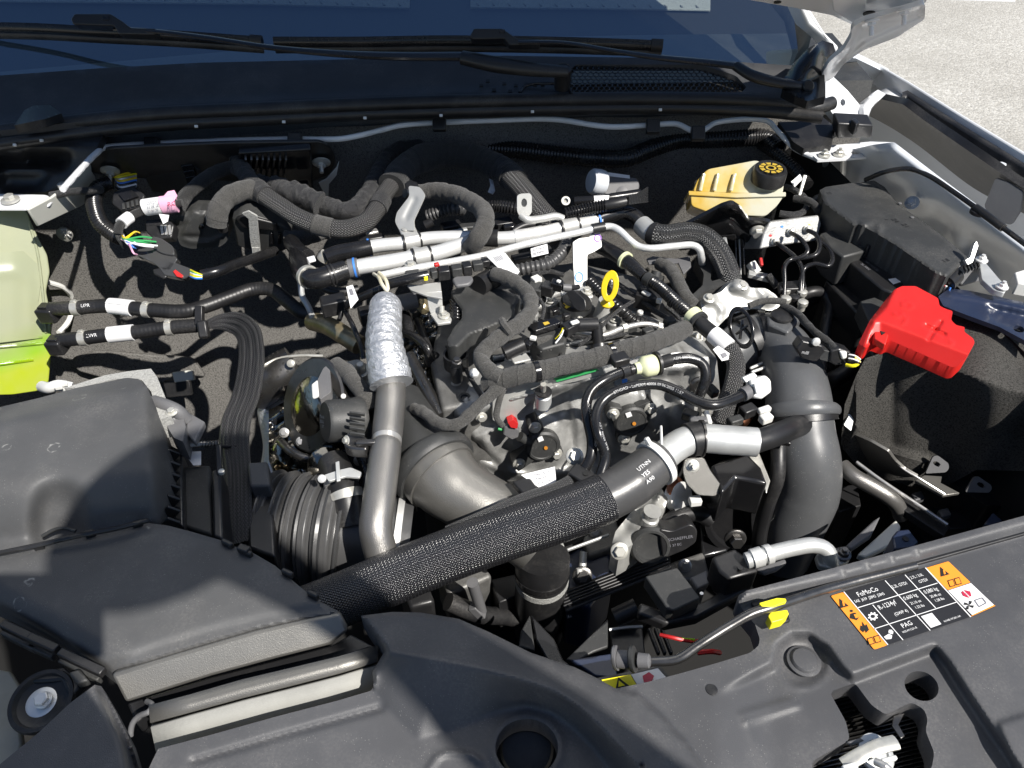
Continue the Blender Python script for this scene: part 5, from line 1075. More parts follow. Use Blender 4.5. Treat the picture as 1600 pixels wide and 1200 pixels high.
band('blue_paint', pA, (934, 343), 3, 11.5, 'blue_mark')
T('coolant_pipe', 'lower bright aluminium coolant pipe ending in the large black elbow', 'pipe', (640, 405, .03), group='aluminium coolant pipes')
pB = Path([(545, 420, .03), (580, 414, .032), (640, 404, .032), (680, 396, .032), (712, 386, .03), (735, 378, .026), (752, 366, .02)]); r2 = px(pB, 12)
sweep('pipe', pB, r2, 'alu', n=20, step=.004); band('clear_sleeve', pB, (548, 420), 20, 15, 'plastic_grey'); band('blue_paint', pB, (556, 418), 3, 16, 'blue_mark')
sweep('rubber_elbow', Path([(464, 398, .0), (468, 412, .012), (476, 428, .022), (492, 436, .028), (515, 430, .03), (540, 422, .03)]), [(0, r2 * 1.1), (.4, r2 * 1.35), (.75, r2 * 1.3), (1, r2 * 1.3)], 'rubber_gloss', n=22)
eb = Path([(464, 398, .0), (468, 412, .012), (476, 428, .022), (492, 436, .028), (515, 430, .03), (540, 422, .03)]); band('spring_clamp', eb, (481, 433), 7, 18.5, 'zinc', n=26); band('hose_rib', eb, (514, 430), 3, 17.6, 'rubber', n=22); band('hose_rib', eb, (522, 428), 3, 17.4, 'rubber', n=22)
sweep('black_stub', Path([(455, 378, -.01), (466, 392, .0), (480, 402, .006)]), r2 * 1.15, 'rubber_gloss', n=16); bar('white_tab', (470, 408, .018), (492, 402, .02), 14, 4, 'paper_white')
ec = Path([(504, 410, .0), (510, 400, .01), (522, 397, .014)]); sweep('small_clamp', ec, px(ec, 12), 'zinc', n=18, d0=ec.L * .2, d1=ec.L * .5)
T('thin_pipe', 'thin aluminium pipe running in front of the coolant pipes with bends', 'pipe', (800, 386, .04))
pC = Path([(592, 431, .032), (640, 421, .036), (700, 410, .038), (757, 399, .040), (800, 387, .042), (845, 376, .043), (900, 364, .044), (935, 356, .046), (955, 354, .046), (968, 360, .044), (984, 375, .036), (998, 385, .03), (1015, 388, .03), (1050, 385, .03), (1082, 383, .03), (1092, 388, .026), (1096, 402, .01), (1097, 412, -.01)]); sweep('pipe', pC, px(pC, 5.6), 'alu', n=14, step=.003)
band('rubber_band', pC, (936, 357), 20, 8, 'rubber')
# saddle clamps
def saddle(lbl, pairs, wd_, m='alu_matte'):
    T('pipe_saddle', lbl, 'clamp', (pairs[0][1][0], pairs[0][1][1], .03))
    for pth, at, r in pairs:
        band('strap', pth, at, wd_, r, m, n=24); p, t, u, v = pth.at(pth.near(*at)); q = m2(p)
        for s_ in (-1, 1):
            d = pth.near(*at) + s_ * wd_ * q / 2; sweep('edge_trim', pth, r * 1.1 * q, 'rubber', d0=d - .0014, d1=d + .0014, n=24, step=.0014)
saddle('double metal saddle clamp holding the two coolant pipes together', [(pA, (645, 377), 12.5), (pB, (660, 400), 14)], 26)
bar('link', (640, 388, .03), (662, 392, .036), 18, 6, 'alu_matte'); slab('rivet_plate', [(622, 356), (646, 348), (656, 368), (630, 372)], zpl(.032), .004, 'alu_matte'); lathe('rivet', (633, 358, .033), Z, [(6, 0), (6, 1), (3, 2)], 'zinc', n=14)
slab('foot', [(632, 412), (652, 408), (656, 428), (634, 430)], zpl(.038), .012, 'plastic_matte', rnd=3); bolt((641, 413, .04), Z, 6, 'zinc')
saddle('single metal saddle clamp on the upper coolant pipe near its elbow', [(pA, (890, 354), 13)], 28)
# stamped brackets
T('pipe_bracket', 'bright pressed metal bracket leaning up behind the double saddle clamp', 'bracket', (640, 320, .05))
relief('plate', roundpoly([(638, 290), (656, 292), (664, 304), (660, 314), (646, 344), (648, 360), (624, 360), (617, 346), (620, 332), (640, 306)], 4), pl3((640, 292, .075), (662, 300, .075), (632, 358, .034)), 'alu_matte', cell=2, feats=[('line', [(648, 312), (634, 340)], 5, -.0035)], sig=1, skirt=.0025)
slab('top_ear', [(632, 286), (640, 280), (652, 284), (656, 294), (636, 298)], zpl(.06), .012, 'plastic_black'); lathe('ear_hole', (634, 302, .058), -X + TOCAM, [(7, -2), (7, 2), (4, 2)], 'steel_dark', n=14)
T('eyelet_bracket', 'bright metal eyelet tab standing up behind the upper coolant pipe', 'bracket', (820, 330, .05))
EP = pl3((808, 306, .075), (832, 302, .075), (820, 338, .045))
relief('tab', roundpoly([(808, 306), (813, 303), (828, 302), (831, 306), (831, 332), (824, 340), (812, 338), (808, 330)], 3), EP, 'alu_matte', cell=2, holes=[ell(819, 317, 4.5, 7)], sig=.8, skirt=.0025)
lathe('eyelet_bush', onp(819, 317, EP, -.003), EP[1], [(6, -2), (6, 1), (4, 1)], 'steel_dark', n=14)
tube('arm', [(814, 336, .05), (824, 343, .046), (845, 342, .042), (870, 338, .04), (880, 342, .036)], 6, 'alu_matte', n=10)
T('support_bracket', 'galvanised T shaped bracket bolted to the head below the saddle clamp', 'bracket', (680, 480, .0))
slab('crossbar', [(636, 446), (660, 444), (688, 440), (691, 466), (668, 462), (642, 453)], zpl(.026), .003, 'alu_matte', bevel=.0006)
slab('stem', [(666, 456), (690, 455), (692, 482), (690, 488), (674, 492), (670, 484)], pl3((666, 456, .027), (691, 455, .027), (680, 490, -.002)), .003, 'alu_matte', bevel=.0006)
slab('foot', [(672, 490), (693, 482), (706, 497), (704, 503), (684, 506)], zpl(.0), .004, 'alu_matte', bevel=.0008); tube('stud', [(690, 492, .002), (690, 478, .012)], 4.5, 'zinc', n=10); bolt((694, 493, .002), Z, 6, 'zinc')
T('marked_bracket', 'galvanised bracket with blue and purple ink circles beside the oil cap', 'bracket', (906, 430, .0))
KP = pl3((898, 375, .035), (935, 366, .035), (912, 452, -.02))
slab('plate', [(895, 378), (905, 372), (922, 370), (924, 362), (938, 362), (941, 386), (928, 394), (918, 398), (918, 446), (912, 452), (898, 448), (896, 420)], KP, .003, 'alu_matte', rnd=3, bevel=.0006)
slab('foot', [(898, 447), (918, 444), (930, 458), (926, 464), (908, 464)], zpl(-.016), .004, 'alu_matte'); bolt((917, 455, -.014), Z, 6, 'zinc')
for c, a, b, rx, ry in (('blue_mark', 905, 433, 7, 8.5), ('purple_mark', 934, 372, 6, 6)):
    o_ = ell(a, b, rx, ry, 20); i_ = ell(a, b, rx * .72, ry * .72, 20); V = [onp(x, y, KP, .0008) for x, y in o_ + i_]; mk('ink_ring', V, [(i, (i + 1) % 20, (i + 1) % 20 + 20, i + 20) for i in range(20)], c, smooth=0)

# looped cloth harness behind the pipes, small rear parts
harness('grey cloth harness bending down over the coolant pipes', [(648, 304, .03), (680, 298, .04), (712, 304, .048), (738, 316, .056), (756, 332, .062), (758, 350, .062), (748, 370, .054), (736, 388, .03)], 14, 'cloth_tape', wob=.07)
conduit('long black corrugated conduit along the right of the firewall', [(600, 262, .0), (612, 246, .01), (640, 234, .018), (700, 228, .02), (763, 232, .02), (813, 235, .02), (863, 241, .018), (930, 247, .016), (980, 247, .016), (1008, 236, .02), (1060, 219, .028), (1100, 218, .03), (1150, 216, .034), (1195, 216, .036), (1216, 232, .03)], 13.5, .0055, .06)
conduit('thin black taped lead below the rear conduit at the right of the firewall', [(1060, 236, .0), (1092, 234, .005), (1130, 226, .01), (1180, 222, .02), (1210, 238, .025), (1240, 262, .02), (1262, 290, .01)], 9, .006, .05)
conduit('black corrugated conduit piece emerging beside the eyelet bracket', [(752, 322, .02), (775, 322, .02), (806, 326, .02), (830, 330, .015)], 9, .0048, .14)
conduit('short grey corrugated conduit below the dark cloth harness', [(668, 338, .0), (690, 330, .01), (712, 326, .015), (726, 328, .01)], 9, .006, .16, m='conduit_grey')
stub('boot', (676, 346, .0), (664, 352, -.005), 7, 'plastic_black', n=12)
T('sensor_lead', 'black corrugated lead with frayed braid end over the coolant elbow', 'lead', (960, 318, .05))
sl_ = Path([(884, 334, .04), (910, 328, .045), (940, 322, .05), (962, 318, .054), (985, 313, .056)], step=.002); sweep('conduit', sl_, px(sl_, 9), 'conduit', d0=0, d1=sl_.L * .62, n=14, prof=corr(.0042, .14), step=.0007); sweep('boot', sl_, px(sl_, 8), 'rubber', d0=sl_.L * .6, d1=sl_.L * .92, n=12)
for i in range(7): tube('braid_wire', [(982, 314 + (i - 3) * 1.6, .056), (998, 309 + (i - 3) * 2.4, .058), (1012, 304 + (i - 3) * 3.6, .056)], 1.6, 'braid_fine', n=5)
T('washer_pump', 'grey round capped pump body on the firewall behind the coolant elbow', 'pump', (960, 285, -.02))
lathe('drum', (930, 284, .01), (-X * .9 + TOCAM * .4), [(19, -14), (20, -8), (20, 4), (17, 8), (6, 9)], 'primer_grey', n=28); slab('box', [(938, 272), (996, 278), (1000, 290), (994, 308), (950, 306), (938, 298)], (pt(965, 288, .0), TOCAM), .04, 'plastic_grey', rnd=5); lathe('boss', (972, 300, .008), TOCAM, [(9, -4), (9, 1), (5, 2)], 'plastic_grey', n=16)
slab('mount_tab', [(918, 272), (924, 264), (934, 272), (930, 284)], (pt(926, 274, .0), TOCAM), .003, 'plastic_grey')
slab('label', [(942, 268), (984, 274), (984, 279), (942, 274)], (pt(962, 274, .012), TOCAM), .001, 'paper_white', bevel=0)
T('lead_eyelet', 'black lead with a metal ring and white tag beneath the pump', 'lead', (920, 315, .03))
tube('lead', [(898, 314, .03), (930, 312, .034), (960, 308, .036), (1000, 302, .036)], 7, 'rubber_gloss', n=10); slab('white_tag', [(928, 306), (952, 305), (950, 318), (930, 322)], (pt(940, 312, .048), TOCAM), .001, 'paper_white', bevel=0); lathe('ring', (884, 314, .03), TOCAM, [(7, -2), (7, 2), (4, 2), (4, -2)], 'zinc', n=16)
T('silver_clip', 'crumpled foil clip hanging behind the arched trunk harness', 'clip', (770, 290, .0)); slab('clip', [(764, 276), (770, 280), (774, 298), (770, 304), (762, 300), (766, 290)], (pt(768, 290, .0), TOCAM), .002, 'foil', bevel=.0005)
# connectors below the thin pipe
T('inline_connector', 'black stacked inline connectors with a red lock under the thin pipe', 'connector', (710, 425, .03))
for i, (a, b, l, h_) in enumerate([(672, 430, 10, 14), (684, 428, 18, 18), (705, 425, 16, 16), (722, 421, 14, 18), (738, 418, 16, 14), (752, 414, 12, 12)]): bar('shell', (a, b - 8, .046), (a + l, b - 10, .046), h_, h_, 'plastic_black' if i % 2 else 'plastic_matte', bevel=.0015)
bar('red_lock', (678, 412, .052), (686, 410, .052), 6, 6, 'red_small'); bar('yellow_seal', (661, 431, .045), (668, 430, .045), 8, 8, 'yellow_bright')
sweep('lead', Path([(600, 446, .03), (622, 440, .036), (648, 434, .042), (668, 430, .042)]), .007, 'rubber_gloss', n=12)
slab('oval_lug', [(706, 435), (712, 431), (736, 430), (740, 435), (734, 443), (712, 446)], zpl(.034), .006, 'plastic_grey', rnd=4)
T('barcode_tag', 'white paper tag with barcode lines on the thin pipe', 'tag', (785, 412, .05))
QP = pl3((757, 396, .05), (783, 392, .052), (800, 432, .036))
slab('tag', [(757, 397), (782, 392), (790, 396), (812, 424), (808, 430), (794, 434), (770, 410)], QP, .0008, 'paper_white', bevel=0)
for i in range(6): flat('bar_line', [(770 + i * 2.2, 402 - i * .7), (771 + i * 2.2, 401.6 - i * .7), (777 + i * 2.2, 409 - i * .7), (776 + i * 2.2, 409.4 - i * .7)], QP, 'ink_grey', h=.0005)
tube('sensor_wire', [(524, 486, -.03), (536, 480, -.02), (552, 470, -.005), (570, 462, .008), (590, 454, .02), (608, 446, .03)], 7, 'rubber_gloss', n=10, par=None, label='black wire loop with white sticker left of the foil pipe', cat='wire')
T('sticker_flag', 'small white sticker flag folded on the black wire loop', 'sticker', (550, 465, .02)); slab('flag', [(541, 448), (551, 445), (560, 468), (548, 482)], (pt(551, 462, .024), TOCAM), .0008, 'paper_white', bevel=0); slab('mark', [(545, 452), (550, 451), (553, 460), (548, 461)], (pt(551, 462, .024), TOCAM), .0008, 'ink_grey', h=.0012, bevel=0)
tube('sensor_lead_wire', [(530, 500, -.02), (536, 486, -.015), (548, 502, -.01), (556, 520, -.012), (564, 540, -.02), (568, 560, -.03)], 4, 'rubber_gloss', n=8, par=None, label='thin black lead dropping to the silver exhaust sensor', cat='wire')
tube('hose_tie', [(584, 428, .03), (592, 434, .042), (598, 446, .042), (606, 456, .036), (604, 440, .044), (592, 426, .042)], 3, 'tank_cream', n=8, par=None, label='pale loop of cable tie near the lower coolant pipe', cat='cable tie')

# ignition coil, connectors, oil cap, dipstick
T('ignition_coil', 'black ignition coil with shiny rectangular top beside the oil cap', 'ignition coil', (850, 530, -.03))
slab('top', [(823, 507), (868, 495), (878, 504), (836, 517)], zpl(.018), .008, 'plastic_gloss', rnd=3); slab('badge', [(848, 504), (856, 502), (859, 505), (851, 508)], zpl(.0188), .0005, 'amber', bevel=0)
slab('body', [(828, 514), (880, 500), (886, 522), (884, 536), (846, 546), (832, 534)], zpl(.004), .04, 'plastic_matte', bevel=.003)
for i in range(4): bar('pin', (846 + i * 5, 548 - i, .0), (847 + i * 5, 556 - i, -.012), 1.8, 2, 'steel', bevel=0)
lathe('base_ring', (858, 552, -.01), Z, [(20, -6), (20, 0), (17, 0), (16, -4)], 'plastic_black', n=28, sx=1)
stub('plug_elbow', (896, 508, .012), (934, 507, .012), 11, 'plastic_black'); stub('plug_elbow', (932, 507, .012), (936, 540, -.012), 9, 'plastic_black'); stub('plug_base', (936, 538, -.01), (937, 545, -.014), 15, 'plastic_black')
bar('plug', (882, 510, .02), (902, 500, .02), 18, 16, 'plastic_black'); bar('plug_clip', (892, 504, .024), (904, 500, .024), 8, 4, 'white_plastic')
for i, c in enumerate(('yellow_bright', 'plastic_gloss', 'ink_white')): tube('wire', [(880, 512 + i * 2, .015), (876, 522 + i * 2, .015), (868, 530 + i * 3, .008)], 1.6, c, n=5)
T('coil_connector', 'black cylindrical coil connector wrapped with grey cloth tail', 'connector', (800, 545, -.02))
stub('barrel', (788, 552, .0), (818, 538, .006), 12, 'plastic_black'); bar('clip', (820, 530, .014), (832, 536, .012), 16, 14, 'plastic_gloss'); bar('white_tab', (828, 525, .018), (838, 527, .018), 8, 6, 'white_plastic'); sweep('tail', Path([(836, 536, .004), (850, 532, .002), (862, 530, -.002)]), .006, 'cloth_tape', n=10, wob=.1)
bar('bracket', (800, 562, -.01), (826, 556, -.012), 18, 4, 'alu_matte')
T('cam_sensor', 'black and blue sensor plug behind the oil cap', 'sensor', (870, 448, .0))
bar('body', (848, 442, .01), (866, 446, .01), 20, 18, 'plastic_black'); bar('head', (862, 438, .016), (880, 442, .014), 16, 14, 'plastic_gloss'); bar('tab', (870, 437, .02), (876, 439, .02), 6, 4, 'white_plastic'); stub('blue_boot', (879, 449, .008), (892, 450, .006), 6, 'plastic_grey', n=10); stub('lead', (890, 450, .006), (904, 448, .002), 4, 'rubber', n=8)
bar('housing', (826, 444, .004), (848, 448, .004), 26, 22, 'plastic_matte'); bar('housing', (834, 430, .008), (842, 436, .008), 14, 12, 'white_plastic')
T('oil_filler', 'black oil filler cap with raised grip and yellow oil can symbol', 'cap', (898, 472, -.03))
lathe('collar', (899, 482, -.035), Z, [(25, 0), (25, 14), (23, 18), (20, 18)], 'cast_smooth', n=32); lathe('disc', (899, 474, -.018), Z, [(23, 0), (23, 6), (21, 8), (8, 8)], 'plastic_black', n=32)
slab('grip', [(884, 456), (896, 452), (914, 468), (916, 482), (908, 488), (896, 482)], pl3((884, 456, .016), (914, 468, .016), (906, 488, .0)), .02, 'plastic_black', rnd=4, bevel=.003)
CPZ = zpl(-.0115); flat('oil_can_symbol', [(880, 474), (886, 471), (888, 474), (893, 473), (892, 479), (885, 482), (882, 480), (884, 477)], CPZ, 'yellow_plastic', h=.0004); flat('oil_drop_symbol', [(915, 466), (921, 468), (919, 474), (914, 472)], CPZ, 'yellow_plastic', h=.0004)
T('dipstick', 'yellow looped dipstick handle standing beside the oil cap', 'dipstick', (945, 490, -.04))
DPZ = (pt(953, 452, .03), Vector((-.35, -.75, .5)).normalized())
o_ = ell(953, 447, 13.5, 25, 30, rot=10); i_ = ell(953, 449, 4.6, 13, 30, rot=10); V = [onp(x, y, DPZ, .006) for x, y in o_ + i_] + [onp(x, y, DPZ, -.006) for x, y in o_ + i_]; n_ = 30
F = [(i, (i + 1) % n_, (i + 1) % n_ + n_, i + n_) for i in range(n_)] + [(i + 2 * n_, i + 3 * n_, (i + 1) % n_ + 3 * n_, (i + 1) % n_ + 2 * n_) for i in range(n_)] + [(i, i + 2 * n_, (i + 1) % n_ + 2 * n_, (i + 1) % n_) for i in range(n_)] + [(i + n_, (i + 1) % n_ + n_, (i + 1) % n_ + 3 * n_, i + 3 * n_) for i in range(n_)]
mk('loop', V, F, 'yellow_plastic', bevel=.001)
lathe('neck', (949, 474, .004), Z, [(9, -4), (11, 0), (9, 3), (6, 6), (6, 10)], 'yellow_plastic', n=20); lathe('tube_cone', (944, 494, -.035), Z, [(18, 0), (12, 22), (11, 32)], 'alu_matte', n=22)
# main cloth harness across the engine
harness('crinkled grey cloth harness looping round the resonator cover', [(772, 428, .034), (790, 434, .036), (810, 444, .036), (826, 462, .034), (828, 486, .032), (812, 506, .032), (792, 518, .032), (774, 532, .03), (758, 546, .026), (752, 562, .022), (764, 580, .02), (784, 590, .018)], 12.5, 'cloth_tape', wob=.09)
tube('tape_tail', [(784, 500, .04), (790, 512, .045), (796, 520, .038)], 6, 'cloth_tape', n=6)
mh = harness('thick grey cloth harness lying across the front edge of the head', [(760, 602, .0), (782, 594, .012), (812, 586, .02), (850, 578, .022), (900, 566, .022), (950, 554, .022), (985, 544, .022), (1015, 536, .02), (1048, 524, .014), (1070, 514, .006)], 15.5, 'cloth_tape', wob=.05, bands=[((836, 581), 8, 17, 'plastic_gloss'), ((955, 552), 8, 17, 'plastic_gloss')])
harness('crinkled cloth branch descending left from the front harness', [(800, 588, .012), (778, 606, .008), (756, 626, .0), (738, 644, -.006), (720, 660, -.012), (700, 664, -.014), (680, 658, -.016), (664, 646, -.02), (648, 638, -.03)], 9.5, 'cloth_tape', wob=.12)
harness('flat cloth branch dropping to the grey solenoid connector', [(792, 594, .008), (784, 614, .0), (778, 634, -.01), (776, 652, -.02), (786, 666, -.03)], 5, 'cloth_tape', wob=.1)
# cam solenoids
def solenoid(lbl, c, ears, clk):
    T('cam_solenoid', lbl, 'solenoid', onp(*c, TCP, .02), group='camshaft solenoids')
    dk = lathe('disc', onp(*c, TCP, .016), TN, [(27, -6), (28, 0), (28, 6), (25, 9), (22, 9), (21, 8), (6, 8)], 'plastic_matte', n=36)
    for e in ears:
        d = np.array(e, float) - np.array(c, float); d /= np.linalg.norm(d); n = np.array([-d[1], d[0]])
        slab('ear', roundpoly([tuple(np.array(c) + d * 16 + n * 13), tuple(np.array(e) + d * 9 + n * 9), tuple(np.array(e) + d * 9 - n * 9), tuple(np.array(c) + d * 16 - n * 13)], 4), TCP, .02, 'plastic_matte', h=.020, bevel=.002)
        bolt(onp(*e, TCP, .021), TN, 6.5, 'zinc', hh=.9)
    a = np.array(c, float); P9 = (onp(*c, TCP, .0232 + .001), TN)
    flat('code_patch', [tuple(a + (-8, -10)), tuple(a + (0, -13)), tuple(a + (3, -6)), tuple(a + (-5, -3))], P9, 'paper_white', h=.0006, par=dk); flat('copper_dot', [tuple(a + (6 + 3 * math.cos(t * .52), 6 + 3 * math.sin(t * .52))) for t in range(12)], P9, 'orange_dot', h=.0006, par=dk)
solenoid('black round cam solenoid on the engine front, the one with grey and red plug', (847, 694), [(836, 668), (869, 709), (811, 725)], 0)
slab('plug', [(788, 668), (796, 662), (812, 672), (810, 684), (800, 688), (786, 680)], TCP, .02, 'plastic_grey', h=.03, rnd=2); slab('red_lock', [(793, 660), (802, 656), (810, 662), (808, 670), (798, 668)], TCP, .012, 'red_small', h=.034, rnd=1); stub('neck', onp(812, 682, TCP, .022), onp(826, 690, TCP, .02), 8, 'plastic_matte'); stub('green_wire', onp(778, 670, TCP, .024), onp(788, 672, TCP, .024), 2, 'green_mark', n=6)
solenoid('black round cam solenoid on the engine front behind the two printed hoses', (985, 656), [(958, 647), (1016, 638), (975, 686)], 0)
T('threaded_stud', 'silver bushed stud with blue paint standing on the timing cover', 'stud', (848, 625, -.04))
lathe('bush', (849, 622, -.03), Z, [(13, -16), (13, 6), (11, 8), (12, 9), (12, 12), (5, 12)], 'alu_dull', n=24); lathe('seal_ring', (849, 613, -.016), Z, [(13.4, 0), (13.4, 2.5)], 'rubber', n=24); tube('stud', [(849, 610, -.012), (849, 600, .004)], 4.5, 'zinc', n=10); slab('blue_paint', [(852, 624), (857, 622), (857, 642), (853, 644)], TCP, .001, 'blue_mark', h=.0325, bevel=0)
T('blue_mark_boss', 'casting boss dabbed with blue paint below the cream valve', 'boss', onp(975, 598, TCP, .02)); lathe('boss', onp(972, 604, TCP, .02), Z, [(14, -6), (14, 6), (12, 8), (5, 8)], 'cast_smooth', n=20); slab('blue_paint', [(972, 594), (980, 592), (981, 604), (973, 606)], TCP, .001, 'blue_mark', h=.036, bevel=0)
# printed hoses and valve
def hose(lbl, pts, rp, m='rubber_gloss', n=16, cat='hose', name='rubber_hose', step=.003):
    T(name, lbl, cat, pts[0]); pa = Path(pts); sweep('hose', pa, px(pa, rp), m, n=n, step=step); return pa
h1 = hose('glossy black vent hose from the cream valve down the engine front', [(986, 577, .024), (968, 583, .026), (944, 594, .026), (924, 610, .02), (916, 632, .01), (919, 658, .0), (925, 688, -.014), (923, 714, -.026), (914, 732, -.036)], 8.5)
wraptext('print', h1, 'FORD A 0B6', (917, 634), 6, math.radians(-60), 'ink_hose', n=8.5); wraptext('print', h1, 'PTFMRD', (922, 676), 6, math.radians(-60), 'ink_hose', n=8.5)
band('end_collar', h1, (977, 579), 20, 10.5, 'plastic_black')
h2_ = hose('glossy black printed vent hose crossing to the white quick connector', [(938, 744, -.034), (946, 714, -.02), (936, 680, .002), (931, 652, .012), (940, 628, .02), (962, 612, .026), (998, 602, .03), (1030, 601, .03), (1060, 612, .028), (1086, 626, .026), (1114, 633, .025), (1146, 624, .022), (1168, 613, .02)], 8.5)
wraptext('print', h2_, 'STNDRD - LoPERM 40006 09/06/2025 11:57', (958, 614), 6.4, math.radians(38), 'ink_hose', n=8.5); wraptext('print', h2_, '09:46 40006 AEM', (944, 700), 6, math.radians(60), 'ink_hose', n=8.5)
h3 = hose('black hose looping from the cream valve back into the engine', [(1028, 568, .026), (1050, 562, .03), (1078, 560, .03), (1097, 568, .024), (1103, 585, .014), (1098, 606, .0), (1088, 626, -.02)], 8.5); wraptext('print', h3, 'AEM-880 W0008', (1050, 562), 6, math.radians(38), 'ink_hose', n=8.5); band('end_collar', h3, (1040, 565), 22, 10.5, 'rubber')
T('check_valve', 'translucent cream check valve between two black vent hoses', 'valve', (1014, 573, .03))
va = (w((1030, 567, .03)) - w((985, 577, .03))).normalized(); lathe('body', (1003, 574, .028), va, [(9, -12), (10, -4), (15, 0), (17, 4), (17, 20), (15, 23), (10, 25), (9, 32)], 'cream_plastic', n=28); lathe('flange', (1026, 568, .028), va, [(19, -1), (19, 3)], 'rubber', n=28); lathe('inlet', (988, 577, .027), va, [(8, -4), (8, 14)], 'plastic_black', n=18)
bar('holder', (955, 558, .03), (980, 552, .03), 26, 14, 'plastic_black', bevel=.002)
T('quick_connector', 'white plastic quick connector at the end of the printed hose', 'connector', (1185, 605, .02))
stub('collar', (1160, 617, .022), (1182, 606, .022), 11, 'plastic_grey'); slab('shell', [(1172, 594), (1196, 586), (1205, 594), (1206, 612), (1190, 624), (1176, 620)], (pt(1188, 604, .03), TOCAM), .02, 'white_plastic', rnd=4); slab('button', [(1178, 600), (1194, 594), (1198, 610), (1182, 616)], (pt(1188, 604, .034), TOCAM), .006, 'white_plastic', rnd=2, bevel=.0015); slab('latch', [(1160, 590), (1178, 582), (1184, 588), (1166, 598)], (pt(1172, 590, .034), TOCAM), .008, 'white_plastic', rnd=2)
# hose block at the foot of the vent hoses, label
T('hose_block', 'black block clamp with a bolt hole holding the vent hoses', 'clamp', (905, 740, -.03))
slab('block', [(886, 738), (900, 722), (938, 744), (928, 760), (918, 758)], zpl(-.03), .02, 'plastic_black', bevel=.002); lathe('hole', (915, 740, -.0295), Z, [(4.5, 0), (4.5, 1)], 'ink_black', n=14); bolt((898, 713, -.045), Z + TN, 9, 'zinc')
T('paper_label', 'white printed paper label below the plugged solenoid', 'label', (845, 748, -.05))
LB = (pt(842, 748, -.045), (TOCAM + Z * .3).normalized()); slab('paper', [(814, 742), (867, 729), (869, 752), (845, 764)], LB, .001, 'paper_white', bevel=0)
for i, t_ in enumerate(['Onward Pipe Pass', 'M-Nm-635', '05. 8. U.TIE']): text('print', t_, (833 + i * 4, 744 + i * 6.5), (860, 738.5 + i * 6.5), 5, LB, 'ink_grey', h=.0006, squash=.85)
slab('sleeve', [(800, 752), (826, 742), (846, 770), (842, 780), (822, 776)], zpl(-.045), .01, 'plastic_black')
# ================================================================== TURBO SIDE
T('heat_shield_pipe', 'silver foil wrapped pipe standing beside the turbo', 'pipe', (602, 590, -.03))
fo_ = Path([(603, 474, .03), (602, 486, .032), (601, 505, .03), (600, 530, .026), (603, 556, .02), (608, 580, .012), (612, 600, .004)]); q = px(fo_, 1)
sweep('foil', fo_, [(0, 22 * q), (.06, 26 * q), (.3, 27 * q), (.6, 29 * q), (.85, 32 * q), (1, 33 * q)], 'foil', n=30, step=.002, prof=lambda d: 1 + .018 * math.sin(d * 420) + .012 * math.sin(d * 900), wob=.012)
T('turbo_pipe', 'speckled dark metallic pipe continuing down from the foil wrap', 'pipe', (595, 860, -.12))
tp = Path([(612, 575, -.004), (611, 610, -.008), (608, 650, -.014), (605, 680, -.018), (603, 700, -.02), (597, 745, -.026), (591, 790, -.034), (587, 825, -.044), (592, 852, -.058), (600, 880, -.075)])
sweep('pipe', tp, px(tp, 24.5), 'pipe_coated', n=28, prof=lambda d: 1 - .10 * math.exp(-((d - tp.near(604, 688)) / .006) ** 2), step=.003)
band('band_clamp', tp, (604, 688), 9, 23.5, 'steel', n=28)
slab('clamp_buckle', [(536, 682), (545, 674), (572, 682), (578, 690), (572, 702), (548, 700), (538, 696)], zpl(-.012), .016, 'steel_dark', rnd=3); bolt((541, 688, -.01), -X + TOCAM, 5, 'zinc'); bar('clamp_screw', (556, 690, -.006), (588, 688, -.006), 9, 8, 'steel_dark')
# turbo housing
T('turbocharger', 'shiny dark turbo housing with banded edge left of the foil pipe', 'turbocharger', (490, 650, -.2))
tax = (TOCAM + X * -.9 + Z * .2).normalized()
lathe('housing', (498, 636, -.07), tax, [(30, -60), (60, -50), (70, -34), (74, -20), (68, -14), (70, -8), (66, 0), (56, 6), (58, 10), (46, 18), (20, 22)], 'chrome_dark', n=48)
lathe('scroll', (470, 700, -.14), (Z + X * .3), [(20, -30), (36, -16), (42, 0), (34, 16), (16, 26)], 'chrome_dark', n=32)
lathe('mirror_ball', (512, 728, -.08), TOCAM, [(8, -20), (24, -14), (32, -2), (30, 8), (20, 16), (6, 20)], 'chrome_dark', n=32)
lathe('v_band', (490, 632, -.06), tax, [(72, -8), (75, -5), (75, 1), (72, 4)], 'steel_dark', n=48)
T('actuator', 'black cylindrical turbo actuator with printed round end', 'actuator', (530, 655, -.05))
aax = (-X * .95 + TOCAM * .55 - UPV * .05).normalized()
lathe('barrel', (560, 655, -.035), aax, [(34, -6), (36, 0), (34, 10), (33, 48), (30, 53), (8, 54)], 'plastic_matte', n=36)
for i in range(5):
    t = math.radians(60 + i * 18); pass
APL = (pt(560, 655, -.035) + aax * (54.6 * m2(pt(560, 655, -.035))), aax)
for i, (t_, a, b) in enumerate([('WM', 498, 632), ('46 13', 516, 640), ('Manufac', 500, 652), ('2025-6', 500, 660), ('LPT', 503, 668)]): text('print', t_, (a, b), (a + 12, b + 4), 7, APL, 'ink_hose', h=.0008)
for i in range(5): bar('rib', (546, 643 + i * 8, .0), (570, 646 + i * 8, -.002), 3, 6, 'plastic_matte', bevel=.0006)
T('exhaust_sensor', 'silver sensor with wrapped grey lead above the actuator', 'sensor', (565, 580, -.03))
lathe('body', (567, 590, -.045), Z + TOCAM * .2, [(10, 0), (10, 8), (12, 9), (12, 15), (8, 16), (8, 28), (5, 32)], 'zinc', n=16); slab('seat', [(535, 566), (560, 560), (582, 574), (580, 600), (556, 600)], zpl(-.05), .02, 'cast_smooth', rnd=5)
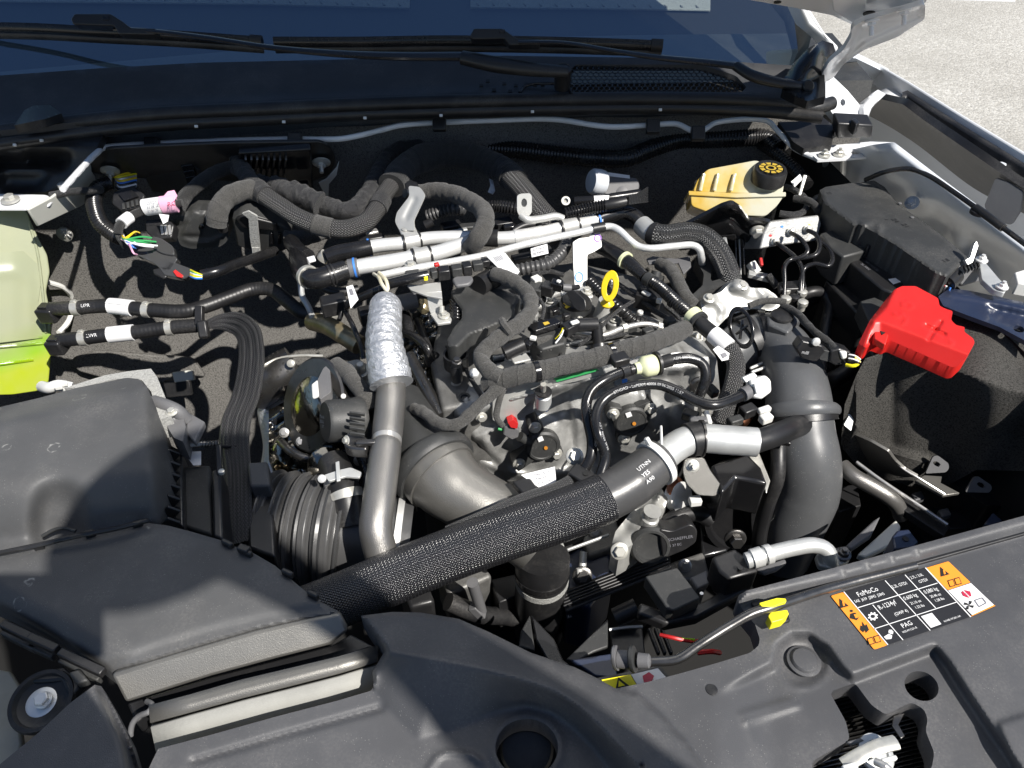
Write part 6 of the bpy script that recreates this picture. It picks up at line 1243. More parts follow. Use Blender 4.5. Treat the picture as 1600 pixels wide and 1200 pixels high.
sweep('lead', Path([(524, 570, -.02), (540, 580, -.016), (555, 598, -.014), (572, 620, -.02), (580, 640, -.03)]), .011, 'cloth_tape', n=14, wob=.06)
slab('connector', [(505, 575), (515, 568), (518, 612), (500, 624), (490, 606)], zpl(-.015), .012, 'plastic_grey', rnd=3); slab('white_clip', [(486, 600), (496, 592), (498, 616), (488, 620)], zpl(-.008), .006, 'white_plastic')
slab('black_bracket', [(520, 588), (545, 592), (556, 612), (550, 632), (526, 626)], zpl(-.03), .01, 'plastic_black', rnd=4); lathe('white_pin', (537, 619, -.022), TOCAM, [(4, 0), (4, 3), (2, 4)], 'white_plastic', n=10)
T('heat_shield_can', 'small perforated steel heat shield can at the back of the turbo', 'heat shield', (430, 590, -.15))
hc = Path([(398, 610, -.16), (430, 590, -.14), (462, 572, -.13)]); sweep('can', hc, px(hc, 34), 'steel_dark', n=28, step=.006)
for i in range(9):
    for j in range(5):
        p, t, u, v = hc.at(hc.L * (.12 + .09 * i)); a = math.radians(-60 + 24 * j + (i % 2) * 12); lathe('perforation', p + (u * math.cos(a) + v * -math.sin(a)) * px(hc, 34), u * math.cos(a) + v * -math.sin(a), [(2.2, -.5), (2.2, .6)], 'ink_black', n=6, smooth=0)
tube('rim', [(402, 578, -.11), (430, 562, -.105), (462, 556, -.10), (505, 556, -.10)], 2.4, 'zinc', n=8); lathe('shield_bolt', (455, 568, -.10), TOCAM, [(7, 0), (6, 4), (3, 5)], 'zinc', n=12)
tube('oil_feed_pipe', [(488, 502, -.09), (510, 508, -.08), (535, 522, -.075), (562, 540, -.08)], 15, 'gold_zinc', n=18, par=None, label='rough golden metal pipe behind the foil wrapped pipe', cat='pipe')
tube('heater_pipe', [(470, 442, -.04), (472, 462, -.05), (482, 480, -.06), (490, 500, -.08)], 5, 'alu_dull', n=10, par=None, label='short dull metal pipe below the large black elbow', cat='pipe')
tube('grey_pipe', [(598, 478, -.02), (622, 474, -.018), (652, 468, -.016)], 13, 'plastic_grey', n=16, par=None, label='grey pipe stub under the T shaped bracket', cat='pipe')
lathe('brass_fitting', (662, 478, -.03), X + Z, [(12, -6), (12, 4), (8, 8)], 'gold_zinc', n=14, par=None, label='brass coloured fitting behind the T shaped bracket', cat='fitting')
T('manifold_shield', 'crumpled silver exhaust heat shield between foil pipe and engine cover', 'heat shield', (660, 560, -.10))
relief('shield', [(628, 500), (660, 480), (690, 505), (696, 560), (700, 640), (672, 660), (640, 630), (630, 570)], zpl(-.075), 'chrome_dark', cell=4, base=lambda a, b: .012 * np.sin(a * .11 + b * .05) * np.sin(b * .09), sig=.8, skirt=.02)
for P, r, m_ in [([(632, 520, -.04), (650, 528, -.03), (668, 545, -.03), (676, 565, -.05)], 7, 'rubber_gloss'), ([(640, 556, -.05), (662, 600, -.055), (690, 652, -.06)], 10, 'steel_dark'), ([(652, 500, -.045), (676, 560, -.05), (706, 640, -.06)], 6, 'plastic_black')]: tube('lead', P, r, m_, n=12)
lathe('plug_boot', (676, 560, -.05), Z, [(12, -8), (13, 0), (11, 6), (7, 9)], 'plastic_black', n=18)
# elbow duct with ring
T('compressor_duct', 'grey metallic ducting elbow with a raised joint ring in front of the engine', 'duct', (700, 760, -.12))
dp = Path([(622, 640, -.08), (640, 672, -.075), (668, 716, -.07), (700, 755, -.075), (738, 782, -.085), (790, 812, -.10), (840, 850, -.12)])
sweep('black_sleeve', dp, px(dp, 53), 'plastic_matte', d0=0, d1=dp.near(676, 728), n=36, step=.004)
sweep('elbow', dp, [(0, px(dp, 60)), (.12, px(dp, 58)), (.3, px(dp, 52)), (1, px(dp, 48))], 'duct_coated', d0=dp.near(680, 732), n=40, step=.004)
dr = dp.near(678, 730); sweep('joint_ring', dp, px(dp, 71), 'plastic_matte', d0=dr - .008, d1=dr + .008, n=44, step=.003, prof=lambda d: 1 - .06 * abs((d - dr) / .008) ** 3); sweep('joint_ring', dp, px(dp, 62), 'duct_coated', d0=dr + .006, d1=dr + .018, n=44, step=.003)
# bellows hose
T('bellows_hose', 'ribbed black rubber bellows hose leaving the air box', 'hose', (485, 830, -.15))
bp = Path([(418, 826, -.125), (470, 830, -.125), (520, 834, -.125), (560, 838, -.13), (640, 846, -.14)], step=.002); q = px(bp, 1); pit = 23 * q
def bprof(d):
    if d > pit * 5.2: return .72
    t = (d / pit) % 1; return 1 - .17 * (abs(2 * t - 1) ** 2.2) + .02 * math.sin(t * 25)
sweep('bellows', bp, 92 * q, 'rubber_grey', n=56, prof=bprof, step=.0011, smooth=55)
band('end_clamp', bp, (622, 845), 10, 70, 'alu', n=40)
T('breather_hose', 'black stub hose with silver worm clamps beside the bellows', 'hose', (540, 780, -.1))
bh = Path([(520, 722, -.06), (530, 745, -.06), (540, 775, -.068), (548, 820, -.09)]); sweep('hose', bh, px(bh, 25), 'rubber', n=24); band('worm_clamp', bh, (534, 752), 9, 27, 'steel', n=28); band('worm_clamp', bh, (541, 775), 10, 27.5, 'zinc', n=28)
slab('clamp_spring', [(524, 722), (530, 720), (532, 750), (526, 752)], zpl(-.03), .002, 'alu_dull', bevel=.0004); slab('clamp_spring', [(506, 742), (530, 734), (548, 730), (566, 738), (562, 746), (540, 744), (514, 752)], zpl(-.034), .003, 'alu_dull', rnd=3, bevel=.0006); lathe('clamp_head', (503, 748, -.032), TOCAM, [(7, 0), (6, 3), (3, 4)], 'alu', n=12)
tube('dark_floor_hose', [(430, 640, -.2), (440, 700, -.22), (430, 760, -.24)], 28, 'foil', n=20, par=None, label='crumpled foil blanket under the flat braided sleeve', cat='heat shield')

# ================================================================== BIG CHARGE HOSE AND RIGHT PIPES
T('charge_hose', 'very thick black woven sleeve hose crossing the front of the engine', 'hose', (750, 850, -.1))
ch = Path([(470, 962, -.075), (540, 934, -.07), (620, 900, -.066), (700, 868, -.062), (790, 835, -.058), (880, 804, -.054), (940, 780, -.05), (985, 755, -.045), (1012, 734, -.04), (1034, 716, -.036), (1052, 702, -.034)])
dbr = ch.near(948, 776); q = px(ch, 1)
sweep('woven_sleeve', ch, [(0, 40 * q), (.6, 40.5 * q), (.93, 42 * q), (1, 41 * q)], 'braid_big', d1=dbr, n=44, step=.004); sweep('rubber_hose', ch, [(0, 39 * q), (.5, 40 * q), (1, 35 * q)], 'rubber_grey', d0=dbr - .01, d1=ch.near(1034, 716), n=40, step=.003)
band('white_clamp', ch, (1026, 722), 10, 39, 'white_plastic', n=36); P_, t_, u_, v_ = ch.at(ch.near(1026, 722)); bar('clamp_lug', P_ + u_ * 38 * q - v_ * .004, P_ + u_ * 52 * q - v_ * .012, 7, 8, 'white_plastic'); bar('clamp_lug', P_ + u_ * 36 * q + t_ * .01, P_ + u_ * 36 * q + t_ * .03 + v_ * -.02, 4, 6, 'white_plastic')
for i, s_ in enumerate(['UTNN', 'YES', 'A90']): wraptext('print', ch, s_, (990, 750), 9, math.radians(16 + i * 16), 'ink_white', n=41)
T('charge_pipe', 'dull aluminium charge pipe with black clamp band right of the woven hose', 'pipe', (1120, 690, -.03))
cpp = Path([(1030, 720, -.036), (1050, 702, -.034), (1070, 690, -.032), (1092, 685, -.032), (1130, 687, -.032), (1182, 691, -.034)]); sweep('pipe', cpp, px(cpp, 23), 'alu_dull', n=32, step=.003); band('clamp_band', cpp, (1086, 686), 24, 27, 'rubber', n=36); band('clamp_edge', cpp, (1099, 686), 4, 29, 'steel_dark', n=36)
slab('drip_tab', roundpoly([(1070, 716), (1100, 714), (1110, 735), (1132, 765), (1118, 776), (1090, 774), (1072, 756), (1066, 735)], 6), pl3((1070, 716, -.05), (1105, 714, -.05), (1095, 774, -.085)), .003, 'duct_coated', bevel=.001); bolt((1082, 728, -.035), TOCAM, 7, 'zinc', stud=1.0)
hose('black hose running from the aluminium charge pipe under the large elbow', [(1176, 691, -.034), (1200, 684, -.036), (1230, 672, -.045), (1260, 660, -.07)], 18, m='rubber', name='pipe_hose')
hose('thin braided hose lying along the top of the woven charge hose', [(700, 832, -.06), (760, 806, -.045), (820, 780, -.04), (870, 764, -.038), (892, 752, -.036)], 11, m='braid_fine', name='braided_line')
# throttle elbow on the right
T('intake_elbow', 'large satin black intake elbow turning down on the right of the engine', 'intake elbow', (1250, 700, -.3))
ie = Path([(1140, 552, -.06), (1165, 536, -.052), (1195, 528, -.046), (1222, 545, -.046), (1238, 580, -.052), (1246, 615, -.062), (1249, 645, -.075), (1253, 680, -.095), (1260, 720, -.12), (1258, 765, -.16), (1240, 815, -.21), (1220, 870, -.28)]); q = px(ie, 1)
dn = ie.near(1249, 645)
sweep('elbow', ie, [(0, 38 * q), (.35, 43 * q), (.7, 47 * q), (1, 51 * q)], 'plastic_satin', d1=dn, n=44, step=.004)
sweep('flange', ie, 61 * q, 'plastic_satin', d0=dn - .006, d1=dn + .006, n=48, step=.003, prof=lambda d: 1 - .05 * abs((d - dn) / .006) ** 3); sweep('flange_step', ie, 56 * q, 'plastic_black', d0=dn + .006, d1=dn + .012, n=44)
sweep('lower_pipe', ie, [(0, 49 * q), (.5, 53 * q), (1, 46 * q)], 'plastic_satin', d0=dn, n=44, step=.005)
band('mouth_ring', ie, (1172, 533), 16, 44, 'rubber', n=44); band('mouth_ring', ie, (1190, 528), 5, 44.5, 'plastic_gloss', n=44)
slab('sensor_boss', [(1198, 494), (1226, 486), (1254, 494), (1232, 520), (1200, 506)], zpl(-.005), .03, 'plastic_satin', bevel=.003); lathe('boss_port', (1222, 494, -.003), Z, [(18, 0), (17, 3), (8, 4)], 'plastic_black', n=20)
bar('side_lug', (1212, 690, -.075), (1214, 672, -.075), 12, 10, 'plastic_black')
T('elbow_clamp_ring', 'glossy black oval ring lever in front of the throttle mouth', 'clamp ring', (1158, 520, -.01))
RP = (pt(1158, 515, -.005), (TOCAM * .8 - X * .6).normalized()); o_ = ell(1158, 512, 20, 34, 36, rot=-14); i_ = ell(1158, 512, 14, 26, 36, rot=-14); n_ = 36
V = [onp(x, y, RP, .005) for x, y in o_ + i_] + [onp(x, y, RP, -.004) for x, y in o_ + i_]
F = [(i, (i + 1) % n_, (i + 1) % n_ + n_, i + n_) for i in range(n_)] + [(i + 2 * n_, i + 3 * n_, (i + 1) % n_ + 3 * n_, (i + 1) % n_ + 2 * n_) for i in range(n_)] + [(i, i + 2 * n_, (i + 1) % n_ + 2 * n_, (i + 1) % n_) for i in range(n_)] + [(i + n_, (i + 1) % n_ + n_, (i + 1) % n_ + 3 * n_, i + 3 * n_) for i in range(n_)]
mk('ring', V, F, 'plastic_gloss', bevel=.0015)
for P in ([(1148, 500), (1170, 492)], [(1150, 522), (1168, 508)], [(1156, 530), (1160, 500)]): tube('spoke', [onp(a, b, RP, -.004) for a, b in P], 2.5, 'steel_dark', n=6)
T('pressure_sensor', 'grey black pressure sensor with screw and plug on the intake elbow', 'sensor', (1270, 550, .0))
SP_ = pl3((1245, 540, .012), (1285, 545, .008), (1262, 566, -.01))
slab('body', [(1244, 546), (1254, 532), (1286, 540), (1292, 550), (1276, 566), (1252, 560)], SP_, .02, 'plastic_black', rnd=3); lathe('screw', onp(1275, 534, SP_, .002), SP_[1], [(7, 0), (6, 3), (2, 4)], 'alu', n=16); slab('neck', [(1284, 546), (1300, 550), (1296, 566), (1280, 562)], SP_, .018, 'plastic_matte', rnd=2); text('print', 'mlll', (1252, 552), (1270, 556), 8, SP_, 'ink_hose', h=.0008)
slab('plug', [(1298, 548), (1312, 544), (1330, 550), (1328, 568), (1306, 572), (1296, 566)], SP_, .022, 'plastic_black', h=.003, rnd=3); slab('white_lock', [(1312, 549), (1324, 550), (1324, 560), (1316, 563)], SP_, .006, 'white_plastic', h=.006); tube('yellow_wire', [(1322, 570, -.005), (1334, 572, -.002), (1342, 566, .0), (1336, 558, .004)], 3, 'yellow_bright', n=8)
for i in range(4): tube('wire', [(1326, 554 + i * 3, .002), (1336, 556 + i * 3, .004), (1344, 562 + i * 2, .0)], 1.8, 'plastic_gloss' if i % 2 else 'ink_white', n=5)
sweep('lead', Path([(1222, 478, .0), (1244, 488, .004), (1262, 508, .006), (1280, 524, .006), (1296, 536, .004), (1306, 548, .004)]), .005, 'cloth_dark', n=10, wob=.1)
harness('thin dark harness clipped along the throttle mouth', [(1170, 478, .0), (1190, 471, .004), (1210, 470, .006), (1228, 472, .006)], 5, 'cloth_tape', n=10)
# vacuum pump casting
T('vacuum_pump', 'pale cast aluminium pump housing between reservoir and intake elbow', 'pump', (1150, 470, -.06))
relief('housing', roundpoly([(1093, 472), (1108, 462), (1128, 456), (1140, 442), (1152, 434), (1166, 440), (1172, 450), (1196, 450), (1214, 462), (1220, 478), (1206, 486), (1176, 482), (1140, 492), (1120, 512), (1104, 500)], 5), pl3((1095, 472, -.01), (1215, 462, -.01), (1125, 508, -.035)), 'cast_smooth', cell=2.5, feats=[('dome', 1155, 448, 14, 12, .014), ('dome', 1108, 466, 11, 10, .012), ('line', [(1110, 470), (1130, 478), (1124, 500)], 3, .003), ('line', [(1118, 472), (1128, 486)], 3, .004), ('line', [(1150, 455), (1165, 470), (1195, 472)], 4, -.003), ('line', [(1185, 452), (1195, 462), (1192, 474)], 3, .004), ('dome', 1200, 470, 10, 8, .008)], sig=1.1, skirt=.05)
bolt((1160, 446, .008), Z + TOCAM * .5, 6, 'zinc'); bolt((1108, 466, .003), Z + TOCAM * .5, 6, 'zinc'); bolt((1203, 468, -.002), Z + TOCAM * .5, 5, 'zinc')
T('side_bolt', 'zinc bolt with ringed head below the pump left of the white label', 'bolt', (1092, 528, -.04)); stub('shank', (1078, 522, -.04), (1092, 527, -.036), 8, 'zinc'); bolt((1094, 528, -.034), X + TOCAM, 7, 'zinc')
# corrugated hose into labelled braided hose
T('vent_line', 'corrugated black hose with cream ring and white wrapped label leading to a braided hose', 'hose', (1080, 490, .0))
vl = Path([(936, 384, .01), (960, 396, .014), (984, 412, .014), (1006, 432, .012), (1030, 448, .014), (1056, 472, .014), (1080, 492, .014), (1102, 512, .012), (1124, 530, .01), (1142, 548, .004), (1150, 570, -.006), (1146, 600, -.02), (1136, 630, -.04), (1128, 660, -.06)], step=.002); q = px(vl, 1)
sweep('elbow_end', vl, [(0, 13 * q), (.6, 12 * q), (1, 10 * q)], 'rubber_gloss', d1=vl.near(1008, 432), n=18); sweep('corrugated', vl, 9.5 * q, 'conduit', d0=vl.near(1016, 438), d1=vl.near(1080, 492), n=16, prof=corr(.0043, .13), step=.0007)
band('plug_end', vl, (1016, 436), 14, 11, 'plastic_matte'); band('cream_ring', vl, (1085, 495), 13, 16, 'cream_plastic', n=26); band('collar', vl, (1092, 501), 6, 17, 'plastic_matte', n=26); sweep('sleeve', vl, 12 * q, 'plastic_black', d0=vl.near(1090, 500), d1=vl.near(1122, 529), n=18); band('white_label', vl, (1126, 532), 32, 14, 'paper_white', n=22)
sweep('braided_end', vl, 13.5 * q, 'braid_grey', d0=vl.near(1138, 544), n=22); band('cream_clip', vl, (976, 406), 5, 14, 'cream_plastic', n=20)
slab('label_tail', [(1114, 546), (1122, 540), (1140, 552), (1138, 562), (1128, 564)], (pt(1126, 552, .014), TOCAM), .0008, 'paper_white', bevel=0); flat('label_print', [(1126, 553), (1133, 550), (1137, 556), (1130, 560)], (pt(1126, 552, .014), TOCAM), 'ink_grey', h=.001)
conduit('black corrugated conduit running down behind the dipstick', [(922, 440, -.01), (940, 458, -.012), (958, 474, -.012), (975, 488, -.014), (992, 502, -.02), (1010, 505, -.02)], 9, .006, .12)
conduit('black corrugated conduit dipping under the coolant pipes by the tag', [(800, 424, .0), (830, 418, .006), (856, 412, .01), (876, 396, .012), (886, 378, .01)], 9.5, .007, .1, m='conduit_grey')
harness('grey cloth covered lead behind the corrugated vent line', [(1030, 412, .0), (1046, 420, .004), (1058, 440, .002), (1070, 462, -.004), (1084, 478, -.01)], 11, 'cloth_tape', wob=.06)
T('solenoid_valve', 'black and grey solenoid valve with pale tabs behind the vent line', 'valve', (1020, 450, -.03))
bar('body', (996, 452, -.005), (1036, 462, -.008), 30, 26, 'plastic_black'); bar('body', (1018, 430, .0), (1034, 436, .0), 20, 20, 'plastic_matte'); bar('tab', (1004, 454, .0), (1016, 460, .0), 8, 4, 'white_plastic'); bar('tab', (1026, 466, -.004), (1034, 468, -.004), 6, 8, 'white_plastic'); stub('port', (1024, 432, .006), (1026, 424, .012), 8, 'plastic_matte')
slab('foil_bracket', [(1010, 404), (1020, 400), (1056, 404), (1078, 400), (1080, 416), (1068, 428), (1060, 410), (1014, 412)], zpl(.0), .003, 'plastic_grey', bevel=.0006)
# multi strand braided coolant hose from the clamp to the pump
T('braided_coolant_hose', 'braided black coolant hose with silver sleeve arching to the pump', 'hose', (1080, 380, .02))
bc = [(1003, 352, .018), (1018, 364, .018), (1040, 368, .02), (1070, 364, .024), (1094, 368, .024), (1114, 382, .02), (1128, 402, .01), (1138, 426, -.006), (1142, 440, -.016)]; bcp = Path(bc); q = px(bcp, 1)
sweep('hose', bcp, 17 * q, 'braid_fine', d0=bcp.near(1018, 364), n=26); sweep('silver_sleeve', bcp, 16 * q, 'alu_dull', d1=bcp.near(1020, 365), n=22); band('end_collar', bcp, (1022, 366), 8, 18, 'rubber', n=24); sweep('rubber_end', bcp, 15 * q, 'rubber', d0=bcp.near(1136, 422), n=22)
for k_ in (-.7, 0, .7):
    pts_ = [];
    for j, p in enumerate(bc[1:-1]): P = w(p); t = (w(bc[j + 2]) - w(bc[j])).normalized(); s = t.cross(TOCAM).normalized(); pts_.append(P + s * (k_ * 14 * q) + TOCAM * (15 - 7 * abs(k_)) * q)
    sweep('strand', Path(pts_), 4.5 * q, 'braid_fine', n=8)
T('pump_arm', 'dark grey curved plastic arm above the pump casting', 'bracket', (1105, 420, -.01)); relief('arm', [(1086, 404), (1104, 400), (1112, 416), (1110, 440), (1138, 432), (1142, 442), (1100, 456), (1088, 468), (1080, 462), (1098, 446), (1100, 428)], zpl(-.01), 'plastic_matte', cell=3, sig=1, skirt=.02)
stub('post', (1140, 410, -.01), (1132, 372, .03), 3, 'alu_dull', par=None, label='thin metal post behind the braided coolant hose', cat='post')
# ================================================================== RIGHT SIDE
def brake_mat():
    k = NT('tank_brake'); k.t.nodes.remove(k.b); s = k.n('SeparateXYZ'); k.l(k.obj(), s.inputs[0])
    f = k.math('ADD', k.math('MULTIPLY', s.outputs[0], 6.0), k.math('MULTIPLY', k.noise(22, 3), 1.1)); c = k.ramp(f, [(.1, (.76, .48, .06)), (.35, (.78, .62, .24)), (.65, (.76, .74, .58))])  # amber turns cream towards the right: sun glare put into the colour
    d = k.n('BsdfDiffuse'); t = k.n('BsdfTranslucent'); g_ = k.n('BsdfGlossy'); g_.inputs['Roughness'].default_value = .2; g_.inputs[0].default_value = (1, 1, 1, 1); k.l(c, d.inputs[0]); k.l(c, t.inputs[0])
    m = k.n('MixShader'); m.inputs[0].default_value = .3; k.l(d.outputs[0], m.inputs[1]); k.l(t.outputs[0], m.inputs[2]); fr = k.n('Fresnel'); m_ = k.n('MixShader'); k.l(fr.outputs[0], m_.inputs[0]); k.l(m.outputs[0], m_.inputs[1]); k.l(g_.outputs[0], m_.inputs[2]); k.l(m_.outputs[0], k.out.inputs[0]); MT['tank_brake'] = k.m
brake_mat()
T('brake_reservoir', 'translucent amber brake fluid reservoir with black cap', 'reservoir', (1150, 330, -.01))
BP = (pt(1150, 300, .06), Vector((-.12, -.78, .6)).normalized())
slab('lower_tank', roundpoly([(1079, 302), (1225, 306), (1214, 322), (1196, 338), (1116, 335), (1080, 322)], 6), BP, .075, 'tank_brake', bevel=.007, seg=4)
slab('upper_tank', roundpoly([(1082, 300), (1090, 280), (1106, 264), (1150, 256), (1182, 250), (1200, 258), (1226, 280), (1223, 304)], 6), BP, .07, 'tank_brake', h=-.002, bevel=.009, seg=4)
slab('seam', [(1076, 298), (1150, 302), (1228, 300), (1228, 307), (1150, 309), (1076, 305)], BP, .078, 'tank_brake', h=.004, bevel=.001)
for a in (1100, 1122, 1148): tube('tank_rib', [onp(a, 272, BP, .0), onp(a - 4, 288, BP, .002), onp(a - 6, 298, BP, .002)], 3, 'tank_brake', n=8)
cz = pt(1200, 279, .078); CAPO = lathe('cap', cz, Z + Y * -.1, [(26, -4), (26, 14), (24, 18), (20, 18), (19, 16), (6, 16)], 'plastic_black', n=36)
for i in range(22):
    t = 2 * math.pi * i / 22; q_ = m2(cz); p = cz + Vector((math.cos(t), math.sin(t), 0)) * 26.2 * q_; bar('cap_rib', p + Z * .013, p + Z * .001, 3, 2.5, 'plastic_black', up=Vector((math.cos(t), math.sin(t), 0)), bevel=.0005, par=CAPO)
ct = cz + (Z - Y * .1).normalized() * (18.5 * m2(cz)); q_ = m2(cz)
for i in range(10):
    t0, t1 = 2 * math.pi * i / 10 + .1, 2 * math.pi * (i + 1) / 10 - .08; V = [ct + Vector((math.cos(t) * r * q_, math.sin(t) * r * q_, .0006)) for t, r in ((t0, 11), (t1, 11), (t1, 18), (t0, 18))]; mk('cap_print', V, [(0, 1, 2, 3)], 'amber', smooth=0, par=CAPO)
n_ = 24; V = [ct + Vector((math.cos(2 * math.pi * i / n_) * r * q_, math.sin(2 * math.pi * i / n_) * r * q_, .0008)) for r in (8, 5) for i in range(n_)]; mk('cap_print', V, [(i, (i + 1) % n_, (i + 1) % n_ + n_, i + n_) for i in range(n_)], 'amber', smooth=0, par=CAPO)
T('reservoir_bracket', 'black stamped steel bracket in front of the brake reservoir', 'bracket', (1140, 350, .0))
RB = pl3((1070, 352, .03), (1200, 350, .03), (1130, 385, -.02))
relief('plate', roundpoly([(1052, 362), (1086, 344), (1128, 322), (1144, 317), (1158, 326), (1170, 344), (1200, 346), (1212, 352), (1198, 362), (1192, 384), (1172, 384), (1150, 366), (1124, 368), (1092, 388), (1060, 392)], 4), RB, 'black_paint', cell=3, feats=[('line', [(1070, 372), (1110, 350), (1142, 336), (1160, 356), (1180, 370)], 6, -.006), ('add', [(1128, 322), (1144, 317), (1160, 330), (1140, 334)], .006)], sig=1.2, skirt=.006)
bolt(onp(1183, 361, RB, .004), RB[1], 9, 'zinc', washer=1.3)
slab('side_leg', [(1120, 368), (1150, 366), (1160, 420), (1140, 432)], pl3((1120, 368, -.01), (1150, 366, -.01), (1150, 430, -.1)), .005, 'black_paint')
for i, a in enumerate((1150, 1156, 1162)): bar('strut', (a, 374, -.02), (a + 2, 430, -.07), 3, 3, 'alu_dull' if i == 1 else 'steel_dark')
T('brake_valve_block', 'grey aluminium brake valve block with three tube fittings', 'valve block', (1235, 370, -.01))
slab('block', [(1203, 346), (1279, 336), (1284, 350), (1276, 376), (1220, 383), (1187, 389), (1194, 362)], pl3((1203, 346, .035), (1279, 336, .035), (1232, 386, .0)), .05, 'cast_alu', bevel=.002)
VB = pl3((1203, 346, .035), (1279, 336, .035), (1232, 386, .0))
for a, b in [(1234, 362), (1260, 358), (1209, 377)]: lathe('fitting', onp(a, b, VB, .0), VB[1], [(7, 0), (7, 4), (5, 5), (5, 10), (3, 11)], 'zinc', n=8)
for c, a, b in (('blue_mark', 1222, 354), ('red_small', 1204, 368), ('yellow_bright', 1264, 352)): flat('paint_dot', ell(a, b, 2.4, 2, 10), VB, c, h=.0007)
def lines(lbl, P): T('brake_line', lbl, 'pipe', P[0], group='brake lines'); tube('line', P, 3.6, 'rubber_gloss', n=10)
lines('thin black brake line bending from the lowest fitting of the valve block', [(1212, 379, .012), (1222, 386, .014), (1238, 398, .012), (1252, 416, .006), (1254, 440, -.006), (1252, 462, -.02)])
lines('thin black brake line from the middle fitting looping back left', [(1236, 364, .026), (1248, 371, .03), (1258, 382, .028), (1262, 394, .022), (1252, 402, .016), (1234, 406, .012), (1226, 416, .008), (1226, 436, -.004), (1225, 462, -.02)])
lines('thin black brake line from the upper fitting of the valve block', [(1262, 360, .028), (1274, 366, .03), (1281, 382, .026), (1276, 397, .02), (1262, 402, .016), (1246, 404, .012)])
lines('thin black brake line making a wide loop toward the fuse box', [(1282, 378, .02), (1296, 390, .02), (1301, 406, .016), (1294, 416, .012), (1274, 412, .012), (1258, 418, .006), (1252, 436, -.004), (1250, 462, -.02)])
T('line_fittings', 'cluster of silver and black tube nuts above the intake elbow', 'fitting', (1238, 470, -.03))
for a, b, m_ in [(1225, 458, 'zinc'), (1250, 462, 'zinc'), (1237, 452, 'plastic_black'), (1225, 472, 'zinc'), (1251, 478, 'zinc'), (1238, 470, 'plastic_black')]: lathe('nut', (a, b + 6, -.03), Z, [(6, 0), (6, 9), (8, 10), (8, 16), (5, 18)], m_, n=10)
slab('carrier', [(1216, 440), (1258, 436), (1262, 450), (1218, 452)], zpl(-.012), .01, 'plastic_black')
T('warning_lamp_switch', 'small white sensor with a red tip below the valve block', 'sensor', (1185, 415, -.04))
bar('body', (1176, 408, -.02), (1186, 424, -.03), 12, 12, 'white_plastic'); bar('red_tip', (1189, 402, -.008), (1191, 414, -.014), 5, 6, 'red_small'); bar('base', (1170, 424, -.03), (1204, 432, -.034), 14, 8, 'alu_dull'); stub('lead', (1200, 430, -.03), (1214, 448, -.04), 6, 'vinyl_tape')
harness('dark twisted leads beside the brake reservoir', [(1228, 292, .03), (1246, 300, .034), (1262, 316, .03), (1256, 330, .026), (1236, 336, .03), (1218, 334, .03)], 5, 'vinyl_tape', wob=.1, n=10)
harness('black leads bundled behind the valve block', [(1240, 310, .04), (1256, 312, .042), (1272, 320, .04), (1280, 332, .03)], 6, 'cloth_dark', wob=.1, n=10)
T('cable_lug', 'pale metal cable lug hanging by the brake reservoir', 'cable lug', (1254, 290, .05)); slab('lug', [(1256, 272), (1262, 274), (1252, 306), (1247, 308)], (pt(1254, 290, .055), TOCAM), .003, 'zinc'); slab('flag', [(1236, 284), (1250, 272), (1254, 280), (1242, 292)], (pt(1246, 282, .05), TOCAM), .001, 'paper_white', bevel=0)
# fuse box
T('fuse_box', 'long black fuse box with numbered lid along the right apron', 'fuse box', (1390, 350, -.05))
fb = [(1281, 297), (1290, 292), (1330, 286), (1366, 282), (1382, 292), (1400, 316), (1426, 335), (1453, 354), (1484, 378), (1513, 403), (1478, 433), (1462, 427), (1430, 404), (1398, 382), (1368, 364), (1342, 350), (1334, 353), (1312, 336), (1288, 318)]
LIDO = relief('lid', fb, zpl(.052), 'plastic_matte', cell=3, feats=[('add', [(1281, 297), (1290, 293), (1366, 283), (1380, 292), (1288, 316)], .0), ('line', [(1288, 316), (1312, 335), (1336, 352)], 3, .002), ('line', [(1345, 351), (1400, 384), (1464, 427)], 3, .002), ('line', [(1342, 354), (1352, 347), (1366, 346), (1376, 352), (1374, 358)], 4, .005)], sig=.9, skirt=.06, lip=5)
FB = zpl(.052)
for s_, a, b, sz in [('13', (1293, 304), (1310, 301), 10), ('15', (1357, 291), (1374, 288), 9), ('24', (1392, 342), (1406, 352), 12), ('21', (1408, 350), (1422, 360), 12), ('1', (1380, 342), (1394, 352), 12), ('1.8', (1476, 410), (1494, 404), 11)]: text('embossed_number', s_, a, b, sz, FB, 'ink_black', h=.0008, par=LIDO)
for a, b in [(1425, 340), (1406, 318)]: lathe('pip', (a, b, .0525), Z, [(3, 0), (3, 1), (2, 1.4)], 'plastic_grey', n=10)
for i, (a, b) in enumerate([(1292, 324), (1308, 336), (1322, 346)]): bar('side_latch', (a, b, .024), (a + 10, b + 8, .024), 8, 26, 'plastic_black')
slab('end_clip', [(1262, 318), (1272, 304), (1286, 300), (1290, 312), (1276, 326)], zpl(.03), .05, 'plastic_black', bevel=.003); bar('clip_slot', (1268, 312, .034), (1282, 308, .034), 8, 4, 'plastic_matte')
slab('lower_tray', [(1286, 322), (1336, 356), (1362, 376), (1466, 440), (1448, 462), (1380, 420), (1300, 370)], zpl(-.005), .06, 'plastic_black', bevel=.003)
slab('side_box', [(1282, 364), (1300, 358), (1328, 352), (1359, 384), (1352, 392), (1318, 401), (1296, 386)], zpl(.022), .05, 'plastic_matte', bevel=.003); text('embossed_number', '1', (1320, 374), (1330, 372), 8, zpl(.022), 'ink_black', h=.0012)
for a, b in [(1340, 360), (1352, 372)]: slab('side_clip', [(a, b), (a + 12, b - 3), (a + 16, b + 10), (a + 4, b + 14)], zpl(.03), .02, 'plastic_black', bevel=.002)
